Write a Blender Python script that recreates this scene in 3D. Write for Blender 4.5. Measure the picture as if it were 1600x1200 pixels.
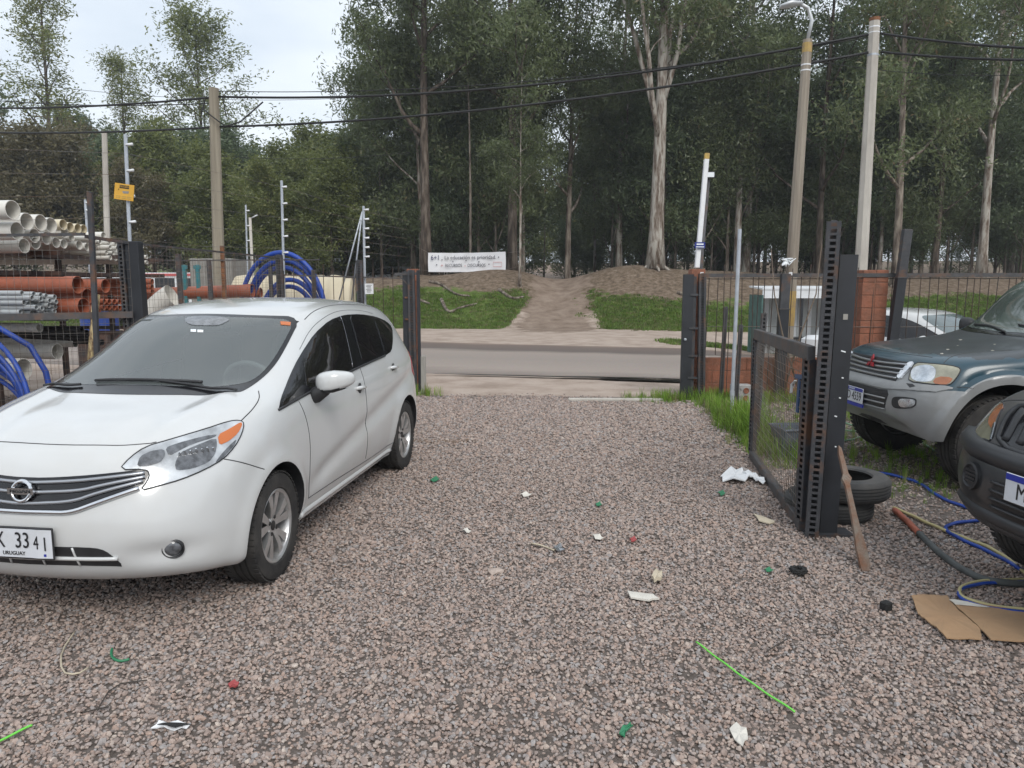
import bpy, bmesh, math, random
import numpy as np
from mathutils import Vector, Matrix, geometry
from mathutils.bvhtree import BVHTree
from mathutils import noise as mnoise

scene = bpy.context.scene
for o in list(bpy.data.objects):
    bpy.data.objects.remove(o)
COL = scene.collection
rad = math.radians

# ------------------------------------------------------------------ camera
CAM_H = 1.642
cam_d = bpy.data.cameras.new('camera')
cam_d.sensor_width = 36.0
cam_d.lens = 26.47
cam_d.clip_start = 0.05
cam_d.clip_end = 3000
cam = bpy.data.objects.new('camera', cam_d)
COL.objects.link(cam)
cam.location = (0, 0, CAM_H)
cam.rotation_euler = (rad(90 - 7.51), 0, 0)
scene.camera = cam

# ------------------------------------------------------------------ sky and sun
SUN_EL, SUN_AZ = rad(42), rad(160)          # azimuth clockwise from +Y
world = bpy.data.worlds.new('World')
scene.world = world
world.use_nodes = True
wt = world.node_tree
wt.nodes.clear()
w_out = wt.nodes.new('ShaderNodeOutputWorld')
w_bg = wt.nodes.new('ShaderNodeBackground')
w_sky = wt.nodes.new('ShaderNodeTexSky')
w_sky.sky_type = 'NISHITA'
w_sky.sun_disc = False
w_sky.sun_elevation = SUN_EL
w_sky.sun_rotation = SUN_AZ
w_sky.air_density = 1.0
w_sky.dust_density = 3.0
w_tc = wt.nodes.new('ShaderNodeTexCoord')
w_map = wt.nodes.new('ShaderNodeMapping')
w_map.inputs['Scale'].default_value = (1.0, 1.0, 2.6)
w_n1 = wt.nodes.new('ShaderNodeTexNoise')
w_n1.inputs['Scale'].default_value = 2.3
w_n1.inputs['Detail'].default_value = 5.0
w_n1.inputs['Roughness'].default_value = 0.5
w_ramp = wt.nodes.new('ShaderNodeValToRGB')
w_ramp.color_ramp.elements[0].position = 0.32
w_ramp.color_ramp.elements[0].color = (5.0, 5.7, 6.5, 1)     # thicker, greyer cloud
w_ramp.color_ramp.elements[1].position = 0.68
w_ramp.color_ramp.elements[1].color = (8.1, 8.5, 8.9, 1)     # thin bright cloud
w_mix = wt.nodes.new('ShaderNodeMixRGB')
w_mix.inputs['Fac'].default_value = 0.88                     # closed cloud cover over the clear sky
wt.links.new(w_tc.outputs['Generated'], w_map.inputs['Vector'])
wt.links.new(w_map.outputs['Vector'], w_n1.inputs['Vector'])
wt.links.new(w_n1.outputs['Fac'], w_ramp.inputs['Fac'])
wt.links.new(w_sky.outputs['Color'], w_mix.inputs['Color1'])
wt.links.new(w_ramp.outputs['Color'], w_mix.inputs['Color2'])
wt.links.new(w_mix.outputs['Color'], w_bg.inputs['Color'])
wt.links.new(w_bg.outputs['Background'], w_out.inputs['Surface'])
w_bg.inputs['Strength'].default_value = 0.115

sun_d = bpy.data.lights.new('sun', 'SUN')
sun_d.energy = 1.5
sun_d.angle = rad(30)
sun_d.color = (1.0, 0.97, 0.92)
sun = bpy.data.objects.new('sun', sun_d)
COL.objects.link(sun)
sdir = Vector((math.sin(SUN_AZ) * math.cos(SUN_EL), math.cos(SUN_AZ) * math.cos(SUN_EL), math.sin(SUN_EL)))
sun.rotation_euler = sdir.to_track_quat('Z', 'Y').to_euler()
sun.location = sdir * 60

vs = scene.view_settings
vs.view_transform = 'Standard'
vs.look = 'None'
vs.gamma = 1.0
vs.exposure = 0.38
vs.use_curve_mapping = False
scene.cycles.max_bounces = 9
scene.cycles.diffuse_bounces = 6
scene.cycles.transparent_max_bounces = 8
scene.cycles.caustics_reflective = False
scene.cycles.caustics_refractive = False

# ------------------------------------------------------------------ materials
MATS = {}


def mat(name, base=(0.5, 0.5, 0.5), rough=0.6, metal=0.0, spec=0.5, var=0.0, vscale=6.0, base2=None, bump=0.0, bscale=40.0,
        coat=0.0, stretch=None, detail=6.0, edge=(0.35, 0.65), rvar=0.0, dirt=None, dscale=2.0, damt=0.5, drange=(0.45, 0.75),
        sub=0.0, trans=0.0):
    """Principled material: base colour wanders towards base2 over object space noise, optional dirt and bump."""
    m = bpy.data.materials.new(name)
    MATS[name] = m
    m.use_nodes = True
    nt = m.node_tree
    b = nt.nodes['Principled BSDF']
    b.inputs['Base Color'].default_value = (*base, 1)
    b.inputs['Roughness'].default_value = rough
    b.inputs['Metallic'].default_value = metal
    b.inputs['Specular IOR Level'].default_value = spec
    if coat:
        b.inputs['Coat Weight'].default_value = coat
        b.inputs['Coat Roughness'].default_value = 0.04
    if trans:
        b.inputs['Transmission Weight'].default_value = trans
    tc = nt.nodes.new('ShaderNodeTexCoord')
    mp = nt.nodes.new('ShaderNodeMapping')
    if stretch:
        mp.inputs['Scale'].default_value = stretch
    nt.links.new(tc.outputs['Object'], mp.inputs['Vector'])
    col = None
    if var or base2:
        n = nt.nodes.new('ShaderNodeTexNoise')
        n.inputs['Scale'].default_value = vscale
        n.inputs['Detail'].default_value = detail
        n.inputs['Roughness'].default_value = 0.6
        nt.links.new(mp.outputs['Vector'], n.inputs['Vector'])
        r = nt.nodes.new('ShaderNodeValToRGB')
        c2 = base2 or tuple(max(0, c * (1 - var)) for c in base)
        c1 = base if base2 else tuple(min(1, c * (1 + var)) for c in base)
        r.color_ramp.elements[0].position = edge[0]
        r.color_ramp.elements[1].position = edge[1]
        r.color_ramp.elements[0].color = (*c2, 1)
        r.color_ramp.elements[1].color = (*c1, 1)
        nt.links.new(n.outputs['Fac'], r.inputs['Fac'])
        col = r.outputs['Color']
        if rvar:
            mr = nt.nodes.new('ShaderNodeMapRange')
            mr.inputs['To Min'].default_value = max(0, rough - rvar)
            mr.inputs['To Max'].default_value = min(1, rough + rvar)
            nt.links.new(n.outputs['Fac'], mr.inputs['Value'])
            nt.links.new(mr.outputs['Result'], b.inputs['Roughness'])
    if dirt:
        n2 = nt.nodes.new('ShaderNodeTexNoise')
        n2.inputs['Scale'].default_value = dscale
        n2.inputs['Detail'].default_value = 8
        n2.inputs['Roughness'].default_value = 0.65
        nt.links.new(mp.outputs['Vector'], n2.inputs['Vector'])
        mr = nt.nodes.new('ShaderNodeMapRange')
        mr.inputs['From Min'].default_value = drange[0]
        mr.inputs['From Max'].default_value = drange[1]
        mr.inputs['To Max'].default_value = damt
        nt.links.new(n2.outputs['Fac'], mr.inputs['Value'])
        mx = nt.nodes.new('ShaderNodeMixRGB')
        nt.links.new(mr.outputs['Result'], mx.inputs['Fac'])
        if col:
            nt.links.new(col, mx.inputs['Color1'])
        else:
            mx.inputs['Color1'].default_value = (*base, 1)
        mx.inputs['Color2'].default_value = (*dirt, 1)
        col = mx.outputs['Color']
    if col:
        nt.links.new(col, b.inputs['Base Color'])
    if bump:
        nb = nt.nodes.new('ShaderNodeTexNoise')
        nb.inputs['Scale'].default_value = bscale
        nb.inputs['Detail'].default_value = 6
        nt.links.new(mp.outputs['Vector'], nb.inputs['Vector'])
        bp = nt.nodes.new('ShaderNodeBump')
        bp.inputs['Strength'].default_value = min(1.0, bump)
        bp.inputs['Distance'].default_value = 0.02
        nt.links.new(nb.outputs['Fac'], bp.inputs['Height'])
        nt.links.new(bp.outputs['Normal'], b.inputs['Normal'])
    return m


# ------------------------------------------------------------------ mesh helpers
def link(o, parent=None):
    COL.objects.link(o)
    if parent is not None:
        o.parent = parent
    return o


def tag(o, label=None, cat=None, group=None, kind=None):
    if label:
        o['label'] = label
    if cat:
        o['category'] = cat
    if group:
        o['group'] = group
    if kind:
        o['kind'] = kind
    return o


def empty(name, loc=(0, 0, 0), rz=0.0, parent=None):
    o = bpy.data.objects.new(name, None)
    o.location = loc
    o.rotation_euler = (0, 0, rz)
    o.empty_display_size = 0.1
    return link(o, parent)


class MB:
    """collects simple shapes, then becomes one mesh object"""

    def __init__(self):
        self.v, self.f, self.mi = [], [], []

    def add(self, vs_, fs_, mi=0):
        o = len(self.v)
        self.v += [tuple(p) for p in vs_]
        self.f += [tuple(i + o for i in f) for f in fs_]
        self.mi += [mi] * len(fs_)
        return self

    def box(self, c, s, rot=None, mi=0, taper=1.0):
        sx, sy, sz = s[0] / 2, s[1] / 2, s[2] / 2
        pts = [Vector((x * sx * (taper if z > 0 else 1), y * sy * (taper if z > 0 else 1), z * sz)) for z in (-1, 1) for y in (-1, 1) for x in (-1, 1)]
        if rot is not None:
            pts = [rot @ p for p in pts]
        c = Vector(c)
        return self.add([p + c for p in pts], [(0, 2, 3, 1), (4, 5, 7, 6), (0, 1, 5, 4), (2, 6, 7, 3), (0, 4, 6, 2), (1, 3, 7, 5)], mi)

    def bar(self, a, b, w, h, up=(0, 0, 1), mi=0):
        """square bar from a to b"""
        a, b = Vector(a), Vector(b)
        d = (b - a)
        L = d.length
        d.normalize()
        u = Vector(up)
        if abs(d.dot(u)) > 0.98:
            u = Vector((0, 1, 0))
        s = d.cross(u).normalized()
        u = s.cross(d)
        pts = [a + (s * (i * w / 2) + u * (j * h / 2)) for i, j in ((-1, -1), (1, -1), (1, 1), (-1, 1))]
        pts += [p + d * L for p in pts]
        return self.add(pts, [(3, 2, 1, 0), (4, 5, 6, 7), (0, 1, 5, 4), (1, 2, 6, 5), (2, 3, 7, 6), (3, 0, 4, 7)], mi)

    def tube(self, pts, r, n=8, cap=True, mi=0, closed=False, flat=1.0):
        """tube along a polyline; r a number or one per point"""
        P = [Vector(p) for p in pts]
        N = len(P)
        R = [r] * N if not hasattr(r, '__len__') else list(r)
        ref = Vector((0.13, 0.21, 0.97))
        vs_, fs_ = [], []
        s = None
        for i, p in enumerate(P):
            if closed:
                d = P[(i + 1) % N] - P[i - 1]
            else:
                d = (P[min(i + 1, N - 1)] - P[max(i - 1, 0)])
            if d.length < 1e-9:
                d = Vector((0, 0, 1))
            d.normalize()
            if s is None:
                s = d.cross(ref)
                if s.length < 0.1:
                    s = d.cross(Vector((1, 0, 0)))
            s = (s - d * s.dot(d))
            if s.length < 1e-6:
                s = d.cross(Vector((1, 0.3, 0)))
            s.normalize()
            t = d.cross(s)
            for k in range(n):
                a = 2 * math.pi * k / n
                vs_.append(p + s * (math.cos(a) * R[i]) + t * (math.sin(a) * R[i] * flat))
        for i in range(N if closed else N - 1):
            j = (i + 1) % N
            for k in range(n):
                fs_.append((i * n + k, i * n + (k + 1) % n, j * n + (k + 1) % n, j * n + k))
        if cap and not closed:
            fs_.append(tuple(range(n - 1, -1, -1)))
            fs_.append(tuple((N - 1) * n + k for k in range(n)))
        return self.add(vs_, fs_, mi)

    def lathe(self, prof, axis_o, axis_d, n=24, mi=0, closed=False):
        """revolve (radius, along) pairs round an axis"""
        d = Vector(axis_d).normalized()
        ref = Vector((0, 0, 1)) if abs(d.z) < 0.9 else Vector((1, 0, 0))
        s = d.cross(ref).normalized()
        t = d.cross(s)
        o = Vector(axis_o)
        vs_, fs_ = [], []
        M = len(prof)
        for k in range(n):
            a = 2 * math.pi * k / n
            e = s * math.cos(a) + t * math.sin(a)
            for r, h in prof:
                vs_.append(o + e * r + d * h)
        for k in range(n):
            k2 = (k + 1) % n
            for i in range(M if closed else M - 1):
                j = (i + 1) % M
                fs_.append((k * M + i, k * M + j, k2 * M + j, k2 * M + i))
        return self.add(vs_, fs_, mi)

    def prism(self, poly, z0, z1, mi=0):
        n = len(poly)
        vs_ = [(x, y, z0) for x, y in poly] + [(x, y, z1) for x, y in poly]
        fs_ = [tuple(range(n - 1, -1, -1)), tuple(range(n, 2 * n))] + [(i, (i + 1) % n, n + (i + 1) % n, n + i) for i in range(n)]
        return self.add(vs_, fs_, mi)

    def build(self, name, mats, parent=None, smooth=False, angle=None, bevel=0.0, loc=None):
        me = bpy.data.meshes.new(name)
        me.from_pydata([tuple(p) for p in self.v], [], self.f)
        if not isinstance(mats, (list, tuple)):
            mats = [mats]
        for m in mats:
            me.materials.append(MATS[m] if isinstance(m, str) else m)
        if len(mats) > 1:
            me.polygons.foreach_set('material_index', self.mi)
        bm = bmesh.new()
        bm.from_mesh(me)
        bmesh.ops.recalc_face_normals(bm, faces=bm.faces)
        if bevel:
            ed = [e for e in bm.edges if len(e.link_faces) == 2 and e.calc_face_angle(0) > 0.6]
            bmesh.ops.bevel(bm, geom=ed, offset=bevel, segments=1, affect='EDGES', clamp_overlap=True)
        bm.to_mesh(me)
        bm.free()
        if smooth:
            me.polygons.foreach_set('use_smooth', [True] * len(me.polygons))
            if angle:
                me.set_sharp_from_angle(angle=rad(angle))
        me.update()
        o = bpy.data.objects.new(name, me)
        if loc is not None:
            o.location = loc
        return link(o, parent)


def np_mesh(name, V, F, mats, parent=None, smooth=False, fmat=None):
    """fast mesh from numpy arrays (F all quads or all tris)"""
    V = np.asarray(V, np.float32)
    F = np.asarray(F, np.int32)
    me = bpy.data.meshes.new(name)
    me.vertices.add(len(V))
    me.vertices.foreach_set('co', V.ravel())
    k = F.shape[1]
    me.loops.add(F.size)
    me.loops.foreach_set('vertex_index', F.ravel())
    me.polygons.add(len(F))
    me.polygons.foreach_set('loop_start', np.arange(0, F.size, k, dtype=np.int32))
    me.polygons.foreach_set('loop_total', np.full(len(F), k, np.int32))
    if not isinstance(mats, (list, tuple)):
        mats = [mats]
    for m in mats:
        me.materials.append(MATS[m] if isinstance(m, str) else m)
    if fmat is not None:
        me.polygons.foreach_set('material_index', np.asarray(fmat, np.int32))
    me.update(calc_edges=True)
    me.validate()
    if smooth:
        me.polygons.foreach_set('use_smooth', np.ones(len(me.polygons), bool))
    o = bpy.data.objects.new(name, me)
    return link(o, parent)


def copy_tree(o, parent=None):
    c = o.copy()
    COL.objects.link(c)
    if parent is not None:
        c.parent = parent
    for ch in list(o.children):
        copy_tree(ch, c)
    return c


FONT = None


def text_obj(name, body, size, material, parent, M, extrude=0.0008, align='CENTER', sx=1.0, width=None):
    """flat lettering as a mesh; M places its XY plane"""
    cu = bpy.data.curves.new(name, 'FONT')
    cu.body = body
    cu.size = size
    cu.align_x = align
    cu.align_y = 'CENTER'
    cu.extrude = extrude
    cu.resolution_u = 3
    tmp = bpy.data.objects.new(name, cu)
    COL.objects.link(tmp)
    dg = bpy.context.evaluated_depsgraph_get()
    me = bpy.data.meshes.new_from_object(tmp.evaluated_get(dg))
    bpy.data.objects.remove(tmp)
    me.name = name
    if width:
        xs = [v.co.x for v in me.vertices]
        sx = width / (max(xs) - min(xs))
    me.transform(Matrix.Diagonal((sx, 1, 1, 1)))
    me.transform(M)
    me.materials.clear()
    me.materials.append(MATS[material])
    o = bpy.data.objects.new(name, me)
    return link(o, parent)


def frame_m(o, xd, yd):
    xd = Vector(xd).normalized()
    yd = Vector(yd)
    zd = xd.cross(yd).normalized()
    yd = zd.cross(xd)
    M = Matrix((xd, yd, zd)).transposed().to_4x4()
    M.translation = Vector(o)
    return M


C_P, S_P = math.cos(rad(7.51)), math.sin(rad(7.51))


def at(u, v, Y):
    """survey helper: the point at distance Y ahead that was measured at u, v on the 1600 x 1200 photograph"""
    x, d = (u - 800) / 1176.5, (v - 600) / 1176.5
    dx, dy, dz = x, C_P - d * S_P, -S_P - d * C_P
    k = Y / dy
    return Vector((dx * k, Y, CAM_H + dz * k))


def gd(u, v, z=0.0):
    """survey helper: the ground point (height z) measured at u, v"""
    x, d = (u - 800) / 1176.5, (v - 600) / 1176.5
    dx, dy, dz = x, C_P - d * S_P, -S_P - d * C_P
    k = (z - CAM_H) / dz
    return Vector((dx * k, dy * k, z))


mat('white_paint', (0.58, 0.59, 0.59), 0.22, spec=0.5, coat=0.7, dirt=(0.42, 0.38, 0.32), dscale=2.2, damt=0.22, drange=(.42, .72))
mat('black_gloss', (0.010, 0.010, 0.012), 0.12, spec=0.5)
mat('black_plastic', (0.022, 0.022, 0.024), 0.48, var=0.25, vscale=12)
mat('side_glass', (0.010, 0.009, 0.010), 0.03, spec=0.55)
mat('wind_glass', (0.125, 0.155, 0.160), 0.06, spec=0.9, var=0.12, vscale=2.5)
mat('chrome', (0.72, 0.73, 0.75), 0.13, metal=1.0)
mat('satin_metal', (0.42, 0.43, 0.45), 0.28, metal=0.85)
mat('rim_silver', (0.60, 0.60, 0.60), 0.34, metal=0.75, dirt=(0.20, 0.17, 0.14), dscale=9, damt=0.5)
mat('dark_metal', (0.035, 0.034, 0.034), 0.5, metal=0.4)
mat('tyre', (0.028, 0.027, 0.027), 0.82, base2=(0.060, 0.056, 0.052), vscale=7, spec=0.25, bump=0.2, bscale=90)
mat('lamp_chrome', (0.62, 0.64, 0.66), 0.16, metal=0.9, var=0.2, vscale=14)
mat('lamp_clear', (0.46, 0.48, 0.50), 0.22, spec=0.5, metal=0.25, var=0.35, vscale=7, coat=0.5)
mat('lamp_dark', (0.10, 0.105, 0.115), 0.12, var=0.5, vscale=26, coat=0.8)
mat('amber', (0.52, 0.135, 0.025), 0.25, spec=0.5, coat=0.4)
mat('red_lens', (0.42, 0.012, 0.018), 0.15, spec=0.6)
mat('plate_white', (0.62, 0.64, 0.68), 0.35, spec=0.4, dirt=(0.4, 0.38, 0.34), dscale=12, damt=0.25)
mat('plate_blue', (0.015, 0.03, 0.30), 0.35)
mat('letter_black', (0.012, 0.012, 0.014), 0.45)
mat('shut_line', (0.045, 0.045, 0.047), 0.7)
mat('white_sticker', (0.75, 0.78, 0.8), 0.5)
mat('bumper_silver', (0.27, 0.275, 0.275), 0.38, var=0.1, vscale=6, coat=0.3)
mat('emblem_red', (0.30, 0.02, 0.03), 0.3)
mat('lamp_yellowed', (0.30, 0.29, 0.22), 0.22, var=0.3, vscale=7, coat=0.6)
mat('lamp_olive', (0.17, 0.16, 0.105), 0.25, base2=(0.26, 0.25, 0.18), vscale=8, coat=0.6)
mat('amber_pale', (0.38, 0.14, 0.06), 0.22, var=0.25, vscale=10, coat=0.6)
mat('wind_glass_b', (0.075, 0.095, 0.085), 0.04, spec=0.9, var=0.2, vscale=2)
mat('flake', (0.40, 0.38, 0.33), 0.8)
mat('black_satin', (0.030, 0.031, 0.034), 0.38)
mat('blue_tape', (.02, .055, .13), .5)

mat('cabin', (.055, .055, .058), .7)
mat('cabin_grey', (.20, .20, .205), .75)


def glass_mat(name, tint, dust):
    """thin pane: see-through with a tint, Fresnel reflection and a film of dust"""
    m = bpy.data.materials.new(name)
    MATS[name] = m
    m.use_nodes = True
    nt = m.node_tree
    nt.nodes.remove(nt.nodes['Principled BSDF'])
    tr = nt.nodes.new('ShaderNodeBsdfTransparent')
    tr.inputs['Color'].default_value = (*tint, 1)
    gl = nt.nodes.new('ShaderNodeBsdfGlossy')
    gl.inputs['Roughness'].default_value = .03
    df = nt.nodes.new('ShaderNodeBsdfDiffuse')
    df.inputs['Color'].default_value = (.42, .47, .47, 1)
    fr = nt.nodes.new('ShaderNodeFresnel')
    fr.inputs['IOR'].default_value = 1.9
    m1, m2 = nt.nodes.new('ShaderNodeMixShader'), nt.nodes.new('ShaderNodeMixShader')
    m1.inputs['Fac'].default_value = dust
    nt.links.new(tr.outputs[0], m1.inputs[1])
    nt.links.new(df.outputs[0], m1.inputs[2])
    nt.links.new(fr.outputs[0], m2.inputs['Fac'])
    nt.links.new(m1.outputs[0], m2.inputs[1])
    nt.links.new(gl.outputs[0], m2.inputs[2])
    nt.links.new(m2.outputs[0], nt.nodes['Material Output'].inputs['Surface'])


glass_mat('clear_glass', (.72, .82, .80), .20)


# ================================================================== ground, road, bank
def sstep(a, b, x):
    t = np.clip((x - a) / (b - a), 0, 1)
    return t * t * (3 - 2 * t)


_rg = np.random.default_rng(11)
_W = [(_rg.uniform(-1, 1, 2) * f, _rg.uniform(0, 6.28)) for f in (.25, .4, .7, 1.1, 1.9, 3.0) for _ in range(3)]


def wob(x, y):
    """cheap smooth unevenness, about -1 .. 1"""
    s = 0
    for i, (k, p) in enumerate(_W):
        s = s + np.sin(k[0] * x + k[1] * y + p) / (1.2 + i * .45)
    return s / 3.0


def road_near(x):
    return 13.35 - .20 * x


def road_far(x):
    return 21.3 - .36 * np.clip(x, -60, 40)


def path_x(y):
    return 1.6 + (y - 28) * .085


def bank_foot(x):
    return 28.0 - .05 * x + .5 * wob(x * 1.7, 0)


def path_mask(x, y):
    w = 1.15 + .10 * np.abs(y - 34)
    return np.exp(-((x - path_x(y)) / w) ** 2) * sstep(24, 29, y)


def height(x, y):
    x = np.asarray(x, float)
    y = np.asarray(y, float)
    t = sstep(0, 9.5, y - bank_foot(x))
    h = 2.0 * t - .75 * sstep(38.0, 47, y)
    h = h - .42 * path_mask(x, y) * t
    h = h + .16 * wob(x * 1.3, y * 1.3) * sstep(29, 34, y)
    for sx_, sy_, amp, sg in ((-2.7, 36.6, .42, 1.5), (3.0, 36.2, .50, 1.6), (-6.5, 36.0, .25, 2.2), (7.5, 36.5, .25, 2.2), (.2, 38.4, .30, 1.3)):
        h = h + amp * np.exp(-((x - path_x(36.5) - sx_) ** 2 + (y - sy_) ** 2) / (2 * sg * sg))     # worn mounds
    h = h - .30 * sstep(4.0, 9.0, x) * sstep(11.3, 13, y) * (1 - sstep(24, 30, y))
    h = h + .012 * wob(x * 2.2, y * 2.2) * sstep(11, 12, y) * (1 - sstep(28, 30, y))
    h = h + 4.5 * sstep(72, 130, y)                    # wooded rise behind
    return h


def hz(x, y):
    return float(height(x, y))


def grass_mask(x, y):
    b = bank_foot(x)
    left = sstep(-.2, .5, y - b) * (1 - sstep(3.6, 6.6, y - b + 1.5 * wob(x * 1.4, y * 1.4)))
    g = left * (1 - sstep(.22, .50, path_mask(x, y) * 1.25))
    # strip by the road on the right, tufts along the gate line and the fence foot
    strip = sstep(3.9, 4.8, x) * sstep(0, .5, y - (21.8 - .30 * x)) * (1 - sstep(0, .7, y - (23.6 - .34 * x)))
    gate = sstep(1.0, 2.2, x) * np.exp(-((y - 10.75) / .42) ** 2) * .9
    side = np.exp(-((x - 2.72 - .06 * (y - 9)) / .30) ** 2) * sstep(6.2, 7.2, y) * (1 - sstep(11, 11.6, y))
    lg = np.exp(-((x + 1.35) / .35) ** 2) * np.exp(-((y - 11.15) / .16) ** 2)
    right = sstep(2.4, 3.2, x) * (1 - sstep(11, 11.5, y)) * sstep(5, 6, y) * np.clip(-.12 + .8 * wob(x * 1.6 + 3, y * 1.6), 0, .34)
    wood = sstep(38, 42, y) * np.clip(.22 + .5 * wob(x * .5, y * .5), 0, 1)
    return np.clip(np.maximum.reduce([g, strip, gate, side, lg, right, wood]), 0, 1)


def axis(dense0, dense1, step, far0, far1):
    a = list(np.arange(dense0, dense1 + 1e-6, step))
    s = step
    lo = dense0
    left = []
    while lo > far0:
        s *= 1.28
        lo -= s
        left.append(lo)
    s = step
    hi = dense1
    right = []
    while hi < far1:
        s *= 1.28
        hi += s
        right.append(hi)
    return np.array(left[::-1] + a + right)


gx = axis(-26, 26, .30, -900, 900)
gy = axis(-4, 48, .30, -60, 1500)
GX, GY = np.meshgrid(gx, gy)
GZ = height(GX, GY)
nx_, ny_ = len(gx), len(gy)
gv = np.stack([GX.ravel(), GY.ravel(), GZ.ravel()], 1)
ii = np.arange(nx_ * ny_).reshape(ny_, nx_)
gf = np.stack([ii[:-1, :-1].ravel(), ii[:-1, 1:].ravel(), ii[1:, 1:].ravel(), ii[1:, :-1].ravel()], 1)


def ground_mat():
    m = bpy.data.materials.new('ground')
    MATS['ground'] = m
    m.use_nodes = True
    nt = m.node_tree
    N, L = nt.nodes, nt.links
    b = N['Principled BSDF']
    b.inputs['Roughness'].default_value = .95
    b.inputs['Specular IOR Level'].default_value = .15
    tc = N.new('ShaderNodeTexCoord')

    def noise(sc, det=8, rough=.6):
        n = N.new('ShaderNodeTexNoise')
        n.inputs['Scale'].default_value = sc
        n.inputs['Detail'].default_value = det
        n.inputs['Roughness'].default_value = rough
        L.new(tc.outputs['Object'], n.inputs['Vector'])
        return n.outputs['Fac']

    def ramp(f, cols):
        r = N.new('ShaderNodeValToRGB')
        while len(r.color_ramp.elements) < len(cols):
            r.color_ramp.elements.new(.5)
        for e, (p, c) in zip(r.color_ramp.elements, cols):
            e.position = p
            e.color = (*c, 1)
        L.new(f, r.inputs['Fac'])
        return r.outputs['Color']

    def attr(nm):
        a = N.new('ShaderNodeAttribute')
        a.attribute_name = nm
        return a.outputs['Fac']

    def mth(op, a, b_):
        n = N.new('ShaderNodeMath')
        n.operation = op
        for i, v in enumerate((a, b_)):
            if isinstance(v, (int, float)):
                n.inputs[i].default_value = v
            else:
                L.new(v, n.inputs[i])
        return n.outputs[0]

    def mix(f, a, c):
        x = N.new('ShaderNodeMixRGB')
        L.new(f, x.inputs['Fac'])
        L.new(a, x.inputs['Color1'])
        L.new(c, x.inputs['Color2'])
        return x.outputs['Color']

    def rag(f, sc, amt=.7):
        v = mth('ADD', f, mth('MULTIPLY', mth('SUBTRACT', noise(sc), .5), amt * 2))
        r = N.new('ShaderNodeMapRange')
        r.inputs['From Min'].default_value = .40
        r.inputs['From Max'].default_value = .60
        L.new(v, r.inputs['Value'])
        return r.outputs['Result']
    dirt = ramp(noise(1.6, 10), [(.30, (.30, .235, .19)), (.52, (.42, .34, .285)), (.75, (.50, .42, .36))])
    yard = ramp(noise(14, 6), [(.30, (.105, .088, .077)), (.70, (.21, .176, .156))])
    track = ramp(noise(2.2, 10), [(.30, (.17, .125, .095)), (.55, (.26, .20, .158)), (.8, (.34, .275, .225))])
    litter = ramp(noise(5, 10, .7), [(.28, (.055, .040, .028)), (.48, (.15, .112, .080)), (.64, (.25, .195, .15)), (.8, (.36, .30, .24))])
    green = ramp(noise(3.5, 9), [(.30, (.060, .078, .024)), (.5, (.100, .150, .034)), (.72, (.150, .180, .060))])
    col = mix(rag(attr('yard'), 3, .3), dirt, yard)
    col = mix(rag(attr('litter'), 1.1, .95), col, litter)
    col = mix(rag(attr('path'), 1.3, .8), col, track)
    col = mix(rag(attr('grass'), 1.6, .85), col, green)
    L.new(col, b.inputs['Base Color'])
    bp = N.new('ShaderNodeBump')
    bp.inputs['Strength'].default_value = .8
    bp.inputs['Distance'].default_value = .05
    L.new(noise(9, 10, .7), bp.inputs['Height'])
    L.new(bp.outputs['Normal'], b.inputs['Normal'])


ground_mat()
ground = np_mesh('ground', gv, gf, 'ground', smooth=True)
tag(ground, kind='structure')


def vattr(o, nm, a):
    at_ = o.data.attributes.new(nm, 'FLOAT', 'POINT')
    at_.data.foreach_set('value', np.asarray(a, np.float32).ravel())


vattr(ground, 'grass', grass_mask(GX, GY))
vattr(ground, 'yard', 1 - sstep(10.7, 11.3, GY + .2 * wob(GX * 2, GY)))
vattr(ground, 'litter', sstep(2.6, 4.4, GY - bank_foot(GX)))
vattr(ground, 'path', np.clip(path_mask(GX, GY) * 1.2, 0, 1))

# road: a worn sheet of asphalt, dusty in the wheel tracks
rx = axis(-30, 30, .4, -400, 400)
rv, ra = [], []
M_ = 22
for x in rx:
    n0, n1 = road_near(x) + .22 * wob(x * 3, 0) + .10 * wob(x * 9, 3), road_far(x) + .18 * wob(x * 2, 5)
    for j in range(M_):
        t = j / (M_ - 1)
        y = n0 + (n1 - n0) * t
        z = hz(x, y) + .010 + .045 * math.sin(math.pi * t)
        rv.append((x, y, z if 0 < j < M_ - 1 else hz(x, y) - .03))
        ra.append(t)
ri = np.arange(len(rx) * M_).reshape(len(rx), M_)
rf = np.stack([ri[:-1, :-1].ravel(), ri[1:, :-1].ravel(), ri[1:, 1:].ravel(), ri[:-1, 1:].ravel()], 1)


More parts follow.
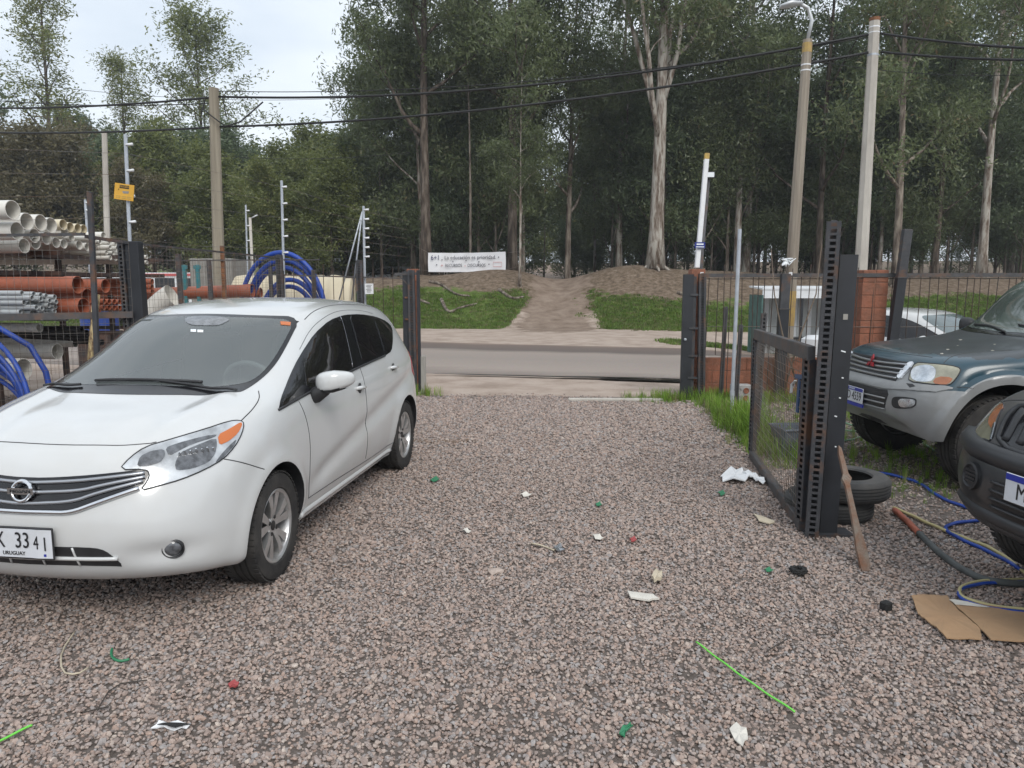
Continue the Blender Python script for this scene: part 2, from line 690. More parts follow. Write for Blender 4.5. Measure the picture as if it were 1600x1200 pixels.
def road_mat():
    m = bpy.data.materials.new('asphalt')
    MATS['asphalt'] = m
    m.use_nodes = True
    nt = m.node_tree
    N, L = nt.nodes, nt.links
    b = N['Principled BSDF']
    b.inputs['Roughness'].default_value = .85
    a = N.new('ShaderNodeAttribute')
    a.attribute_name = 'across'
    tc = N.new('ShaderNodeTexCoord')
    mp = N.new('ShaderNodeMapping')
    mp.inputs['Scale'].default_value = (.25, 1, 1)
    L.new(tc.outputs['Object'], mp.inputs['Vector'])
    n = N.new('ShaderNodeTexNoise')
    n.inputs['Scale'].default_value = 1.6
    n.inputs['Detail'].default_value = 10
    L.new(mp.outputs['Vector'], n.inputs['Vector'])
    ad = N.new('ShaderNodeMath')
    ad.operation = 'MULTIPLY_ADD'
    L.new(n.outputs['Fac'], ad.inputs[0])
    ad.inputs[1].default_value = .16
    L.new(a.outputs['Fac'], ad.inputs[2])
    r = N.new('ShaderNodeValToRGB')
    cols = [(.06, (.12, .105, .098)), (.13, (.19, .172, .16)), (.22, (.27, .245, .225)), (.45, (.235, .215, .20)), (.66, (.26, .235, .215)), (.74, (.11, .095, .087)), (.96, (.135, .11, .098)), (1.0, (.20, .16, .135))]
    while len(r.color_ramp.elements) < len(cols):
        r.color_ramp.elements.new(.5)
    for e, (p, c) in zip(r.color_ramp.elements, cols):
        e.position = p
        e.color = (*c, 1)
    L.new(ad.outputs[0], r.inputs['Fac'])
    n2 = N.new('ShaderNodeTexNoise')
    n2.inputs['Scale'].default_value = 30
    n2.inputs['Detail'].default_value = 6
    L.new(tc.outputs['Object'], n2.inputs['Vector'])
    mx = N.new('ShaderNodeMixRGB')
    mx.blend_type = 'MULTIPLY'
    mx.inputs['Fac'].default_value = .5
    L.new(r.outputs['Color'], mx.inputs['Color1'])
    L.new(n2.outputs['Color'], mx.inputs['Color2'])
    h = N.new('ShaderNodeMixRGB')
    h.blend_type = 'MULTIPLY'
    h.inputs['Fac'].default_value = 1
    h.inputs['Color2'].default_value = (1.52, 1.41, 1.33, 1)
    L.new(mx.outputs['Color'], h.inputs['Color1'])
    L.new(h.outputs['Color'], b.inputs['Base Color'])
    bp = N.new('ShaderNodeBump')
    bp.inputs['Strength'].default_value = .4
    bp.inputs['Distance'].default_value = .02
    L.new(n2.outputs['Fac'], bp.inputs['Height'])
    L.new(bp.outputs['Normal'], b.inputs['Normal'])


road_mat()
road = np_mesh('road', rv, rf, 'asphalt', smooth=True)
vattr(road, 'across', ra)
tag(road, kind='structure')

# broken asphalt edge: crack shadow painted as dark strips, wet round the puddles
mat('mud_with_shade', (.030, .025, .022), .35, var=.4, vscale=5, bump=.5, bscale=20)
mat('soil', (.14, .095, .065), .95, var=.3, vscale=8)
mat('water', (.03, .028, .026), .03, spec=.6)


def blob(name, cx, cy, rx_, ry_, material, dz, seed, tilt=0.0, n=40, kind='structure'):
    r = random.Random(seed)
    ph = [r.uniform(0, 6.28) for _ in range(4)]
    pts = []
    for k in range(n):
        a = 2 * math.pi * k / n
        f = 1 + .18 * math.sin(2 * a + ph[0]) + .14 * math.sin(3 * a + ph[1]) + .10 * math.sin(5 * a + ph[2])
        x = cx + math.cos(a) * rx_ * f
        y = cy + math.sin(a) * ry_ * f + tilt * (x - cx)
        pts.append((x, y, hz(x, y) + dz))
    o = MB().add(pts, [tuple(range(n))]).build(name, material)
    return tag(o, kind=kind)


blob('shaded_wet_edge', .2, 13.33, 1.3, .09, 'mud_with_shade', .034, 3, -.20)
blob('shaded_wet_edge', 1.7, 13.02, 1.0, .12, 'mud_with_shade', .036, 9, -.20)
blob('shaded_wet_edge', 3.2, 12.66, 1.6, .26, 'mud_with_shade', .034, 4, -.20)
blob('soil_patch', gd(690, 690).x, gd(690, 690).y, .30, .11, 'soil', .010, 8)
blob('puddle', 2.75, 12.72, .85, .10, 'water', .042, 5, -.2)
blob('puddle', 1.9, 12.93, .30, .05, 'water', .042, 6, -.2)

# ------------------------------------------------------------------ gravel (instanced stones)
def stone_protos():
    c = bpy.data.collections.new('gravel_stones')
    r = random.Random(7)
    m = bpy.data.materials.new('stone')
    MATS['stone'] = m
    m.use_nodes = True
    nt = m.node_tree
    b = nt.nodes['Principled BSDF']
    b.inputs['Roughness'].default_value = .82
    b.inputs['Specular IOR Level'].default_value = .3
    oi = nt.nodes.new('ShaderNodeObjectInfo')
    rp = nt.nodes.new('ShaderNodeValToRGB')
    cols = [(0.0, (0.294, 0.229, 0.198)), (0.16, (0.366, 0.284, 0.243)), (0.32, (0.335, 0.281, 0.255)), (0.46, (0.263, 0.209, 0.184)), (0.58, (0.402, 0.33, 0.285)), (0.7, (0.28, 0.252, 0.239)), (0.8, (0.355, 0.261, 0.215)), (0.88, (0.211, 0.182, 0.169)), (0.94, (0.319, 0.295, 0.285)), (0.992, (0.474, 0.404, 0.351))]
    while len(rp.color_ramp.elements) < len(cols):
        rp.color_ramp.elements.new(.5)
    for e, (p, cc) in zip(rp.color_ramp.elements, cols):
        e.position = p
        e.color = (*cc, 1)
    rp.color_ramp.interpolation = 'CONSTANT'
    nt.links.new(oi.outputs['Random'], rp.inputs['Fac'])
    tc = nt.nodes.new('ShaderNodeTexCoord')
    n = nt.nodes.new('ShaderNodeTexNoise')
    n.inputs['Scale'].default_value = 1.6
    n.inputs['Detail'].default_value = 5
    nt.links.new(tc.outputs['Object'], n.inputs['Vector'])
    mx = nt.nodes.new('ShaderNodeMixRGB')
    mx.blend_type = 'OVERLAY'
    mx.inputs['Fac'].default_value = .45
    nt.links.new(rp.outputs['Color'], mx.inputs['Color1'])
    nt.links.new(n.outputs['Fac'], mx.inputs['Color2'])
    nt.links.new(mx.outputs['Color'], b.inputs['Base Color'])
    for k in range(9):
        bm = bmesh.new()
        bmesh.ops.create_icosphere(bm, subdivisions=1, radius=1.0)
        sx, sy, sz = r.uniform(.9, 1.35), r.uniform(.7, 1.0), r.uniform(.42, .72)
        planes = [(Vector((r.gauss(0, 1), r.gauss(0, 1), r.gauss(0, 1))).normalized(), r.uniform(.55, .85)) for _ in range(5)]
        for v in bm.verts:
            p = v.co.copy()
            for nn, d in planes:                        # broken faces
                e = p.dot(nn) - d
                if e > 0:
                    p -= nn * e
            p *= r.uniform(.92, 1.08)
            v.co = (p.x * sx, p.y * sy, p.z * sz)
        me = bpy.data.meshes.new('stone')
        bm.to_mesh(me)
        bm.free()
        me.materials.append(m)
        c.objects.link(bpy.data.objects.new('stone', me))
    return c


def scatter(name, pts, scales, coll, tilt=(6.28, 6.28, 6.28), label=None, cat=None, smin=None):
    """one object of points; geometry nodes put one piece of the collection on each"""
    me = bpy.data.meshes.new(name)
    me.vertices.add(len(pts))
    me.vertices.foreach_set('co', np.asarray(pts, np.float32).ravel())
    a = me.attributes.new('size', 'FLOAT', 'POINT')
    a.data.foreach_set('value', np.asarray(scales, np.float32))
    o = bpy.data.objects.new(name, me)
    link(o)
    ng = bpy.data.node_groups.new(name + '_scatter', 'GeometryNodeTree')
    ng.interface.new_socket('Geometry', in_out='INPUT', socket_type='NodeSocketGeometry')
    ng.interface.new_socket('Geometry', in_out='OUTPUT', socket_type='NodeSocketGeometry')
    gi, go = ng.nodes.new('NodeGroupInput'), ng.nodes.new('NodeGroupOutput')
    ip = ng.nodes.new('GeometryNodeInstanceOnPoints')
    ci = ng.nodes.new('GeometryNodeCollectionInfo')
    ci.inputs['Collection'].default_value = coll
    ci.inputs['Separate Children'].default_value = True
    ci.inputs['Reset Children'].default_value = True
    rv_ = ng.nodes.new('FunctionNodeRandomValue')
    rv_.data_type = 'FLOAT_VECTOR'
    rv_.inputs[0].default_value = (-tilt[0] / 2, -tilt[1] / 2, -tilt[2] / 2)
    rv_.inputs[1].default_value = (tilt[0] / 2, tilt[1] / 2, tilt[2] / 2)
    na = ng.nodes.new('GeometryNodeInputNamedAttribute')
    na.data_type = 'FLOAT'
    na.inputs['Name'].default_value = 'size'
    ip.inputs['Pick Instance'].default_value = True
    ng.links.new(gi.outputs[0], ip.inputs['Points'])
    ng.links.new(ci.outputs[0], ip.inputs['Instance'])
    ng.links.new(rv_.outputs[0], ip.inputs['Rotation'])
    ng.links.new(na.outputs[0], ip.inputs['Scale'])
    ng.links.new(ip.outputs[0], go.inputs[0])
    mod = o.modifiers.new('scatter', 'NODES')
    mod.node_group = ng
    tag(o, label, cat, kind='stuff')
    return o


def gravel():
    g = np.random.default_rng(21)
    P, S = [], []
    for (y0, y1, dens, s) in ((1.7, 4.2, 5800, .0094), (4.2, 7.0, 3900, .0110), (7.0, 11.6, 2300, .0142)):
        xm = (y1 * .74 + 2.0)
        n = int(dens * (2 * xm) * (y1 - y0))
        x = g.uniform(-xm, xm, n)
        y = g.uniform(y0, y1, n)
        keep = (np.abs(x) < y * .72 + 1.9)
        bare = np.clip(.5 + 1.1 * wob(x * 2.4, y * 2.4) - .9, 0, 1) * .55        # thin spots where soil shows
        r_ = sstep(2.3, 3.2, x) * sstep(4.2, 5.2, y)                             # weedy ground right of the gate leaf
        gm = grass_mask(x, y)
        edge = sstep(10.4, 11.5, y + .3 * wob(x * 3, y * 2))
        drop = np.clip(bare + .42 * r_ + .75 * gm + edge, 0, 1)
        keep &= g.uniform(0, 1, n) > drop
        x, y = x[keep], y[keep]
        sc = s * np.exp(g.normal(0, .25, len(x)))
        z = g.uniform(-.004, .0095, len(x))
        P.append(np.stack([x, y, z], 1))
        S.append(sc)
    P, S = np.concatenate(P), np.concatenate(S)
    return scatter('gravel', P, S, stone_protos(), tilt=(1.3, 1.3, 6.28), label='crushed pinkish grey gravel covering the yard', cat='gravel')


gravel()


# ------------------------------------------------------------------ grass
def blade_tuft(n, h, spread, seed, w=.006, droop=.5):
    r = random.Random(seed)
    V, F = [], []
    for _ in range(n):
        a, d = r.uniform(0, 6.28), r.uniform(0, spread)
        bx, by = math.cos(a) * d, math.sin(a) * d
        la = r.uniform(0, 6.28)
        hh = h * r.uniform(.55, 1.15)
        lean = r.uniform(.1, droop) * hh
        ca, sa = math.cos(la), math.sin(la)
        ww = w * r.uniform(.7, 1.4)
        o = len(V)
        for t, wf in ((0, 1), (.5, .8), (.85, .45), (1, 0)):
            px_, py_ = bx + ca * lean * t * t, by + sa * lean * t * t
            z = hh * (t - .25 * t * t * lean / hh)
            if wf:
                V += [(px_ - sa * ww * wf, py_ + ca * ww * wf, z), (px_ + sa * ww * wf, py_ - ca * ww * wf, z)]
            else:
                V.append((px_, py_, z))
        F += [(o, o + 1, o + 3, o + 2), (o + 2, o + 3, o + 5, o + 4), (o + 4, o + 5, o + 6)]
    return V, F


def grass_material(name, cols):
    m = bpy.data.materials.new(name)
    MATS[name] = m
    m.use_nodes = True
    nt = m.node_tree
    b = nt.nodes['Principled BSDF']
    b.inputs['Roughness'].default_value = .55
    b.inputs['Specular IOR Level'].default_value = .25
    oi = nt.nodes.new('ShaderNodeObjectInfo')
    rp = nt.nodes.new('ShaderNodeValToRGB')
    while len(rp.color_ramp.elements) < len(cols):
        rp.color_ramp.elements.new(.5)
    for e, (p, c) in zip(rp.color_ramp.elements, cols):
        e.position = p
        e.color = (*c, 1)
    nt.links.new(oi.outputs['Random'], rp.inputs['Fac'])
    nt.links.new(rp.outputs['Color'], b.inputs['Base Color'])
    tr = nt.nodes.new('ShaderNodeBsdfTranslucent')
    nt.links.new(rp.outputs['Color'], tr.inputs['Color'])
    ms = nt.nodes.new('ShaderNodeMixShader')
    ms.inputs['Fac'].default_value = .35
    nt.links.new(b.outputs[0], ms.inputs[1])
    nt.links.new(tr.outputs[0], ms.inputs[2])
    nt.links.new(ms.outputs[0], nt.nodes['Material Output'].inputs['Surface'])
    return m


grass_material('grass_green', [(0, (.085, .145, .026)), (.5, (.135, .220, .042)), (.85, (.19, .27, .065)), (1, (.24, .21, .11))])
grass_material('grass_near', [(0, (.13, .23, .030)), (.5, (.19, .32, .045)), (.85, (.26, .38, .07)), (1, (.30, .26, .13))])
grass_material('grass_dry', [(0, (.17, .14, .075)), (.5, (.10, .13, .035)), (1, (.25, .21, .13))])


def tuft_coll(name, specs):
    c = bpy.data.collections.new(name)
    for k, (n, h, sp, w, dr, mt) in enumerate(specs):
        V, F = blade_tuft(n, h, sp, 100 + k, w, dr)
        me = bpy.data.meshes.new('tuft')
        me.from_pydata(V, [], F)
        me.materials.append(MATS[mt])
        c.objects.link(bpy.data.objects.new('tuft', me))
    return c


def grass():
    g = np.random.default_rng(5)
    # bank, seen from afar
    n = 90000
    x, y = g.uniform(-22, 24, n), g.uniform(20, 37, n)
    k = (grass_mask(x, y) + .55 * wob(x * 2.6, y * 2.6) > g.uniform(.30, .85, n)) & (y > road_far(x) + .4)
    x, y = x[k], y[k]
    scatter('grass', np.stack([x, y, height(x, y) - .01], 1), g.uniform(.6, 1.3, len(x)), tuft_coll('bank_tufts', [(16, .09, .16, .011, .8, 'grass_green'), (14, .12, .17, .010, .9, 'grass_green'), (14, .07, .18, .012, .8, 'grass_green'), (12, .10, .15, .009, 1.0, 'grass_dry')]), tilt=(.2, .2, 6.28), label='short green grass on the bank across the road', cat='grass')
    # gate line, fence foot and weeds on the right, seen from near
    n = 26000
    x, y = g.uniform(-2.2, 9, n), g.uniform(4.6, 11.5, n)
    gm = grass_mask(x, y)
    k = gm + .2 * wob(x * 3, y * 3) > g.uniform(.22, 1.0, n)
    k &= ~((np.abs(x) < 1.0) & (y < 10.3))
    x, y, gm = x[k], y[k], gm[k]
    s = g.uniform(.35, .8, len(x)) * (.55 + .6 * gm) * (1 + 1.1 * np.exp(-((x - 2.62) / .34) ** 2) * np.exp(-((y - 8.2) / 1.1) ** 2))
    scatter('grass', np.stack([x, y, np.zeros(len(x))], 1), s, tuft_coll('weed_tufts', [(14, .20, .06, .0035, .6, 'grass_near'), (12, .26, .07, .004, .7, 'grass_near'), (10, .15, .07, .0045, .9, 'grass_near'), (9, .18, .08, .003, .9, 'grass_dry')]), tilt=(.25, .25, 6.28), label='bright green grass and weeds along the fence and gate line', cat='grass')


grass()


# ================================================================== fences, gates, posts, walls
mat('fence_steel', (.030, .032, .037), .55, base2=(.055, .055, .060), vscale=9, dirt=(.14, .065, .030), dscale=5, damt=.75, drange=(.52, .66))
mat('fence_plate', (.019, .021, .026), .50, var=.25, vscale=4, dirt=(.25, .22, .2), dscale=14, damt=.5, drange=(.70, .75))
mat('rail_steel', (.060, .058, .060), .55, var=.25, vscale=8, dirt=(.15, .075, .04), dscale=6, damt=.7, drange=(.5, .66))
mat('galvanised', (.42, .45, .49), .45, metal=.3, var=.12, vscale=10)
mat('wire', (.22, .22, .21), .5, metal=.5, base2=(.17, .11, .07), vscale=3)
mat('rebar', (.028, .026, .026), .7, base2=(.075, .042, .028), vscale=6)
mat('terracotta', (.30, .110, .062), .85, base2=(.20, .078, .046), vscale=7, bump=.5, bscale=30, dirt=(.10, .08, .06), dscale=3, damt=.5)
mat('mortar', (.20, .095, .06), .9, var=.2, vscale=20)
mat('concrete', (.36, .345, .315), .88, base2=(.26, .245, .22), vscale=5, bump=.25, bscale=25, stretch=(1, 1, .25), dirt=(.16, .14, .12), dscale=4, damt=.6)
mat('concrete_pale', (.50, .47, .42), .85, base2=(.38, .35, .31), vscale=6, bump=.2, bscale=25, stretch=(1, 1, .3))
mat('rust', (.17, .075, .035), .85, var=.4, vscale=9, bump=.3)
mat('yellow_paint', (.50, .33, .06), .6, base2=(.30, .21, .10), vscale=7)
mat('white_flat', (.72, .73, .74), .55, dirt=(.4, .38, .34), dscale=6, damt=.3)
mat('block_grey', (.30, .29, .28), .9, var=.2, vscale=14, bump=.4)
mat('blue_plaque', (.012, .025, .20), .4)
mat('old_wood', (.21, .165, .125), .85, base2=(.12, .085, .060), vscale=6, stretch=(6, 6, .5), bump=.4, bscale=20)


def slotted_post(name, a, b, w, d, parent, material='fence_steel', slots=True, face=(0, -1, 0)):
    """rack upright: open channel with a ladder of punched slots down its front"""
    a, b = Vector(a), Vector(b)
    L = (b - a).length
    up = (b - a).normalized()
    f = Vector(face)
    f = (f - up * f.dot(up)).normalized()
    s = up.cross(f)
    mb = MB()
    t = .004

    def bx(c, sz):
        R = Matrix((s, f, up)).transposed()
        mb.box(c, sz, R)
    # two flanges and a web made of rungs between the slots
    mid = (a + b) / 2
    bx(mid + s * (w / 2), (t, d, L))
    bx(mid - s * (w / 2), (t, d, L))
    bx(mid + f * (d / 2) + s * (w * .36), (w * .28, t, L))
    bx(mid + f * (d / 2) - s * (w * .36), (w * .28, t, L))
    bx(mid - f * (d / 2 - .003), (w, t, L))
    if slots:
        n = max(2, int(L / .038))
        for k in range(n + 1):
            bx(a + up * (L * k / n) + f * (d / 2 - .001), (w * .46, t, L / n * .42))
    return mb.build(name, material, parent)


# ---- right gate post: slotted upright, plate and the terracotta stub behind
Yg = 10.9
gp = empty('gate_post', (2.60, Yg, 0))
tag(gp, 'dark steel gate post with a slotted upright on the far side of the drive', 'gate post')
b0 = at(1075, 620, Yg)
slotted_post('slotted_upright', (.16, -.02, 0), (.12, -.02, 1.80), .10, .07, gp)
MB().box((-.07, 0, .895), (.15, .05, 1.79)).build('flat_plate', 'fence_plate', gp)
MB().bar((.02, .02, 0), (.02, .02, 1.76), .06, .05).build('flange', 'fence_steel', gp)
for z in (.30, .62, 1.02, 1.50):
    MB().box((.04, -.035, z), (.17, .012, .03)).build('brace', 'fence_steel', gp)
MB().lathe([(0, 0), (.018, 0), (.018, .03), (0, .035)], (-.10, -.027, .86), (0, -1, 0), n=12).build('bolt', 'galvanised', gp, smooth=True, angle=40)

st = empty('brick_stub', (2.70, 11.12, 0))
tag(st, 'terracotta block stub topped by the white pole behind the gate post', 'brick pier')
for k in range(9):
    MB().box((0, 0, .105 + k * .208), (.20, .20, .195), Matrix.Rotation(.01 * ((k * 7) % 3 - 1), 3, 'Z')).build('brick', 'terracotta', st, bevel=.006)
MB().box((0, 0, .94), (.185, .185, 1.86)).build('mortar_core', 'mortar', st)

wp = empty('white_pole', (2.70, 11.12, 1.885), 0)
tag(wp, 'slim white post with a yellow tip and small blue plaque', 'post')
MB().bar((0, 0, 0), (.10, .05, 1.55), .066, .066).build('shaft', 'white_flat', wp, bevel=.006)
MB().bar((.10, .05, 1.55), (.106, .052, 1.63), .065, .065).build('tip', 'yellow_paint', wp)
pq = MB().box((.02, -.055, .325), (.150, .012, .085)).build('plaque', 'blue_plaque', wp)
for z, w_ in ((.338, .10), (.300, .115)):
    MB().box((.02, -.0625, z), (w_, .003, .012 if w_ > .11 else .020)).build('plaque_line', 'white_sticker', pq)

fl = empty('flood_light_post', (2.86, 11.6, 0))
tag(fl, 'thin dark post carrying a small white flood light', 'lamp post')
MB().tube([(0, 0, 0), (.0, 0, 1.7), (.09, .02, 3.22)], [.035, .034, .028], n=10).build('shaft', 'rail_steel', fl, smooth=True)
lamp = MB().box((.10, -.03, 3.27), (.135, .05, .095)).build('lamp_body', 'black_plastic', fl, bevel=.006)
MB().box((.10, -.058, 3.27), (.112, .006, .070)).build('lamp_glass', 'white_sticker', lamp)

# ---- right wall with rods
wall = empty('low_brick_wall', (0, 11.15, 0))
tag(wall, 'low terracotta block wall under the rod fence on the right', 'wall')
rb = random.Random(3)
nb = 0
for row in range(3):
    x = 2.80 - (.17 if row % 2 else 0)
    while x < 8.6:
        w_ = .335
        MB().box((x + w_ / 2, rb.uniform(-.004, .004), .095 + row * .19), (w_ - .010, .12, .180)).build('brick', 'terracotta', wall, bevel=.005)
        x += w_
MB().box((5.7, .0, .285), (5.75, .108, .57)).build('mortar_core', 'mortar', wall)

rod_f = empty('rod_fence', (0, 11.02, 0))
tag(rod_f, 'fence of thin vertical steel rods hung from a rail above the terracotta wall', 'fence')
MB().bar((2.72, 0, 1.775), (11.5, 0, 1.79), .05, .055).build('rail', 'rail_steel', rod_f)
MB().bar((2.72, .015, 1.725), (11.5, .015, 1.74), .012, .012).build('lower_rail', 'rail_steel', rod_f)
rod_me = None
rr = random.Random(9)
x = 2.86
while x < 9.6:
    if 4.98 < x < 5.5 and rr.random() < .4:
        x += .11
        continue
    zb = rr.choice([.05, .1, .35, .60, .62, .66]) + rr.uniform(-.03, .03)
    dx = rr.uniform(-.04, .03)
    zt = 1.74 if rr.random() < .35 else 1.90 + rr.uniform(-.04, .06)
    MB().tube([(x + dx, rr.uniform(-.03, .03), zb), (x, 0, zt)], .0065, n=5).build('rod', 'rebar', rod_f)
    x += rr.choice([.085, .10, .13, .16])
for z in (1.04, .62):
    MB().tube([(2.75, -.015, z), (5.5, -.02, z - .01), (9.5, -.015, z + .02)], .004, n=5).build('cross_wire', 'wire', rod_f)
for x in (2.74, 4.02, 5.58):
    MB().box((x, -.04, 1.80), (.045, .02, .045)).build('joint_cap', 'white_flat', rod_f)

for (lab, x0, y0, x1, z1, w_) in (('dark square fence post rising above the rod fence beside the terracotta pillar', 5.44, 10.86, 5.60, 2.42, .13),
                                  ('short dark square fence post beside the leaning lamp pole', 3.90, 10.9, 3.92, 1.80, .14)):
    p = empty('fence_post', (x0, y0, 0))
    tag(p, lab, 'fence post')
    MB().bar((0, 0, 0), ((x1 - x0) * .72, 0, z1 * .72), w_, .10).build('shaft', 'fence_plate', p, bevel=.004)
    MB().bar(((x1 - x0) * .72, 0, z1 * .72), (x1 - x0, 0, z1), w_ * .93, .09).build('upper_shaft', 'fence_steel', p, bevel=.004)
    MB().box(((x1 - x0) * .72, 0, z1 * .72), (w_ * 1.15, .12, .016)).build('flange', 'rail_steel', p)

pil = empty('terracotta_pillar', (5.27, 11.16, 0))
tag(pil, 'rough terracotta block pillar standing in the rod fence', 'pillar')
for k in range(10):
    for q in (-1, 1):
        MB().box((q * .095, 0, .093 + k * .186), (.178, .30, .175), Matrix.Rotation(.012 * ((k * 5 + q) % 3 - 1), 3, 'Z')).build('brick', 'terracotta', pil, bevel=.006)
MB().box((0, 0, .925), (.36, .285, 1.84)).build('mortar_core', 'mortar', pil)

gpole = empty('galvanised_pole', (2.62, 8.86, 0))
tag(gpole, 'thin pale galvanised pole rising out of the grass', 'pole')
MB().tube([(0, 0, -.1), (.0, 0, .35), (.012, 0, 2.28)], .0225, n=12).build('shaft', 'galvanised', gpole, smooth=True, angle=50)
MB().tube([(0, 0, .33), (0, 0, .39)], .0265, n=12).build('sleeve', 'galvanised', gpole, smooth=True, angle=50)

for (lab, u, v, Y, ztop) in (('slotted angle post standing behind the open gate leaf', 1180, 700, 7.55, 1.36), ('grey slotted angle post against the terracotta wall', 1126, 618, 10.7, 1.33), ('leaning thin slotted angle beside the pale pole', 1150, 618, 10.3, 1.10)):
    q = gd(u, v) if Y is None else at(u, v, Y)
    p = empty('angle_post', (q.x, Y, 0))
    tag(p, lab, 'post')
    slotted_post('slotted_upright', (0, 0, 0), (.03, 0, ztop), .05, .04, p, 'rail_steel')

# ---- open gate leaf on the right with its wire mesh, hung on a slotted upright
FA, NE = Vector((2.28, 7.02, 0)), Vector((1.94, 4.86, 0))
leaf = empty('gate_leaf', FA)
tag(leaf, 'open gate leaf of dark steel frame and wire mesh', 'gate')
d_ = NE - FA
W_ = lambda t, z: d_ * t + Vector((0, 0, z))
MB().bar(W_(0, .045), W_(1, .045), .05, .075).build('bottom_rail', 'rail_steel', leaf, bevel=.004)
MB().bar(W_(-.01, 1.185), W_(1.0, 1.20), .05, .095).build('top_rail', 'rail_steel', leaf, bevel=.004)
slotted_post('stile', W_(.01, .08), W_(.01, 1.15), .05, .05, leaf, 'fence_steel', face=(-1, -.15, 0))
slotted_post('stile', W_(.985, .08), W_(.985, 1.16), .085, .05, leaf, 'fence_steel', face=(-1, -.15, 0))
mw = MB()
rw = random.Random(4)
n_ = d_.normalized()
for k in range(34):
    t = .03 + .94 * k / 33
    mw.tube([W_(t, .08), W_(t, 1.15)], .0021, n=4, cap=False)
for k in range(17):
    z0 = .12 + k * .062
    mw.tube([W_(.02, z0 + .01 * rw.random()), W_(.5, z0 - .015 * rw.random()), W_(.97, z0 + .01 * rw.random())], .0021, n=4, cap=False)
mesh_o = mw.build('wire_mesh', 'wire', leaf)
mesh_o['kind'] = 'stuff'

hp = empty('slotted_gate_upright', (NE.x + .03, NE.y - .08, 0))
tag(hp, 'tall dark slotted steel upright carrying the open gate leaf', 'gate post')
slotted_post('slotted_upright', (0, 0, 0), (.035, 0, 2.03), .080, .09, hp, 'fence_steel', face=(-.35, -.94, 0))
plt = MB()
plt.bar((.115, .02, 0), (.150, .02, 1.83), .115, .012)
plt.bar((.063, .06, 0), (.098, .06, 1.83), .012, .09)
plt.bar((.167, .06, 0), (.202, .06, 1.83), .012, .09)
pl_ = plt.build('steel_channel', 'fence_plate', hp)
MB().box((.145, .012, 1.44), (.030, .006, .036)).build('punched_hole', 'concrete', pl_)
for (x, z, w_) in ((.145, 1.22, .03), (.14, .92, .012), (.15, 1.05, .012), (.12, .80, .016), (.13, .60, .010)):
    MB().box((x, .012, z), (w_, .004, .008), Matrix.Rotation(.3, 3, 'Y')).build('paint_chip', 'white_sticker', pl_)
MB().box((.12, .05, .01), (.30, .16, .02)).build('foot_plate', 'fence_steel', hp)

tape = MB()
tape.bar(W_(.80, 1.0), W_(.94, 1.03), .012, .03)
tape.bar(W_(.85, .76), W_(.86, 1.0), .012, .035)
tag(tape.build('blue_clamp', 'blue_tape', None, loc=FA), 'blue clamp hooked on the gate leaf mesh', 'clamp')
tag(MB().tube([W_(.74, .86), W_(.76, .93), W_(.80, .97)], [.008, .014, .010], n=6, flat=.4).build('white_strip', 'white_sticker', None, loc=FA), 'short white strip tied to the gate leaf mesh', 'strip')

# ---- left gate post, concrete post
lp = empty('gate_post', (-1.50, 11.55, 0))
tag(lp, 'dark steel gate post with a slotted upright behind the white hatchback', 'gate post')
slotted_post('slotted_upright', (-.02, -.02, 0), (-.03, -.02, 1.86), .10, .07, lp)
MB().box((.075, .0, .93), (.045, .05, 1.86)).build('flat_plate', 'fence_plate', lp)
MB().box((-.12, .02, .92), (.09, .05, 1.84)).build('side_plate', 'fence_plate', lp)
for z in (.55, 1.12, 1.45):
    MB().box((-.08, -.03, z), (.10, .014, .025)).build('hinge', 'rust', lp)
MB().bar((-.28, 0, 1.80), (.09, 0, 1.81), .03, .04).build('head_bar', 'rail_steel', lp)
MB().bar((-.20, 0, 1.76), (-.06, 0, 1.62), .015, .02).build('brace', 'rail_steel', lp)
ls = empty('brick_stub', (-1.54, 11.85, 0))
tag(ls, 'terracotta block stub behind the gate post beside the white hatchback', 'brick pier')
for k in range(9):
    MB().box((0, 0, .106 + k * .21), (.18, .18, .197)).build('brick', 'terracotta', ls, bevel=.006)
MB().box((0, 0, .95), (.165, .165, 1.87)).build('mortar_core', 'mortar', ls)
cp = MB()
cp.box((0, 0, .29), (.075, .09, .58), taper=.92)
tag(cp.build('concrete_post', 'concrete', loc=(-1.34, 11.32, 0), bevel=.008), 'short pale concrete post at the foot of the gate post', 'post')

# ---- left front fence: rods, posts, mesh
lf = empty('rod_fence', (0, 11.9, 0))
tag(lf, 'fence of thin vertical rods between the pipe yard and the gate', 'fence')
for k in range(13):
    x = -1.72 - k * .155
    MB().tube([(x, 0, .05), (x + .01, 0, 1.86 + .05 * (k % 3))], .006, n=5).build('rod', 'rebar', lf)
MB().bar((-1.6, 0, 1.74), (-3.9, 0, 1.80), .012, .02).build('rail', 'rail_steel', lf)
MB().bar((-1.6, 0, .60), (-3.9, 0, .62), .012, .02).build('rail', 'rail_steel', lf)
for (x, zt, lab) in ((-2.38, 2.02, 'dark slotted fence post with a white notice beside the rods'), (-3.62, 2.10, 'dark fence post in front of the blue hose coil')):
    p = empty('fence_post', (x, 11.86, 0))
    tag(p, lab, 'fence post')
    slotted_post('slotted_upright', (0, 0, 0), (0, 0, zt), .09, .07, p)
nt_ = empty('notice_board', (-2.22, 11.80, 1.48))
tag(nt_, 'small white notice wired to the rod fence', 'notice')
MB().box((0, 0, .10), (.13, .012, .16)).build('board', 'white_flat', nt_)
for k in range(6):
    MB().box((-.008 * (k % 2), -.0075, .155 - k * .021), (.085 - .012 * (k % 3), .003, .007)).build('notice_line', 'rail_steel', nt_)

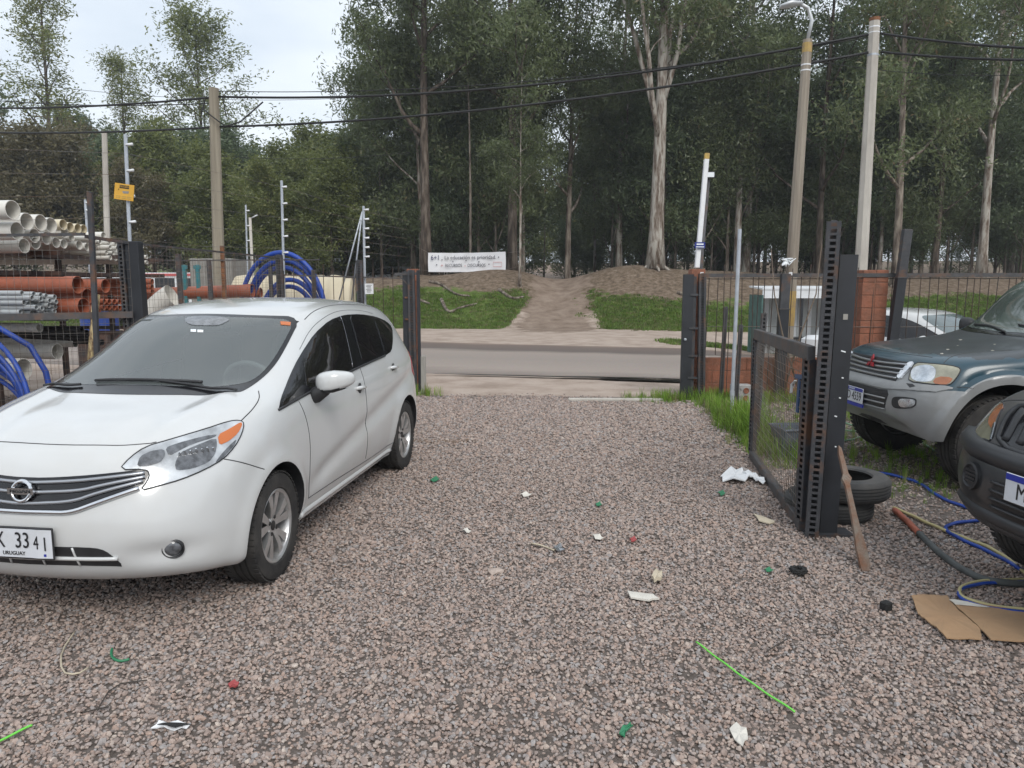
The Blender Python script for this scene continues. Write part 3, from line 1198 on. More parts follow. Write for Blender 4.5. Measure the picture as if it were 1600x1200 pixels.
# ---- left fence round the pipe rack
P1 = Vector((-3.90, 7.0, 0))                       # thin tall post
CC = Vector((-3.69, 7.45, 0))                      # big column
cb = empty('steel_column', CC)
tag(cb, 'thick dark steel column at the corner of the pipe yard fence', 'column')
slotted_post('slotted_upright', (-.075, -.03, 0), (-.095, -.03, 2.06), .055, .08, cb)
MB().bar((.03, 0, 0), (.005, 0, 2.06), .13, .12).build('tube', 'fence_plate', cb, bevel=.006)
tp = empty('fence_post', P1)
tag(tp, 'thin tall dark post in front of the stacked white pipes', 'fence post')
MB().bar((0, 0, 0), (.07, 0, 2.48), .042, .04).build('shaft', 'fence_steel', tp, bevel=.003)

fa = empty('mesh_fence', (0, 0, 0))
tag(fa, 'wire mesh fence panel with dark rails in front of the stacked pipes', 'fence')
LFT = Vector((-5.6, 6.6, 0))
MB().bar((LFT.x, LFT.y, 2.05), (P1.x, P1.y, 2.10), .025, .025).build('top_rail', 'fence_steel', fa)
MB().bar((LFT.x, LFT.y, 1.335), (CC.x, CC.y - .10, 1.355), .03, .062).build('middle_rail', 'rail_steel', fa)
MB().bar((LFT.x, LFT.y, .12), (CC.x, CC.y - .10, .12), .03, .05).build('bottom_rail', 'rail_steel', fa)


def weld_mesh(name, A, B, z0, z1, nx, nz, parent, r=.0016, jag=.0):
    mb = MB()
    A, B = Vector(A), Vector(B)
    rj = random.Random(nx)
    for k in range(nx + 1):
        p = A.lerp(B, k / nx)
        mb.tube([(p.x, p.y, z0), (p.x + rj.uniform(-jag, jag), p.y, z1 + rj.uniform(0, jag * 2))], r, n=3, cap=False)
    for k in range(nz + 1):
        z = z0 + (z1 - z0) * k / nz
        mb.tube([(A.x, A.y, z), ((A.x + B.x) / 2, (A.y + B.y) / 2, z - rj.uniform(0, jag)), (B.x, B.y, z)], r, n=3, cap=False)
    o = mb.build(name, 'wire', parent)
    o['kind'] = 'stuff'
    return o


weld_mesh('wire_mesh', (LFT.x, LFT.y, 0), (CC.x, CC.y - .1, 0), .15, 2.05, 34, 22, fa, r=.0017, jag=.012)
fb = empty('mesh_fence', (0, 0, 0))
tag(fb, 'wire mesh side fence running back from the thick steel column', 'fence')
CB2 = Vector((-3.55, 11.8, 0))
MB().bar((P1.x, P1.y, 2.08), (CC.x, CC.y, 2.04), .025, .03).build('top_rail', 'fence_steel', fb)
MB().bar((CC.x, CC.y, 2.04), (CB2.x - .1, CB2.y, 2.06), .018, .022).build('top_rail', 'rail_steel', fb)
weld_mesh('wire_mesh', (CC.x, CC.y, 0), (CB2.x, CB2.y, 0), .2, 2.02, 60, 24, fb, r=.0017, jag=.02)
for t, zt in ((.22, 1.98), (.40, 1.94)):
    p = CC.lerp(CB2, t)
    MB().bar((p.x, p.y, 0), (p.x - .02, p.y, zt), .045, .04).build('fence_stake', 'rail_steel', fb)
weld_f = empty('mesh_fence', (0, 0, 0))
tag(weld_f, 'wire mesh fence in front of the blue coil and cream tank', 'fence')
weld_mesh('wire_mesh', (-7.6, 12.2, 0), (-3.0, 11.9, 0), .2, 2.02, 58, 22, weld_f, r=.0018, jag=.03)
MB().bar((-7.6, 12.2, 2.02), (-3.0, 11.9, 2.03), .012, .018).build('top_rail', 'rail_steel', weld_f)
for (u, zt) in ((352, 2.25), (425, 1.92), (492, 1.88)):
    x = (u - 800) / 1176.5 * 12.0
    MB().bar((x, 12.05, 0), (x, 12.05, zt), .055, .05).build('fence_stake', 'rust' if u == 352 else 'rail_steel', weld_f)


# ================================================================== pipe yard
mat('pvc_white', (.66, .64, .59), .42, var=.10, vscale=3, dirt=(.36, .31, .25), dscale=5, damt=.35)
mat('pvc_cream', (.62, .55, .40), .45, var=.10, vscale=3, dirt=(.35, .30, .22), dscale=5, damt=.35)
mat('pvc_grey', (.40, .42, .43), .45, var=.12, vscale=4, dirt=(.30, .28, .25), dscale=5, damt=.3)
mat('pvc_terracotta', (.33, .095, .050), .5, var=.18, vscale=3, dirt=(.16, .10, .075), dscale=5, damt=.4)
mat('pvc_black', (.025, .025, .027), .5, var=.3)
mat('hose_blue', (.010, .050, .30), .42, var=.2, vscale=5)
mat('tank_cream', (.52, .45, .32), .5, var=.08, vscale=2)
mat('rack_steel', (.035, .035, .038), .6, base2=(.09, .045, .030), vscale=5)
mat('teal_paint', (.035, .20, .23), .5, dirt=(.2, .15, .1), dscale=6, damt=.4)

mat('tub_grey', (.10, .125, .16), .55, var=.15, vscale=4, dirt=(.25, .22, .18), dscale=5, damt=.4)

_pipe_cache = {}


def pipe_mesh(r, L, wall, bell, material):
    k = (round(r, 4), round(L, 2), round(wall, 4), bell, material)
    if k not in _pipe_cache:
        rb = r * (1.08 if bell else 1.0)
        prof = [(r - wall, L), (r, L)]
        if bell:
            prof += [(r, .16), (rb, .13), (rb, 0), (rb - wall, 0), (rb - wall, .13), (r - wall, .16)]
        else:
            prof += [(r, 0), (r - wall, 0)]
        mb = MB()
        mb.lathe(prof, (0, 0, 0), (-1, 0, 0), n=22 if r > .04 else 12, closed=True)
        o = mb.build('pipe', material, smooth=True, angle=40)
        _pipe_cache[k] = o.data
        bpy.data.objects.remove(o)
    return _pipe_cache[k]


def pipe(name, x, y, z, r, L, material, label, group, rz=0.0, ry=0.0, bell=False, wall=None, cat='pipe'):
    o = bpy.data.objects.new(name, pipe_mesh(r, L, wall or max(.004, r * .07), bell, material))
    o.location = (x, y, z)
    o.rotation_euler = (0, ry, rz)
    link(o)
    tag(o, label, cat, group)
    return o


# rack: uprights and arms
rk = empty('pipe_rack', (-5.9, 9.6, 0))
tag(rk, 'rusty dark steel rack carrying the stacked pipes', 'rack')
for y in (-1.9, -.5, .9, 2.2):
    for x in (-.35, -2.6):
        MB().bar((x, y, 0), (x, y, 2.02), .06, .06).build('upright', 'rack_steel', rk)
    for z in (.98, 1.30, 1.78, 2.02):
        MB().bar((.5, y, z), (-3.6, y, z), .05, .05).build('arm', 'rack_steel', rk)
for z in (1.78, 2.0):
    MB().bar((.15, -2.3, z), (.15, 2.6, z), .04, .05).build('beam', 'rack_steel', rk)
rp = random.Random(8)
XE = -5.25
RZ = -.16                                     # the pipes point a little towards the road
# top shelf, surveyed end rings (u, v, distance, radius)
tops = [(20, 328, 7.85, .098, 'pvc_white'), (27, 361, 8.0, .094, 'pvc_white'), (42, 346, 8.45, .094, 'pvc_white'), (64, 348, 8.75, .094, 'pvc_white'), (80, 352, 9.05, .090, 'pvc_white'),
        (54, 368, 8.65, .080, 'pvc_white'), (73, 372, 8.95, .076, 'pvc_white'), (99, 351, 9.35, .066, 'pvc_cream'), (110, 355, 9.6, .062, 'pvc_cream'), (122, 357, 9.85, .062, 'pvc_cream'), (131, 358, 10.1, .060, 'pvc_cream'),
        (101, 364, 9.4, .062, 'pvc_white'), (88, 379, 9.2, .062, 'pvc_white'), (100, 381, 9.4, .058, 'pvc_white'), (124, 383, 9.8, .058, 'pvc_white'), (137, 386, 10.0, .055, 'pvc_white'), (162, 368, 10.6, .050, 'pvc_white'),
        (56, 380, 8.7, .070, 'pvc_white'), (38, 384, 8.3, .080, 'pvc_white'), (112, 372, 9.6, .050, 'pvc_white'), (148, 374, 10.3, .046, 'pvc_white')]
for k, (u, v, Y, r, m) in enumerate(tops):
    q = at(u, v, Y)
    nm = ['large white', 'white', 'cream'][2 if m == 'pvc_cream' else (0 if r > .085 else 1)]
    uniq = {0: 'topmost large white pipe of the stack at the picture edge', 1: 'large white pipe under the topmost one at the picture edge', 2: 'second large white pipe end from the picture edge', 3: 'third large white pipe end from the picture edge', 4: 'fourth large white pipe end from the picture edge', 7: 'nearest of the cream pipe ends', 8: 'second of the cream pipe ends', 9: 'third of the cream pipe ends', 10: 'farthest of the cream pipe ends'}
    pipe('plastic_pipe', q.x, q.y, q.z, r, 4.2 + .3 * (k % 4), m, uniq.get(k, f'{nm} plastic pipe in the lower layers of the top stack'), f'{nm} pipes on the top shelf', RZ + rp.uniform(-.02, .02), 0)
for k in range(30):                            # the rows behind and between
    t = rp.random()
    u = 4 + 148 * t
    v = 340 + 24 * t + rp.random() * (50 - 22 * t)
    Y = 8.0 + 2.2 * t + .25
    q = at(u, v, Y)
    pipe('plastic_pipe', q.x - .35, q.y, q.z, .058, 4.4, 'pvc_white' if k % 4 else 'pvc_cream', 'white pipe set back in the rows of the top stack' if k % 4 else 'cream pipe set back in the rows of the top stack', 'pipes set back in the top stack', RZ + rp.uniform(-.02, .02), 0)
# small bundle at the far end of the top shelf
for i in range(9):
    for j in range(4):
        u, v = 163 + i * 7.6, 378 + j * 8.2 + i * .9
        Y = 10.4 + i * .16
        q = at(u + (j % 2) * 3, v, Y)
        pipe('thin_pipe', q.x + rp.uniform(-.06, .06), q.y, q.z, .030, 3.6, 'pvc_white', 'thin white pipe in the far bundle of the top shelf', 'thin white pipes of the far bundle', RZ, 0, wall=.004)
# a long white main along the shelf edge
q = at(192, 397, 10.9)
pipe('plastic_pipe', q.x, q.y, q.z, .085, 6.0, 'pvc_white', 'long white pipe lying along the front edge of the top shelf', None, .34, 0)
# terracotta pipes on the middle shelf
terr = [(122, 445, 8.0, .085, 4.2), (137, 463, 8.2, .085, 4.2), (131, 479, 8.05, .085, 4.2), (165, 447, 8.9, .080, 4.0), (152, 488, 8.5, .06, 3.6)]
for k, (u, v, Y, r, L) in enumerate(terr):
    q = at(u, v, Y)
    pipe('drain_pipe', q.x, q.y, q.z, r, L, 'pvc_terracotta', 'wide terracotta drain pipe on the middle shelf', 'wide terracotta pipes on the middle shelf', RZ, 0, bell=(k % 2 == 0))
for i in range(5):
    for j in range(2):
        q = at(163 + i * 8, 471 + j * 9 + i * .3, 9.4 + i * .1)
        pipe('drain_pipe', q.x, q.y, q.z, .034, 3.2, 'pvc_terracotta', 'slim terracotta pipe in the bundle under the wide ones', 'slim terracotta pipes', RZ, 0, wall=.004)
for j in range(3):
    q = at(238, 440 + j * 8, 11.2)
    pipe('drain_pipe', q.x, q.y, q.z, .045, 3.5, 'pvc_terracotta', 'terracotta pipe in the low stack beyond the steel column', 'terracotta pipes beyond the column', RZ * .5, 0)
# long terracotta sewer pipes towards the tank
for (u, v, Y, r, lab) in ((395, 454, 12.6, .105, 'long ribbed terracotta pipe reaching towards the blue coil'), (408, 457, 12.9, .075, 'narrower terracotta pipe behind the long ribbed one')):
    q = at(u, v, Y)
    o = pipe('drain_pipe', q.x, q.y, q.z, r, 2.6, 'pvc_terracotta', lab, None, -.06, -.035, bell=True)
# grey pipes in a dense bundle
for i in range(11):
    for j in range(6):
        u, v = 40 + i * 9.0 + (j % 2) * 4, 458 + j * 7.4 + i * 1.5
        if v > 497 + (i > 6) * 2 or (i > 7 and j < 2):
            continue
        Y = 7.55 + i * .10 + rp.uniform(-.02, .02)
        q = at(u + rp.uniform(-5, 5), v, Y)
        pipe('grey_pipe', q.x + rp.uniform(-.08, .08), q.y, q.z, .026, 3.4, 'pvc_grey', 'thin pale grey pipe in the dense bundle on the middle shelf', 'thin grey pipes of the dense bundle', RZ, 0, wall=.004)
# dark pipes and big white mains on the low shelf
for k in range(5):
    q = at(128 + k * 8, 515 + k * 5, 8.3 + .12 * k)
    pipe('dark_pipe', q.x, q.y, q.z, .035, 3.4, 'pvc_black', 'dark pipe on the low shelf behind the mesh', 'dark pipes on the low shelf', RZ, .01 * k)
for (u, v, Y, r) in ((90, 549, 8.35, .088), (37, 577, 7.75, .115), (118, 536, 8.8, .05), (62, 512, 8.0, .05)):
    q = at(u, v, Y)
    pipe('water_main', q.x, q.y, q.z, r, 3.6, 'pvc_white', f'wide white pipe low on the rack behind the blue hoses' if r > .06 else 'narrow white pipe low on the rack behind the mesh', 'wide low white pipes' if r > .06 else 'narrow low white pipes', RZ, 0)


# blue hose coils
def coil(name, label, c, axis_d, R, r, turns, spread, material='hose_blue', squash=1.0, loose=.0, seed=1):
    e = empty(name, c)
    tag(e, label, 'hose coil')
    d = Vector(axis_d).normalized()
    s = d.cross(Vector((0, 0, 1))).normalized()
    t = s.cross(d)
    rn = random.Random(seed)
    for k in range(turns):
        RR = R * (1 - .5 * (1 - squash) * 0) * (1 - loose * k) * rn.uniform(.97, 1.03)
        off = d * (spread * (k - turns / 2)) + s * rn.uniform(-.05, .05)
        ring = []
        for a in np.linspace(0, 2 * math.pi, 49)[:-1]:
            ring.append(off + s * (math.cos(a) * RR) + t * (math.sin(a) * RR * squash - (R - RR) * squash * .9) + d * (.03 * math.sin(2 * a + k)))
        MB().tube(ring, r, n=10, closed=True).build('hose_turn', material, e, smooth=True)
    return e


coil('blue_hose_coil', 'standing coil of thick blue hose in front of the cream tank', (-3.78, 12.75, 1.06), (.15, 1, 0), .76, .040, 5, .08, squash=1.50, loose=.065, seed=3)
coil('blue_hose_coil', 'coil of blue hose behind the mesh fence at the picture edge', (-5.35, 7.35, .40), (.25, 1, 0), .84, .023, 9, .035, squash=1.0, loose=.035, seed=6)
tg = MB()
tg.tube([(-5.3, 7.2, 1.28), (-4.95, 7.25, 1.24), (-4.68, 7.3, 1.05), (-4.55, 7.3, .80), (-4.5, 7.3, .45), (-4.5, 7.3, .02)], .027, n=10)
tag(tg.build('blue_hose', 'hose_blue', smooth=True), 'single blue hose arching down beside the blue coil', 'hose')

# cream tank lying behind the coil
tk = empty('water_tank', (-4.05, 13.9, .16))
tag(tk, 'cream plastic tank behind the blue hose coil', 'tank')
prof = [(0, -1.0), (.50, -1.0), (.60, -.94), (.62, -.80)]
for k in range(6):
    z = -.7 + k * .26
    prof += [(.62, z), (.60, z + .03), (.60, z + .10), (.62, z + .13)]
prof += [(.62, .82), (.60, .95), (.50, 1.0), (0, 1.0)]
MB().lathe(prof, (0, 0, 1.04), (1, .12, 0), n=40).build('shell', 'tank_cream', tk, smooth=True, angle=40)
MB().lathe([(.52, 0), (.56, .02), (.56, .14), (.50, .17), (0, .17)], (.95, .1, 1.04), (1, .12, 0), n=32).build('lid', 'tank_cream', tk, smooth=True, angle=40)
for x in (-.6, .6):
    MB().box((x, 0, .14), (.14, 1.0, .60)).build('cradle', 'rack_steel', tk)
# white pipe elbow behind the column
eb = MB()
q = at(250, 470, 9.4)
eb.tube([(-.18, 0, -.22), (-.08, 0, -.10), (.04, 0, .0), (.16, 0, .06)], [.14, .13, .13, .15], n=20, cap=False)
tag(eb.build('pipe_elbow', 'pvc_white', smooth=True, loc=q), 'wide white plastic pipe bend beside the thick steel column', 'pipe bend')
# peeling post
q = at(150, 500, 7.25)
MB_ = MB()
MB_.tube([(q.x - .20, 7.25, 0), (q.x - .06, 7.25, 1.0), (q.x + .02, 7.25, 1.55)], [.038, .036, .034], n=10)
mat('peeling', (.46, .36, .19), .85, base2=(.13, .075, .04), vscale=16, stretch=(1, 1, .3), edge=(.45, .55), bump=.5)
tag(MB_.build('wooden_post', 'peeling', smooth=True), 'wooden post with peeling yellow bark behind the mesh fence', 'post')


# ================================================================== trees
def bark_mat(name, pale, mid, dark, sc=2.0, balance=(.38, .5, .62)):
    m = bpy.data.materials.new(name)
    MATS[name] = m
    m.use_nodes = True
    nt = m.node_tree
    b = nt.nodes['Principled BSDF']
    b.inputs['Roughness'].default_value = .9
    b.inputs['Specular IOR Level'].default_value = .15
    tc = nt.nodes.new('ShaderNodeTexCoord')
    mp = nt.nodes.new('ShaderNodeMapping')
    mp.inputs['Scale'].default_value = (2.2, 2.2, .42)
    nt.links.new(tc.outputs['Object'], mp.inputs['Vector'])
    n = nt.nodes.new('ShaderNodeTexNoise')
    n.inputs['Scale'].default_value = sc
    n.inputs['Detail'].default_value = 9
    n.inputs['Roughness'].default_value = .62
    nt.links.new(mp.outputs['Vector'], n.inputs['Vector'])
    r = nt.nodes.new('ShaderNodeValToRGB')
    r.color_ramp.elements.new(.5)
    for e, p, c in zip(r.color_ramp.elements, balance, (dark, mid, pale)):
        e.position = p
        e.color = (*c, 1)
    nt.links.new(n.outputs['Fac'], r.inputs['Fac'])
    nt.links.new(r.outputs['Color'], b.inputs['Base Color'])
    bp = nt.nodes.new('ShaderNodeBump')
    bp.inputs['Strength'].default_value = .7
    bp.inputs['Distance'].default_value = .06
    nt.links.new(n.outputs['Fac'], bp.inputs['Height'])
    nt.links.new(bp.outputs['Normal'], b.inputs['Normal'])


bark_mat('bark_pale', (.37, .345, .305), (.22, .185, .155), (.11, .08, .06), 2.4, (.40, .48, .56))
bark_mat('bark_dark', (.17, .14, .115), (.085, .066, .052), (.035, .027, .022), 2.4)
bark_mat('bark_mid', (.30, .26, .215), (.17, .14, .115), (.07, .053, .042), 2.6)


def leaf_mat(name, cols, transl=.48):
    """leaf colour from a per-leaf attribute, light passes through a little"""
    m = bpy.data.materials.new(name)
    MATS[name] = m
    m.use_nodes = True
    nt = m.node_tree
    b = nt.nodes['Principled BSDF']
    b.inputs['Roughness'].default_value = .42
    b.inputs['Specular IOR Level'].default_value = .65
    a = nt.nodes.new('ShaderNodeAttribute')
    a.attribute_name = 'tint'
    oi = nt.nodes.new('ShaderNodeObjectInfo')
    ad = nt.nodes.new('ShaderNodeMath')
    ad.operation = 'MULTIPLY_ADD'
    nt.links.new(oi.outputs['Random'], ad.inputs[0])
    ad.inputs[1].default_value = .22
    nt.links.new(a.outputs['Fac'], ad.inputs[2])
    r = nt.nodes.new('ShaderNodeValToRGB')
    while len(r.color_ramp.elements) < len(cols):
        r.color_ramp.elements.new(.5)
    for e, (p, c) in zip(r.color_ramp.elements, cols):
        e.position = p
        e.color = (*c, 1)
    nt.links.new(ad.outputs[0], r.inputs['Fac'])
    nt.links.new(r.outputs['Color'], b.inputs['Base Color'])
    t = nt.nodes.new('ShaderNodeBsdfTranslucent')
    nt.links.new(r.outputs['Color'], t.inputs['Color'])
    ms = nt.nodes.new('ShaderNodeMixShader')
    ms.inputs['Fac'].default_value = transl
    nt.links.new(b.outputs[0], ms.inputs[1])
    nt.links.new(t.outputs[0], ms.inputs[2])
    nt.links.new(ms.outputs[0], nt.nodes['Material Output'].inputs['Surface'])


leaf_mat('leaf_gum', [(0, (0.092, 0.11, 0.051)), (0.35, (0.132, 0.165, 0.072)), (0.65, (0.172, 0.215, 0.093)), (0.9, (0.218, 0.231, 0.117)), (1.0, (0.253, 0.188, 0.105))])
leaf_mat('leaf_cool', [(0, (0.074, 0.102, 0.054)), (0.45, (0.12, 0.164, 0.08)), (0.8, (0.168, 0.22, 0.109)), (1.0, (0.21, 0.237, 0.128))])
leaf_mat('leaf_olive', [(0, (0.103, 0.124, 0.042)), (0.5, (0.177, 0.209, 0.062)), (0.85, (0.259, 0.278, 0.089)), (1.0, (0.31, 0.27, 0.115))])
leaf_mat('leaf_rust', [(0, (0.105, 0.092, 0.047)), (0.5, (0.165, 0.14, 0.068)), (1.0, (0.187, 0.172, 0.081))])


def grow(seed, H, r0, bare=.4, n_limb=9, limb=.34, up=.85, n_leaf=16000, leaf=(.17, .050), clump=.95, lean=(0, 0), fork=None, top=1.0, droop=.55, sub=5, vary=(.7, 1.2), thin_top=None):
    """a tree as two vertex/face sets: wood (trunk, limbs, twigs) and leaves gathered in clumps round the twigs"""
    r = random.Random(seed)
    g = np.random.default_rng(seed)
    wood = MB()
    tips = []

    def curve(p, d, L, n, wander, lift):
        pts = [p.copy()]
        dd = d.normalized()
        for k in range(n):
            dd = (dd + Vector((r.gauss(0, wander), r.gauss(0, wander), r.gauss(0, wander) + lift))).normalized()
            p = p + dd * (L / n)
            pts.append(p.copy())
        return pts, dd
    # trunk with a flared foot
    nT = 16
    trunk = []
    ph = r.uniform(0, 6.28)
    for k in range(nT + 1):
        t = k / nT
        trunk.append(Vector((lean[0] * t * H + .012 * H * math.sin(3.1 * t + ph) * t, lean[1] * t * H + .012 * H * math.cos(2.7 * t + ph) * t, t * H * top)))
    rad_t = [r0 * ((1 - .86 * (k / nT)) + (.38 * math.exp(-k * 1.9) if k < 6 else 0)) for k in range(nT + 1)]
    wood.tube(trunk, rad_t, n=12)
    for k in range(6):                                          # root buttresses
        a = k * 1.05 + r.uniform(-.3, .3)
        wood.tube([Vector((0, 0, r0 * 1.5)), Vector((math.cos(a) * r0 * 1.25, math.sin(a) * r0 * 1.25, .08)), Vector((math.cos(a) * r0 * 2.4, math.sin(a) * r0 * 2.4, -.25))], [r0 * .45, r0 * .26, r0 * .08], n=6)

    def on_trunk(t):
        f = t * nT
        i = min(int(f), nT - 1)
        return trunk[i].lerp(trunk[i + 1], f - i), rad_t[i] + (rad_t[i + 1] - rad_t[i]) * (f - i)
    for k in range(n_limb):
        t = bare + (1 - bare) * ((k + r.uniform(.1, .9)) / n_limb) ** .9
        t = min(t, .97)
        p, pr = on_trunk(t)
        a = k * 2.4 + r.uniform(-.5, .5)
        el = r.uniform(.55, 1.25) * up
        d = Vector((math.cos(a) * math.cos(el), math.sin(a) * math.cos(el), math.sin(el)))
        L = H * limb * (1.15 - .75 * (t - bare) / (1 - bare)) * r.uniform(*vary)
        pts, dd = curve(p, d, L, 6, .13, .03)
        br = min(pr * .62, r0 * .5)
        wood.tube(pts, [br * (1 - .82 * q / 6) for q in range(7)], n=7)
        for q in range(sub):
            i = min(5, 1 + int((q + 1) * 5 / sub))
            sp = pts[i].lerp(pts[i + 1], r.random())
            sd = (dd + Vector((r.gauss(0, .7), r.gauss(0, .7), r.gauss(.15, .4)))).normalized()
            sl = L * r.uniform(.22, .5)
            sp_, _ = curve(sp, sd, sl, 4, .22, .02)
            sr = max(.010, br * .32)
            wood.tube(sp_, [sr * (1 - .75 * e / 4) for e in range(5)], n=4)
            tips += [(sp_[2], .8), (sp_[3], 1.0), (sp_[4], 1.1)]
        tips.append((pts[-1], 1.1))
    if fork:
        for (t, az, el, L) in fork:
            p, pr = on_trunk(t)
            d = Vector((math.cos(az) * math.cos(el), math.sin(az) * math.cos(el), math.sin(el)))
            pts, dd = curve(p, d, L, 7, .07, .05)
            wood.tube(pts, [pr * .50 * (1 - .7 * q / 7) for q in range(8)], n=8)
            for q in range(6):
                i = 3 + q * 4 // 6
                sd = (dd + Vector((r.gauss(0, .8), r.gauss(0, .8), r.gauss(.1, .4)))).normalized()
                sp_, _ = curve(pts[i], sd, L * r.uniform(.2, .4), 4, .2, .02)
                wood.tube(sp_, [pr * .14 * (1 - .7 * e / 4) for e in range(5)], n=4)
                tips += [(sp_[3], 1.0), (sp_[4], 1.1)]
            tips.append((pts[-1], 1.1))
    # leaves
    T = np.array([[p.x, p.y, p.z] for p, s in tips])
    S = np.array([s for p, s in tips])
    wgt = S * g.uniform(.3, 1.6, len(S))
    if thin_top:
        wgt = wgt * np.where(T[:, 2] > .74 * H, thin_top, 1.0)
    idx = g.choice(len(T), n_leaf, p=wgt / wgt.sum())
    # each clump is a handful of tighter sprays
    spray = g.normal(0, 1, (len(T), 7, 3)) * np.array([.55, .55, .42]) * clump
    k2 = g.integers(0, 7, n_leaf)
    C = T[idx] + spray[idx, k2] * S[idx, None] + g.normal(0, 1, (n_leaf, 3)) * np.array([.26, .26, .22]) * clump
    ctint = g.uniform(0, .62, (len(T), 7))
    tint = np.clip(ctint[idx, k2] + g.uniform(-.08, .22, n_leaf), 0, 1)
    ll = leaf[0] * np.exp(g.normal(0, .25, n_leaf))
    lw = leaf[1] * np.exp(g.normal(0, .2, n_leaf))
    az = g.uniform(0, 2 * np.pi, n_leaf)
    el = g.normal(-droop, .5, n_leaf)
    d = np.stack([np.cos(az) * np.cos(el), np.sin(az) * np.cos(el), np.sin(el)], 1)
    q = g.normal(0, 1, (n_leaf, 3))
    s = np.cross(d, q)
    s /= np.linalg.norm(s, axis=1, keepdims=True) + 1e-9
    A = C - d * ll[:, None] * .5
    B = C + d * ll[:, None] * .5
    mid = C + np.cross(d, s) * (ll * .10)[:, None]
    V = np.stack([A, mid + s * lw[:, None] * .5, B, mid - s * lw[:, None] * .5], 1).reshape(-1, 3)
    F = np.arange(n_leaf * 4).reshape(-1, 4)
    return wood, V, F, tint


TREE_KINDS = {}


def tree_kind(key, bark, leafm, **kw):
    wood, V, F, tint = grow(**kw)
    t = wood.build('trunk', bark, smooth=True)
    c = np_mesh('crown', V, F, leafm)
    a = c.data.attributes.new('tint', 'FLOAT', 'FACE')
    a.data.foreach_set('value', tint.astype(np.float32))
    TREE_KINDS[key] = (t.data, c.data)
    bpy.data.objects.remove(t)
    bpy.data.objects.remove(c)


def plant_tree(key, x, y, s, rz, name, label, group=None, z=None, sz=None, cat='tree'):
    e = empty(name, (x, y, (hz(x, y) if z is None else z) - .05), rz)
    e.scale = (s, s, sz or s)
    tag(e, label, cat, group)
    for part, me in zip(('trunk', 'crown'), TREE_KINDS[key]):
        o = bpy.data.objects.new(part, me)
        link(o, e)
    return e


# kinds: gum trees with bare pale boles, cooler dense ones, slim poles, broad olive crowns, thickets
BIG = (.25, .078)
tree_kind('gum_a', 'bark_pale', 'leaf_gum', seed=1, H=20.5, r0=0.23, bare=0.26, n_limb=15, limb=.25, n_leaf=15860, clump=1.0, leaf=BIG, thin_top=.22)
tree_kind('gum_b', 'bark_mid', 'leaf_gum', seed=2, H=19.5, r0=0.19, bare=.20, n_limb=15, limb=.24, n_leaf=15860, clump=1.0, lean=(.02, 0), leaf=BIG, thin_top=.22)
tree_kind('gum_c', 'bark_dark', 'leaf_cool', seed=3, H=18.5, r0=0.19, bare=.15, n_limb=17, limb=.24, n_leaf=16470, clump=1.0, leaf=BIG, thin_top=.22)
tree_kind('slim_a', 'bark_mid', 'leaf_cool', seed=4, H=17, r0=.12, bare=.16, n_limb=14, limb=.18, n_leaf=10980, clump=.9, leaf=BIG, thin_top=.22)
tree_kind('slim_b', 'bark_pale', 'leaf_gum', seed=5, H=18, r0=.12, bare=.25, n_limb=12, limb=.18, n_leaf=9760, clump=.9, lean=(.03, .0), leaf=BIG, thin_top=.22)
tree_kind('mid_a', 'bark_mid', 'leaf_gum', seed=14, H=10, r0=.09, bare=.10, n_limb=14, limb=.28, n_leaf=14640, clump=.9, leaf=(.20, .066), up=1.0)
tree_kind('mid_b', 'bark_dark', 'leaf_cool', seed=15, H=8.5, r0=.08, bare=.08, n_limb=14, limb=.30, n_leaf=14640, clump=.9, leaf=(.20, .066), up=1.0)
FARL = (.30, .11)
tree_kind('broad_a', 'bark_dark', 'leaf_olive', seed=6, H=9.5, r0=.16, bare=.06, n_limb=15, limb=.40, n_leaf=22000, clump=1.05, up=.75, droop=.2, leaf=FARL, vary=(.35, 1.55))
tree_kind('broad_b', 'bark_dark', 'leaf_cool', seed=7, H=10.5, r0=.16, bare=.06, n_limb=15, limb=.38, n_leaf=24000, clump=1.05, up=.85, droop=.2, leaf=FARL, vary=(.35, 1.55))
tree_kind('broad_c', 'bark_dark', 'leaf_rust', seed=8, H=9, r0=.14, bare=.06, n_limb=15, limb=.40, n_leaf=20000, clump=1.05, up=.75, droop=.2, leaf=FARL, vary=(.35, 1.55))
tree_kind('thicket_a', 'bark_dark', 'leaf_cool', seed=9, H=5.0, r0=.06, bare=.04, n_limb=14, limb=.46, n_leaf=8000, clump=.66, up=.9, leaf=(.17, .06), droop=.1)
tree_kind('thicket_b', 'bark_dark', 'leaf_gum', seed=10, H=4.2, r0=.05, bare=.04, n_limb=13, limb=.46, n_leaf=8000, clump=.62, up=.9, leaf=(.17, .06), droop=.1)
tree_kind('bare_a', 'bark_mid', 'leaf_gum', seed=12, H=15, r0=.085, bare=.50, n_limb=8, limb=.16, n_leaf=5000, clump=.8, sub=4, leaf=BIG)
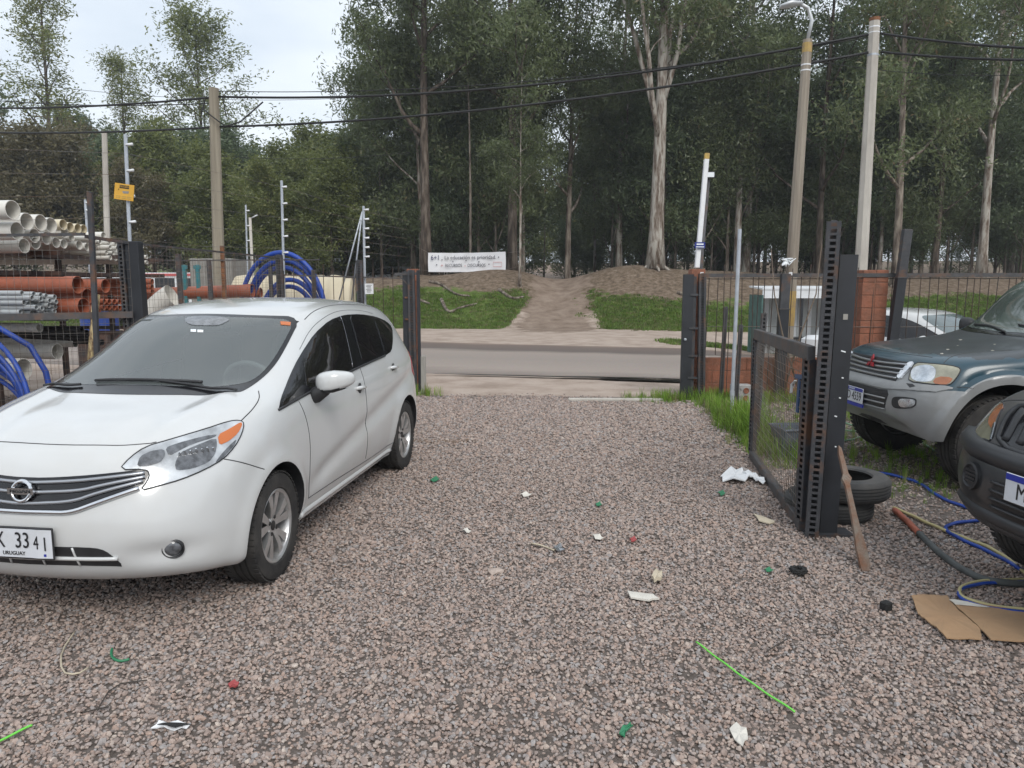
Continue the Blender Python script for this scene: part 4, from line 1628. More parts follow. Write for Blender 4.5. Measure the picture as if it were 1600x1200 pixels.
# the boles that stand out
tree_kind('hero', 'bark_pale', 'leaf_gum', seed=21, H=22, r0=.36, bare=.36, n_limb=12, limb=.26, n_leaf=20740, clump=1.05, leaf=BIG, fork=[(.28, 2.6, 1.20, 10.0), (.30, .3, 1.28, 11.0), (.26, 3.5, 1.0, 9.0), (.33, 5.2, 1.2, 8.0)], thin_top=.22)
tree_kind('dark_bole', 'bark_dark', 'leaf_gum', seed=22, H=22, r0=.27, bare=.24, n_limb=16, limb=.22, n_leaf=18300, clump=1.0, leaf=BIG, thin_top=.22)
tree_kind('tall_open', 'bark_dark', 'leaf_olive', seed=23, H=22.5, r0=.24, bare=.30, n_limb=20, limb=.165, n_leaf=8500, clump=.85, up=.95, droop=.2, leaf=(.26, .095), sub=6)
tree_kind('umbrella', 'bark_dark', 'leaf_olive', seed=24, H=19.0, r0=.22, bare=.42, n_limb=18, limb=.25, n_leaf=11000, clump=.9, up=.75, droop=.2, leaf=(.26, .095), sub=6)


def xat(u, Y):
    return (u - 800) / 1176.5 * (Y * C_P + .2)


def near_mark(u):
    for lim, txt in ((15, 'at the left picture edge'), (70, 'above the large white pipes'), (125, 'above the thin fence post'), (165, 'just left of the slim concrete pole'), (230, 'behind the yellow warning sign'), (290, 'between the warning sign and wooden pole'), (335, 'just left of the wooden pole'), (375, 'just right of the wooden pole'), (425, 'left of the blue coil'), (480, 'above the blue coil'),
                     (515, 'right of the blue coil'), (560, 'behind the stayed fence post'), (640, 'above the rod fence'), (700, 'left of the banner'), (760, 'behind the banner'), (840, 'right of the banner'), (920, 'beyond the dirt path'), (1000, 'left of the great pale trunk'), (1060, 'behind the great pale trunk'), (1130, 'behind the white post'), (1200, 'left of the lamp pole'),
                     (1280, 'right of the lamp pole'), (1350, 'left of the concrete pole'), (1430, 'right of the concrete pole'), (1520, 'above the parked white car'), (1600, 'above the teal car')):
        if u < lim:
            return txt
    return 'at the right picture edge'


def u_of(x, Y):
    return 800 + 1176.5 * x / (Y * C_P + .2)


plant_tree('hero', xat(1022, 36.0), 36.0, 1.0, .4, 'eucalyptus_tree', 'great pale trunked eucalyptus with peeling bark right of the dirt path')
plant_tree('dark_bole', xat(668, 38.5), 38.5, 1.0, 1.2, 'eucalyptus_tree', 'dark trunked eucalyptus at the banner end beside the gate post')
plant_tree('dark_bole', xat(800, 39.0), 39.0, .98, 4.0, 'eucalyptus_tree', 'dark trunked eucalyptus behind the banner end nearest the dirt path')
plant_tree('gum_a', xat(966, 44.0), 44.0, .92, 2.2, 'eucalyptus_tree', 'grey eucalyptus trunk just left of the great pale trunk')
plant_tree('gum_b', xat(886, 42.0), 42.0, .95, .7, 'eucalyptus_tree', 'slender brown eucalyptus at the head of the dirt path')
plant_tree('gum_a', xat(1162, 43.0), 43.0, 1.05, 5.1, 'eucalyptus_tree', 'pale forked eucalyptus between the white post and the leaning lamp pole')
plant_tree('gum_b', xat(1395, 33.5), 33.5, .95, 3.3, 'eucalyptus_tree', 'leaning grey eucalyptus behind the terracotta pillar')
plant_tree('gum_a', xat(1528, 36.0), 36.0, .95, 1.9, 'eucalyptus_tree', 'pale scarred eucalyptus above the teal off road car')
plant_tree('gum_c', xat(1455, 41.0), 41.0, .95, .2, 'eucalyptus_tree', 'dark eucalyptus rising above the parked white car')
plant_tree('gum_c', xat(1275, 40.0), 40.0, 1.0, 2.9, 'eucalyptus_tree', 'dark eucalyptus between the two concrete poles')
plant_tree('slim_b', xat(812, 34.5), 34.5, .55, 1.0, 'young_tree', 'thin pale sapling at the banner end on the grass bank')
plant_tree('gum_b', xat(648, 44.0), 44.0, 1.0, 2.0, 'eucalyptus_tree', 'eucalyptus at the open edge of the wood behind the rod fence')
plant_tree('slim_a', xat(585, 46.0), 46.0, .70, 4.0, 'eucalyptus_tree', 'low branched tree at the edge of the sky left of the wood')
# the far trees over the pipe yard
plant_tree('tall_open', xat(95, 58.0), 58.0, 1.02, .6, 'tall_tree', 'tallest open tree against the sky above the pipe yard')
plant_tree('umbrella', xat(332, 60.0), 60.0, 1.05, 2.2, 'tall_tree', 'umbrella crowned tree against the sky behind the wooden pole')
plant_tree('tall_open', xat(214, 62.0), 62.0, .80, 3.0, 'tall_tree', 'medium open tree between the two tallest on the skyline')
plant_tree('tall_open', xat(-40, 54.0), 54.0, .62, 1.0, 'tall_tree', 'tree cut by the picture edge above the white pipes')
rt = random.Random(77)
far_spots = [(30, 48, 'broad_c', .95), (105, 47, 'broad_c', 1.08), (180, 52, 'broad_b', 1.05), (245, 49, 'broad_a', 1.0), (300, 53, 'broad_b', 1.12), (360, 50, 'broad_b', .98), (410, 54, 'broad_a', 1.0), (455, 49, 'broad_a', .98), (505, 50, 'broad_a', 1.02), (545, 46, 'broad_a', .95),
             (60, 62, 'broad_b', 1.3), (150, 66, 'broad_b', 1.35), (275, 64, 'broad_b', 1.35), (390, 66, 'broad_b', 1.2), (470, 68, 'broad_b', 1.2), (530, 62, 'broad_b', 1.15), (-40, 58, 'broad_b', 1.4), (340, 44, 'broad_a', .72), (215, 43, 'broad_c', .75), (580, 52, 'broad_b', 1.1), (425, 42, 'broad_a', .62), (520, 41, 'broad_a', .66)]
for (u, Y, k, s) in far_spots:
    row = 'front row' if Y < 56 else 'second row'
    lab = {'broad_a': 'broad olive green tree', 'broad_b': 'broad dark green tree', 'broad_c': 'broad brownish tree'}[k] + f' {row} {near_mark(u)}'
    plant_tree(k, xat(u, Y), Y, s * .92 * rt.uniform(.85, 1.12), rt.uniform(0, 6.28), 'broad_tree', lab, 'trees of the belt behind the pipe yard')
# the wood itself
spots = []
tries = 0
while len(spots) < 46 and tries < 9000:
    tries += 1
    Y = rt.uniform(39, 74)
    u = rt.uniform(640, 1720)
    x = xat(u, Y)
    if any((x - a) ** 2 + (Y - b) ** 2 < 5.0 for a, b in spots):
        continue
    if abs(x - path_x(Y)) < 1.6 and Y < 60:
        continue
    spots.append((x, Y))
kinds = ['gum_a', 'gum_b', 'gum_c', 'slim_a', 'slim_b', 'bare_a', 'bare_a', 'slim_b', 'bare_a']
nice = {'gum_a': ('eucalyptus_tree', 'pale trunked eucalyptus deep in the wood'), 'gum_b': ('eucalyptus_tree', 'brown trunked eucalyptus deep in the wood'), 'gum_c': ('eucalyptus_tree', 'dark trunked eucalyptus deep in the wood'),
        'slim_a': ('young_tree', 'slim dark young tree deep in the wood'), 'slim_b': ('young_tree', 'slim pale young tree deep in the wood'), 'bare_a': ('young_tree', 'thin nearly bare trunk deep in the wood')}
for k, (x, Y) in enumerate(spots):
    kd = kinds[rt.randrange(len(kinds))]
    nm, lab = nice[kd]
    grp = lab.split(' deep')[0].replace('eucalyptus', 'eucalypt') + 's of the wood'
    plant_tree(kd, x, Y, rt.uniform(.85, 1.12), rt.uniform(0, 6.28), nm, lab.split(' deep')[0] + (' in the wood ' if Y < 56 else ' far back in the wood ') + near_mark(u_of(x, Y)), grp)
# leafy edge of the wood, branches hanging low
for k in range(38):
    u = 590 + 1080 * (k + rt.uniform(.1, .9)) / 38
    Y = rt.uniform(40.5, 46)
    x = xat(u, Y)
    if abs(x - path_x(Y)) < 2.4:
        continue
    kd = rt.choice(['mid_a', 'mid_a', 'mid_b'])
    plant_tree(kd, x, Y, rt.uniform(.75, 1.15), rt.uniform(0, 6.28), 'young_tree', ('leafy olive' if kd == 'mid_a' else 'leafy dark green') + ' tree on the edge of the wood ' + near_mark(u), 'leafy trees on the edge of the wood')
# lower trees between the boles
for k in range(22):
    Y = rt.uniform(41.5, 66)
    u = rt.uniform(610, 1690)
    x = xat(u, Y)
    if abs(x - path_x(Y)) < 2.2 and Y < 54:
        continue
    kd = rt.choice(['mid_a', 'mid_b'])
    lab = 'half grown olive tree' if kd == 'mid_a' else 'half grown dark green tree'
    grp = lab + 's of the wood'
    lab += (' in the wood ' if Y < 53 else ' far back in the wood ') + near_mark(u)
    plant_tree(kd, x, Y, rt.uniform(.75, 1.35), rt.uniform(0, 6.28), 'young_tree', lab, grp)
for k in range(11):
    Y = rt.uniform(74, 92)
    u = 520 + 1220 * (k + rt.random()) / 11
    plant_tree(rt.choice(['broad_b', 'broad_b', 'broad_a']), xat(u, Y), Y, rt.uniform(1.0, 1.5), rt.uniform(0, 6.28), 'broad_tree', 'dense tree closing the back of the wood ' + near_mark(u), 'trees closing the back of the wood')
# undergrowth along the wood's edge
for k in range(38):
    Y = rt.uniform(41, 66)
    u = rt.uniform(560, 1680)
    x = xat(u, Y)
    if abs(x - path_x(Y)) < 3.0 and Y < 50:
        continue
    kd = rt.choice(['thicket_a', 'thicket_b', 'thicket_a'])
    plant_tree(kd, x, Y, rt.uniform(.6, 1.25), rt.uniform(0, 6.28), 'shrub', ('green shrub' if kd == 'thicket_a' else 'olive shrub') + (' under the trees ' if Y < 53 else ' deep under the trees ') + near_mark(u), 'shrubs of the undergrowth' if kd == 'thicket_a' else 'olive shrubs of the undergrowth', cat='shrub')


# ================================================================== poles, cables, street things
mat('pole_wood', (.30, .265, .205), .9, base2=(.19, .165, .125), vscale=3, stretch=(4, 4, .15), bump=.4, bscale=12)
mat('lamp_pole', (.34, .30, .245), .9, base2=(.20, .165, .13), vscale=3, stretch=(3, 3, .2), bump=.4, bscale=14)
mat('cable', (.012, .012, .013), .6)
mat('lamp_shell', (.55, .57, .58), .4, metal=.3)
mat('sign_yellow', (.62, .34, .04), .5, var=.1)
mat('banner_cloth', (.70, .70, .72), .8, var=.04, vscale=2)
mat('ink_blue', (.02, .025, .10), .8)
mat('ink_dark', (.03, .03, .05), .8)
mat('ink_red', (.45, .09, .09), .8)
mat('shelter_white', (.66, .68, .70), .5, dirt=(.35, .33, .3), dscale=4, damt=.3)
mat('shelter_grey', (.42, .44, .44), .6, var=.12, vscale=4)
mat('shelter_green', (.05, .11, .10), .6, var=.3)
mat('far_white', (.66, .68, .70), .4, var=.05)
mat('far_dark', (.02, .022, .026), .2)
mat('far_blue', (.02, .055, .26), .5)
mat('far_grey', (.24, .23, .21), .8, var=.15)


def pole(name, label, base, top, r0, r1, material, n=10, cat='utility pole', bands=()):
    e = empty(name, base)
    tag(e, label, cat)
    t = Vector(top) - Vector(base)
    MB().tube([(0, 0, -.3), tuple(t * .5), tuple(t)], [r0, (r0 + r1) / 2, r1], n=n).build('shaft', material, e, smooth=True, angle=25)
    for (f, h, m) in bands:
        p = t * f
        MB().tube([tuple(p), tuple(p + t.normalized() * h)], (r0 + (r1 - r0) * f) * 1.03, n=n).build('band', m, e, smooth=True, angle=25)
    return e


A0 = Vector((5.62, 12.25, -.2))
A1 = at(1367, 28, 12.25)
pa = pole('concrete_pole', 'thick pale concrete utility pole carrying the cables on the right', A0, A1, .110, .078, 'concrete_pale', 8, bands=((.992, .05, 'rust'), (.975, .02, 'white_flat'), (.962, .015, 'white_flat'), (.905, .03, 'galvanised')))
B0 = Vector((4.40, 12.1, -.1))
B1 = at(1262, 62, 12.1)
pb = pole('lamp_pole', 'leaning weathered lamp pole with a street lamp between the gate leaf and the shelter', B0, B1, .102, .070, 'lamp_pole', 10, cat='street lamp', bands=((.965, .14, 'yellow_paint'), (.93, .02, 'white_flat'), (.915, .02, 'white_flat'), (.20, .55, 'yellow_paint')))
tb = B1 - B0
MB().tube([tuple(tb), tuple(tb + Vector((.05, 0, .28))), tuple(tb + Vector((-.02, 0, .46))), tuple(tb + Vector((-.16, -.02, .52)))], .028, n=8).build('lamp_arm', 'lamp_shell', pb, smooth=True)
lh = MB()
lh.tube([tuple(tb + Vector((-.12, -.02, .52))), tuple(tb + Vector((-.30, -.04, .50))), tuple(tb + Vector((-.46, -.05, .46)))], [.04, .085, .05], n=12, flat=.55)
lh.build('lamp_head', 'lamp_shell', pb, smooth=True)
W0 = Vector((-5.70, 14.7, 0))
W1 = at(334, 138, 14.7)
pc = pole('wooden_pole', 'weathered wooden utility pole rising behind the terracotta pipes', W0, W1, .125, .092, 'pole_wood', 12)
tw = W1 - W0
for dx in (-.16, .16):
    MB().tube([tuple(tw * .97 + Vector((dx, 0, 0))), tuple(tw * .90 + Vector((dx * 1.5, -.05, 0)))], .012, n=6).build('cable_tie', 'cable', pc)
MB().tube([tuple(tw * .93 + Vector((-.2, -.1, 0))), tuple(tw * .90 + Vector((.0, -.16, 0))), tuple(tw * .865 + Vector((.25, -.14, .0))), tuple(tw * .88 + Vector((.52, -.12, 0))), tuple(tw * .94 + Vector((.95, -.1, .05)))], .014, n=6).build('cable_loop', 'cable', pc, smooth=True)
pole('concrete_pole', 'slim concrete pole beside the yellow warning sign', (xat(172, 17.0), 17.0, 0), at(163, 205, 17.0), .075, .055, 'concrete_pale', 8)
pole('flag_pole', 'bare white pole far behind among the dark trunks', (xat(1024, 52), 52, hz(xat(1024, 52), 52)), at(1024, 392, 52), .05, .05, 'white_flat', 8, cat='pole')
pole('flag_pole', 'short white pole beyond the head of the dirt path', (xat(958, 50), 50, hz(xat(958, 50), 50)), at(958, 415, 50), .05, .05, 'white_flat', 8, cat='pole')


def sag(a, b, drop, n=28):
    a, b = Vector(a), Vector(b)
    return [a.lerp(b, t) - Vector((0, 0, drop * 4 * t * (1 - t))) for t in np.linspace(0, 1, n)]


def cable(label, pts, r=.014, name='power_cable'):
    o = MB().tube(pts, r, n=6).build(name, 'cable', smooth=True)
    tag(o, label, 'cable')
    return o


HA, LA_ = at(1357, 54, 12.2), at(1357, 82, 12.2)
HC, LC = at(340, 151, 14.7), at(344, 198, 14.7)
cable('upper thick twisted cable from the concrete pole to the wooden pole', sag(HA, HC, .30), .020)
cable('lower thick cable from the concrete pole to the wooden pole', sag(LA_, LC, .22), .020)
cable('thin cable hung just under the upper thick one', sag(HA - Vector((0, 0, .04)), HC + Vector((0, 0, .10)), .26), .007)
cable('upper cable running off from the wooden pole over the pipe yard', sag(HC, at(-60, 168, 17.2), .08), .020)
cable('lower cable running off from the wooden pole over the pipe yard', sag(LC, at(-60, 206, 17.2), .06), .020)
cable('thin cable above the lower one over the pipe yard', sag(HC + Vector((0, .05, -.10)), at(-60, 152, 17.2), .10), .009)
cable('upper cable leaving the concrete pole at the picture edge', sag(at(1376, 52, 12.2), at(1700, 78, 10.2), .05), .018)
cable('lower cable leaving the concrete pole at the picture edge', sag(at(1376, 81, 12.2), at(1700, 94, 10.2), .04), .018)
cable('thin wire sagging past the concrete pole', sag(at(1180, 72, 20), at(1700, 112, 14), .3), .006)
cable('thin wire high over the pipe yard', sag(at(-40, 118, 22), at(560, 152, 24), .3), .006)
cable('thin wire crossing the sky below the cables', sag(at(330, 243, 24), at(640, 238, 26), .15), .007)


# ---- electric fence posts with insulators
def electric_post(label, u, v0, v1, Y, lean=0.0, n=6, sgn=1, braces=False):
    b, t = at(u, v0, Y), at(u, v1, Y)
    e = empty('electric_fence_post', (b.x, Y, 0))
    tag(e, label, 'fence post')
    zt = t.z
    MB().tube([(0, 0, 0), (t.x - b.x + lean, 0, zt)], .020, n=8).build('shaft', 'galvanised', e, smooth=True, angle=40)
    z0 = b.z + .1
    for k in range(n):
        f = (z0 + (zt - z0) * (k + .6) / n)
        x = (t.x - b.x) * f / zt
        MB().tube([(x, -.01, f), (x + sgn * .035, -.02, f), (x + sgn * .085, -.02, f + .004)], [.010, .014, .017], n=6).build('insulator', 'white_flat', e, smooth=True)
    if braces:
        for dx in (-.42, -.22):
            MB().tube([(dx, .1, 1.4), ((t.x - b.x) * .9 - .02, 0, zt * .97)], .012, n=6).build('brace', 'galvanised', e, smooth=True)
    return e, b, t


EP = [('electric fence post carrying the yellow warning sign', 196, 385, 210, 8.6, 4), ('electric fence post standing in front of the blue hose coil', 440, 420, 282, 11.95, 5), ('electric fence post with two stays near the white notice', 568, 420, 322, 11.95, 6),
      ('distant electric fence post left of the blue coil', 384, 420, 320, 17.5, 4), ('short electric fence post behind the tall thin fence post', 133, 345, 312, 13.0, 2)]
for k, (lab, u, v0, v1, Y, n) in enumerate(EP):
    electric_post(lab, u, v0, v1, Y, n=n, braces=(k == 2))
e5 = empty('street_lamp', (xat(399, 22), 22, 0))
tag(e5, 'small far street lamp between the wooden pole and the blue coil', 'street lamp')
MB().tube([(0, 0, 0), (0, 0, 3.55)], .04, n=8).build('shaft', 'concrete_pale', e5, smooth=True)
MB().tube([(0, 0, 3.52), (.22, 0, 3.62)], [.02, .035], n=8, flat=.6).build('lamp_head', 'lamp_shell', e5, smooth=True)
ew = MB()
for k in range(5):
    ew.tube([at(-30, 232 + k * 38, 8.0), at(197, 240 + k * 33, 8.6)], .0022, n=4)
    ew.tube([at(197, 240 + k * 33, 8.6), at(318, 265 + k * 30, 10.6), at(440, 292 + k * 24, 11.95)], .0022, n=4)
    ew.tube([at(440, 292 + k * 24, 11.95), at(568, 330 + k * 16, 11.95), at(636, 345 + k * 14, 11.9)], .0022, n=4)
o = ew.build('electric_fence_wires', 'wire')
tag(o, 'thin strands of electric fence wire above the pipe yard', 'fence wire', kind='stuff')
# yellow sign on the first post
q0 = at(194, 300, 8.55)
ys = empty('warning_sign', q0)
tag(ys, 'yellow warning sign wired to the electric fence post', 'sign')
ys.rotation_euler = (0, rad(8), 0)
bd = MB().box((0, 0, 0), (.215, .006, .175)).build('board', 'sign_yellow', ys)
MB().box((0, -.004, .055), (.105, .004, .034)).build('headline_bar', 'letter_black', bd)
text_obj('sign_lettering', 'PELIGRO', .026, 'sign_yellow', bd, frame_m((0, -.0072, .055), (1, 0, 0), (0, 0, 1)))
MB().add([(-.02, -.0045, .008), (.055, -.0045, .014), (.05, -.0045, -.012), (-.01, -.0045, -.016)], [(0, 1, 2, 3)]).build('pictogram', 'far_grey', bd)
MB().add([(-.065, -.0045, .028), (-.055, -.0045, .028), (-.062, -.0045, .008)], [(0, 1, 2)]).build('pictogram', 'letter_black', bd)
for k in range(2):
    for j in range(3):
        MB().box((-.06 + j * .06, -.004, -.050 - k * .018), (.048, .003, .007)).build('print_line', 'yellow_paint', bd)

# ---- banner between the trees
Yb = 36.6
c0, c1 = at(669, 394, Yb), at(790, 424, Yb)
bn = empty('banner', ((c0.x + c1.x) / 2, Yb, (c0.z + c1.z) / 2))
tag(bn, 'white cloth banner with hand painted writing strung between two trees', 'banner')
bw, bh = c1.x - c0.x, c0.z - c1.z
NX, NZ = 30, 8
bv = [((i / NX - .5) * bw + .03 * (.5 - abs(j / NZ - .5)) * (1 if i > NX / 2 else -1), .05 * math.sin(i * .8 + j * .3) * math.sin(math.pi * i / NX), (.5 - j / NZ) * bh + .05 * (i / NX - .5) - .03 * math.sin(math.pi * i / NX)) for j in range(NZ + 1) for i in range(NX + 1)]
bf = [(j * (NX + 1) + i, j * (NX + 1) + i + 1, (j + 1) * (NX + 1) + i + 1, (j + 1) * (NX + 1) + i) for j in range(NZ) for i in range(NX)]
cl = MB().add([(x, y + .012, z) for x, y, z in bv] + [(x, y - .012, z) for x, y, z in bv], [tuple(k for k in f) for f in bf] + [tuple(k + len(bv) for k in reversed(f)) for f in bf]).build('cloth', 'banner_cloth', bn, smooth=True)
TB = lambda x, z: frame_m((x * bw, -.085, z * bh), (1, 0, .012), (0, 0, 1))
for tx, sz_, mt, x, z, w_ in (('6+1', .34, 'ink_blue', -.407, .20, .10), ('La educación es prioridad.', .25, 'ink_dark', .045, .22, .66), ('+', .22, 'ink_red', -.322, -.20, .025), ('RECURSOS', .22, 'ink_dark', -.171, -.20, .215), ('-', .22, 'ink_red', -.023, -.20, .022), ('DISCURSOS', .22, 'ink_dark', .125, -.19, .23)):
    text_obj('banner_lettering', tx, sz_, mt, bn, TB(x, z), .002, width=w_ * bw)
for (x, z) in ((-.32, .10), (-.18, .0), (-.01, .06), (.155, .0), (.41, .24), (.285, -.13), (-.39, -.16)):
    MB().lathe([(0, -.01), (.028, -.01), (.028, .01), (0, .01)], (x * bw, -.088, z * bh), (0, 1, 0), n=10).build('paint_dot', 'ink_dark', bn)
fr = MB()
for a, b in (((.34, -.02), (.45, -.02)), ((.45, -.02), (.45, -.26)), ((.45, -.26), (.34, -.26)), ((.34, -.26), (.34, -.02))):
    fr.bar((a[0] * bw, -.09, a[1] * bh), (b[0] * bw, -.09, b[1] * bh), .008, .018)
fr.build('painted_frame', 'ink_red', bn)
for (a, b) in (((-.5, .48), at(640, 380, Yb + 1) - bn.location), ((-.5, -.45), at(640, 421, Yb + 1) - bn.location), ((.5, .45), at(815, 392, Yb + 1.5) - bn.location), ((.5, -.42), at(815, 415, Yb + 1.5) - bn.location)):
    MB().tube([(a[0] * bw, 0, a[1] * bh), tuple(b)], .008, n=4).build('rope', 'wire', bn)

# ---- bus shelter across the road
sh = empty('bus_shelter', (xat(1240, 19.5), 19.5, hz(xat(1240, 19.5), 19.5)))
tag(sh, 'small white and grey bus shelter seen through the rod fence', 'bus shelter')
MB().box((0, -.45, 1.66), (2.02, .06, .28)).build('fascia', 'shelter_white', sh)
MB().box((0, .05, 1.78), (2.06, 1.1, .04), Matrix.Rotation(.05, 3, 'X')).build('roof', 'shelter_white', sh)
for k in range(16):
    MB().box((-.94 + k * .125, .5 + .012 * (k % 2), .80), (.118, .03, 1.52)).build('back_panel', 'shelter_grey' if k % 3 else 'shelter_white', sh)
MB().box((-1.02, .0, .82), (.04, 1.0, 1.56)).build('side_panel', 'shelter_green', sh)
MB().box((1.02, .0, .82), (.04, 1.0, 1.56)).build('side_panel', 'shelter_grey', sh)
MB().box((0, .30, .47), (1.9, .34, .05)).build('bench', 'far_dark', sh)
for x in (-.98, 0, .98):
    MB().bar((x, -.42, 0), (x, -.42, 1.6), .06, .06).build('post', 'far_dark', sh)

# white rounded container beside the shelter and plastic bag on the pole
wt_ = MB()
wt_.lathe([(0, 0), (.20, 0), (.25, .04), (.26, .30), (.24, .46), (.14, .52), (0, .53)], (0, 0, 0), (0, 0, 1), n=24)
tag(wt_.build('white_container', 'white_flat', smooth=True, angle=50, loc=(xat(1272, 13.5), 13.5, .22)), 'white rounded container standing behind the low brick wall', 'container')
bg = MB()
rbg = random.Random(2)
for k in range(7):
    a = k * .9
    bg.tube([(0, 0, 0), (math.cos(a) * .06, -.04, -.05 + .05 * math.sin(a * 2)), (math.cos(a) * .12 + .02, -.05, -.12 + .14 * rbg.random())], [.03, .035, .008], n=6, flat=.5)
qb = at(1228, 405, 11.95)
tag(bg.build('plastic_bag', 'white_sticker', smooth=True, loc=qb), 'torn white plastic bag snagged on the leaning lamp pole', 'bag')
# dead stems by the wall
for k, pts in enumerate(([(1248, 610), (1222, 520), (1210, 460), (1205, 390)], [(1225, 610), (1252, 520), (1275, 460), (1284, 382)])):
    P = [at(u, v, 10.6) for u, v in pts]
    o = MB().tube(P, [.014, .011, .008, .005], n=6).build('dead_stem', 'old_wood', smooth=True)
    tag(o, ['dry bare stem leaning left in front of the lamp pole', 'dry bare stem leaning right beside the slotted upright'][k], 'stem')



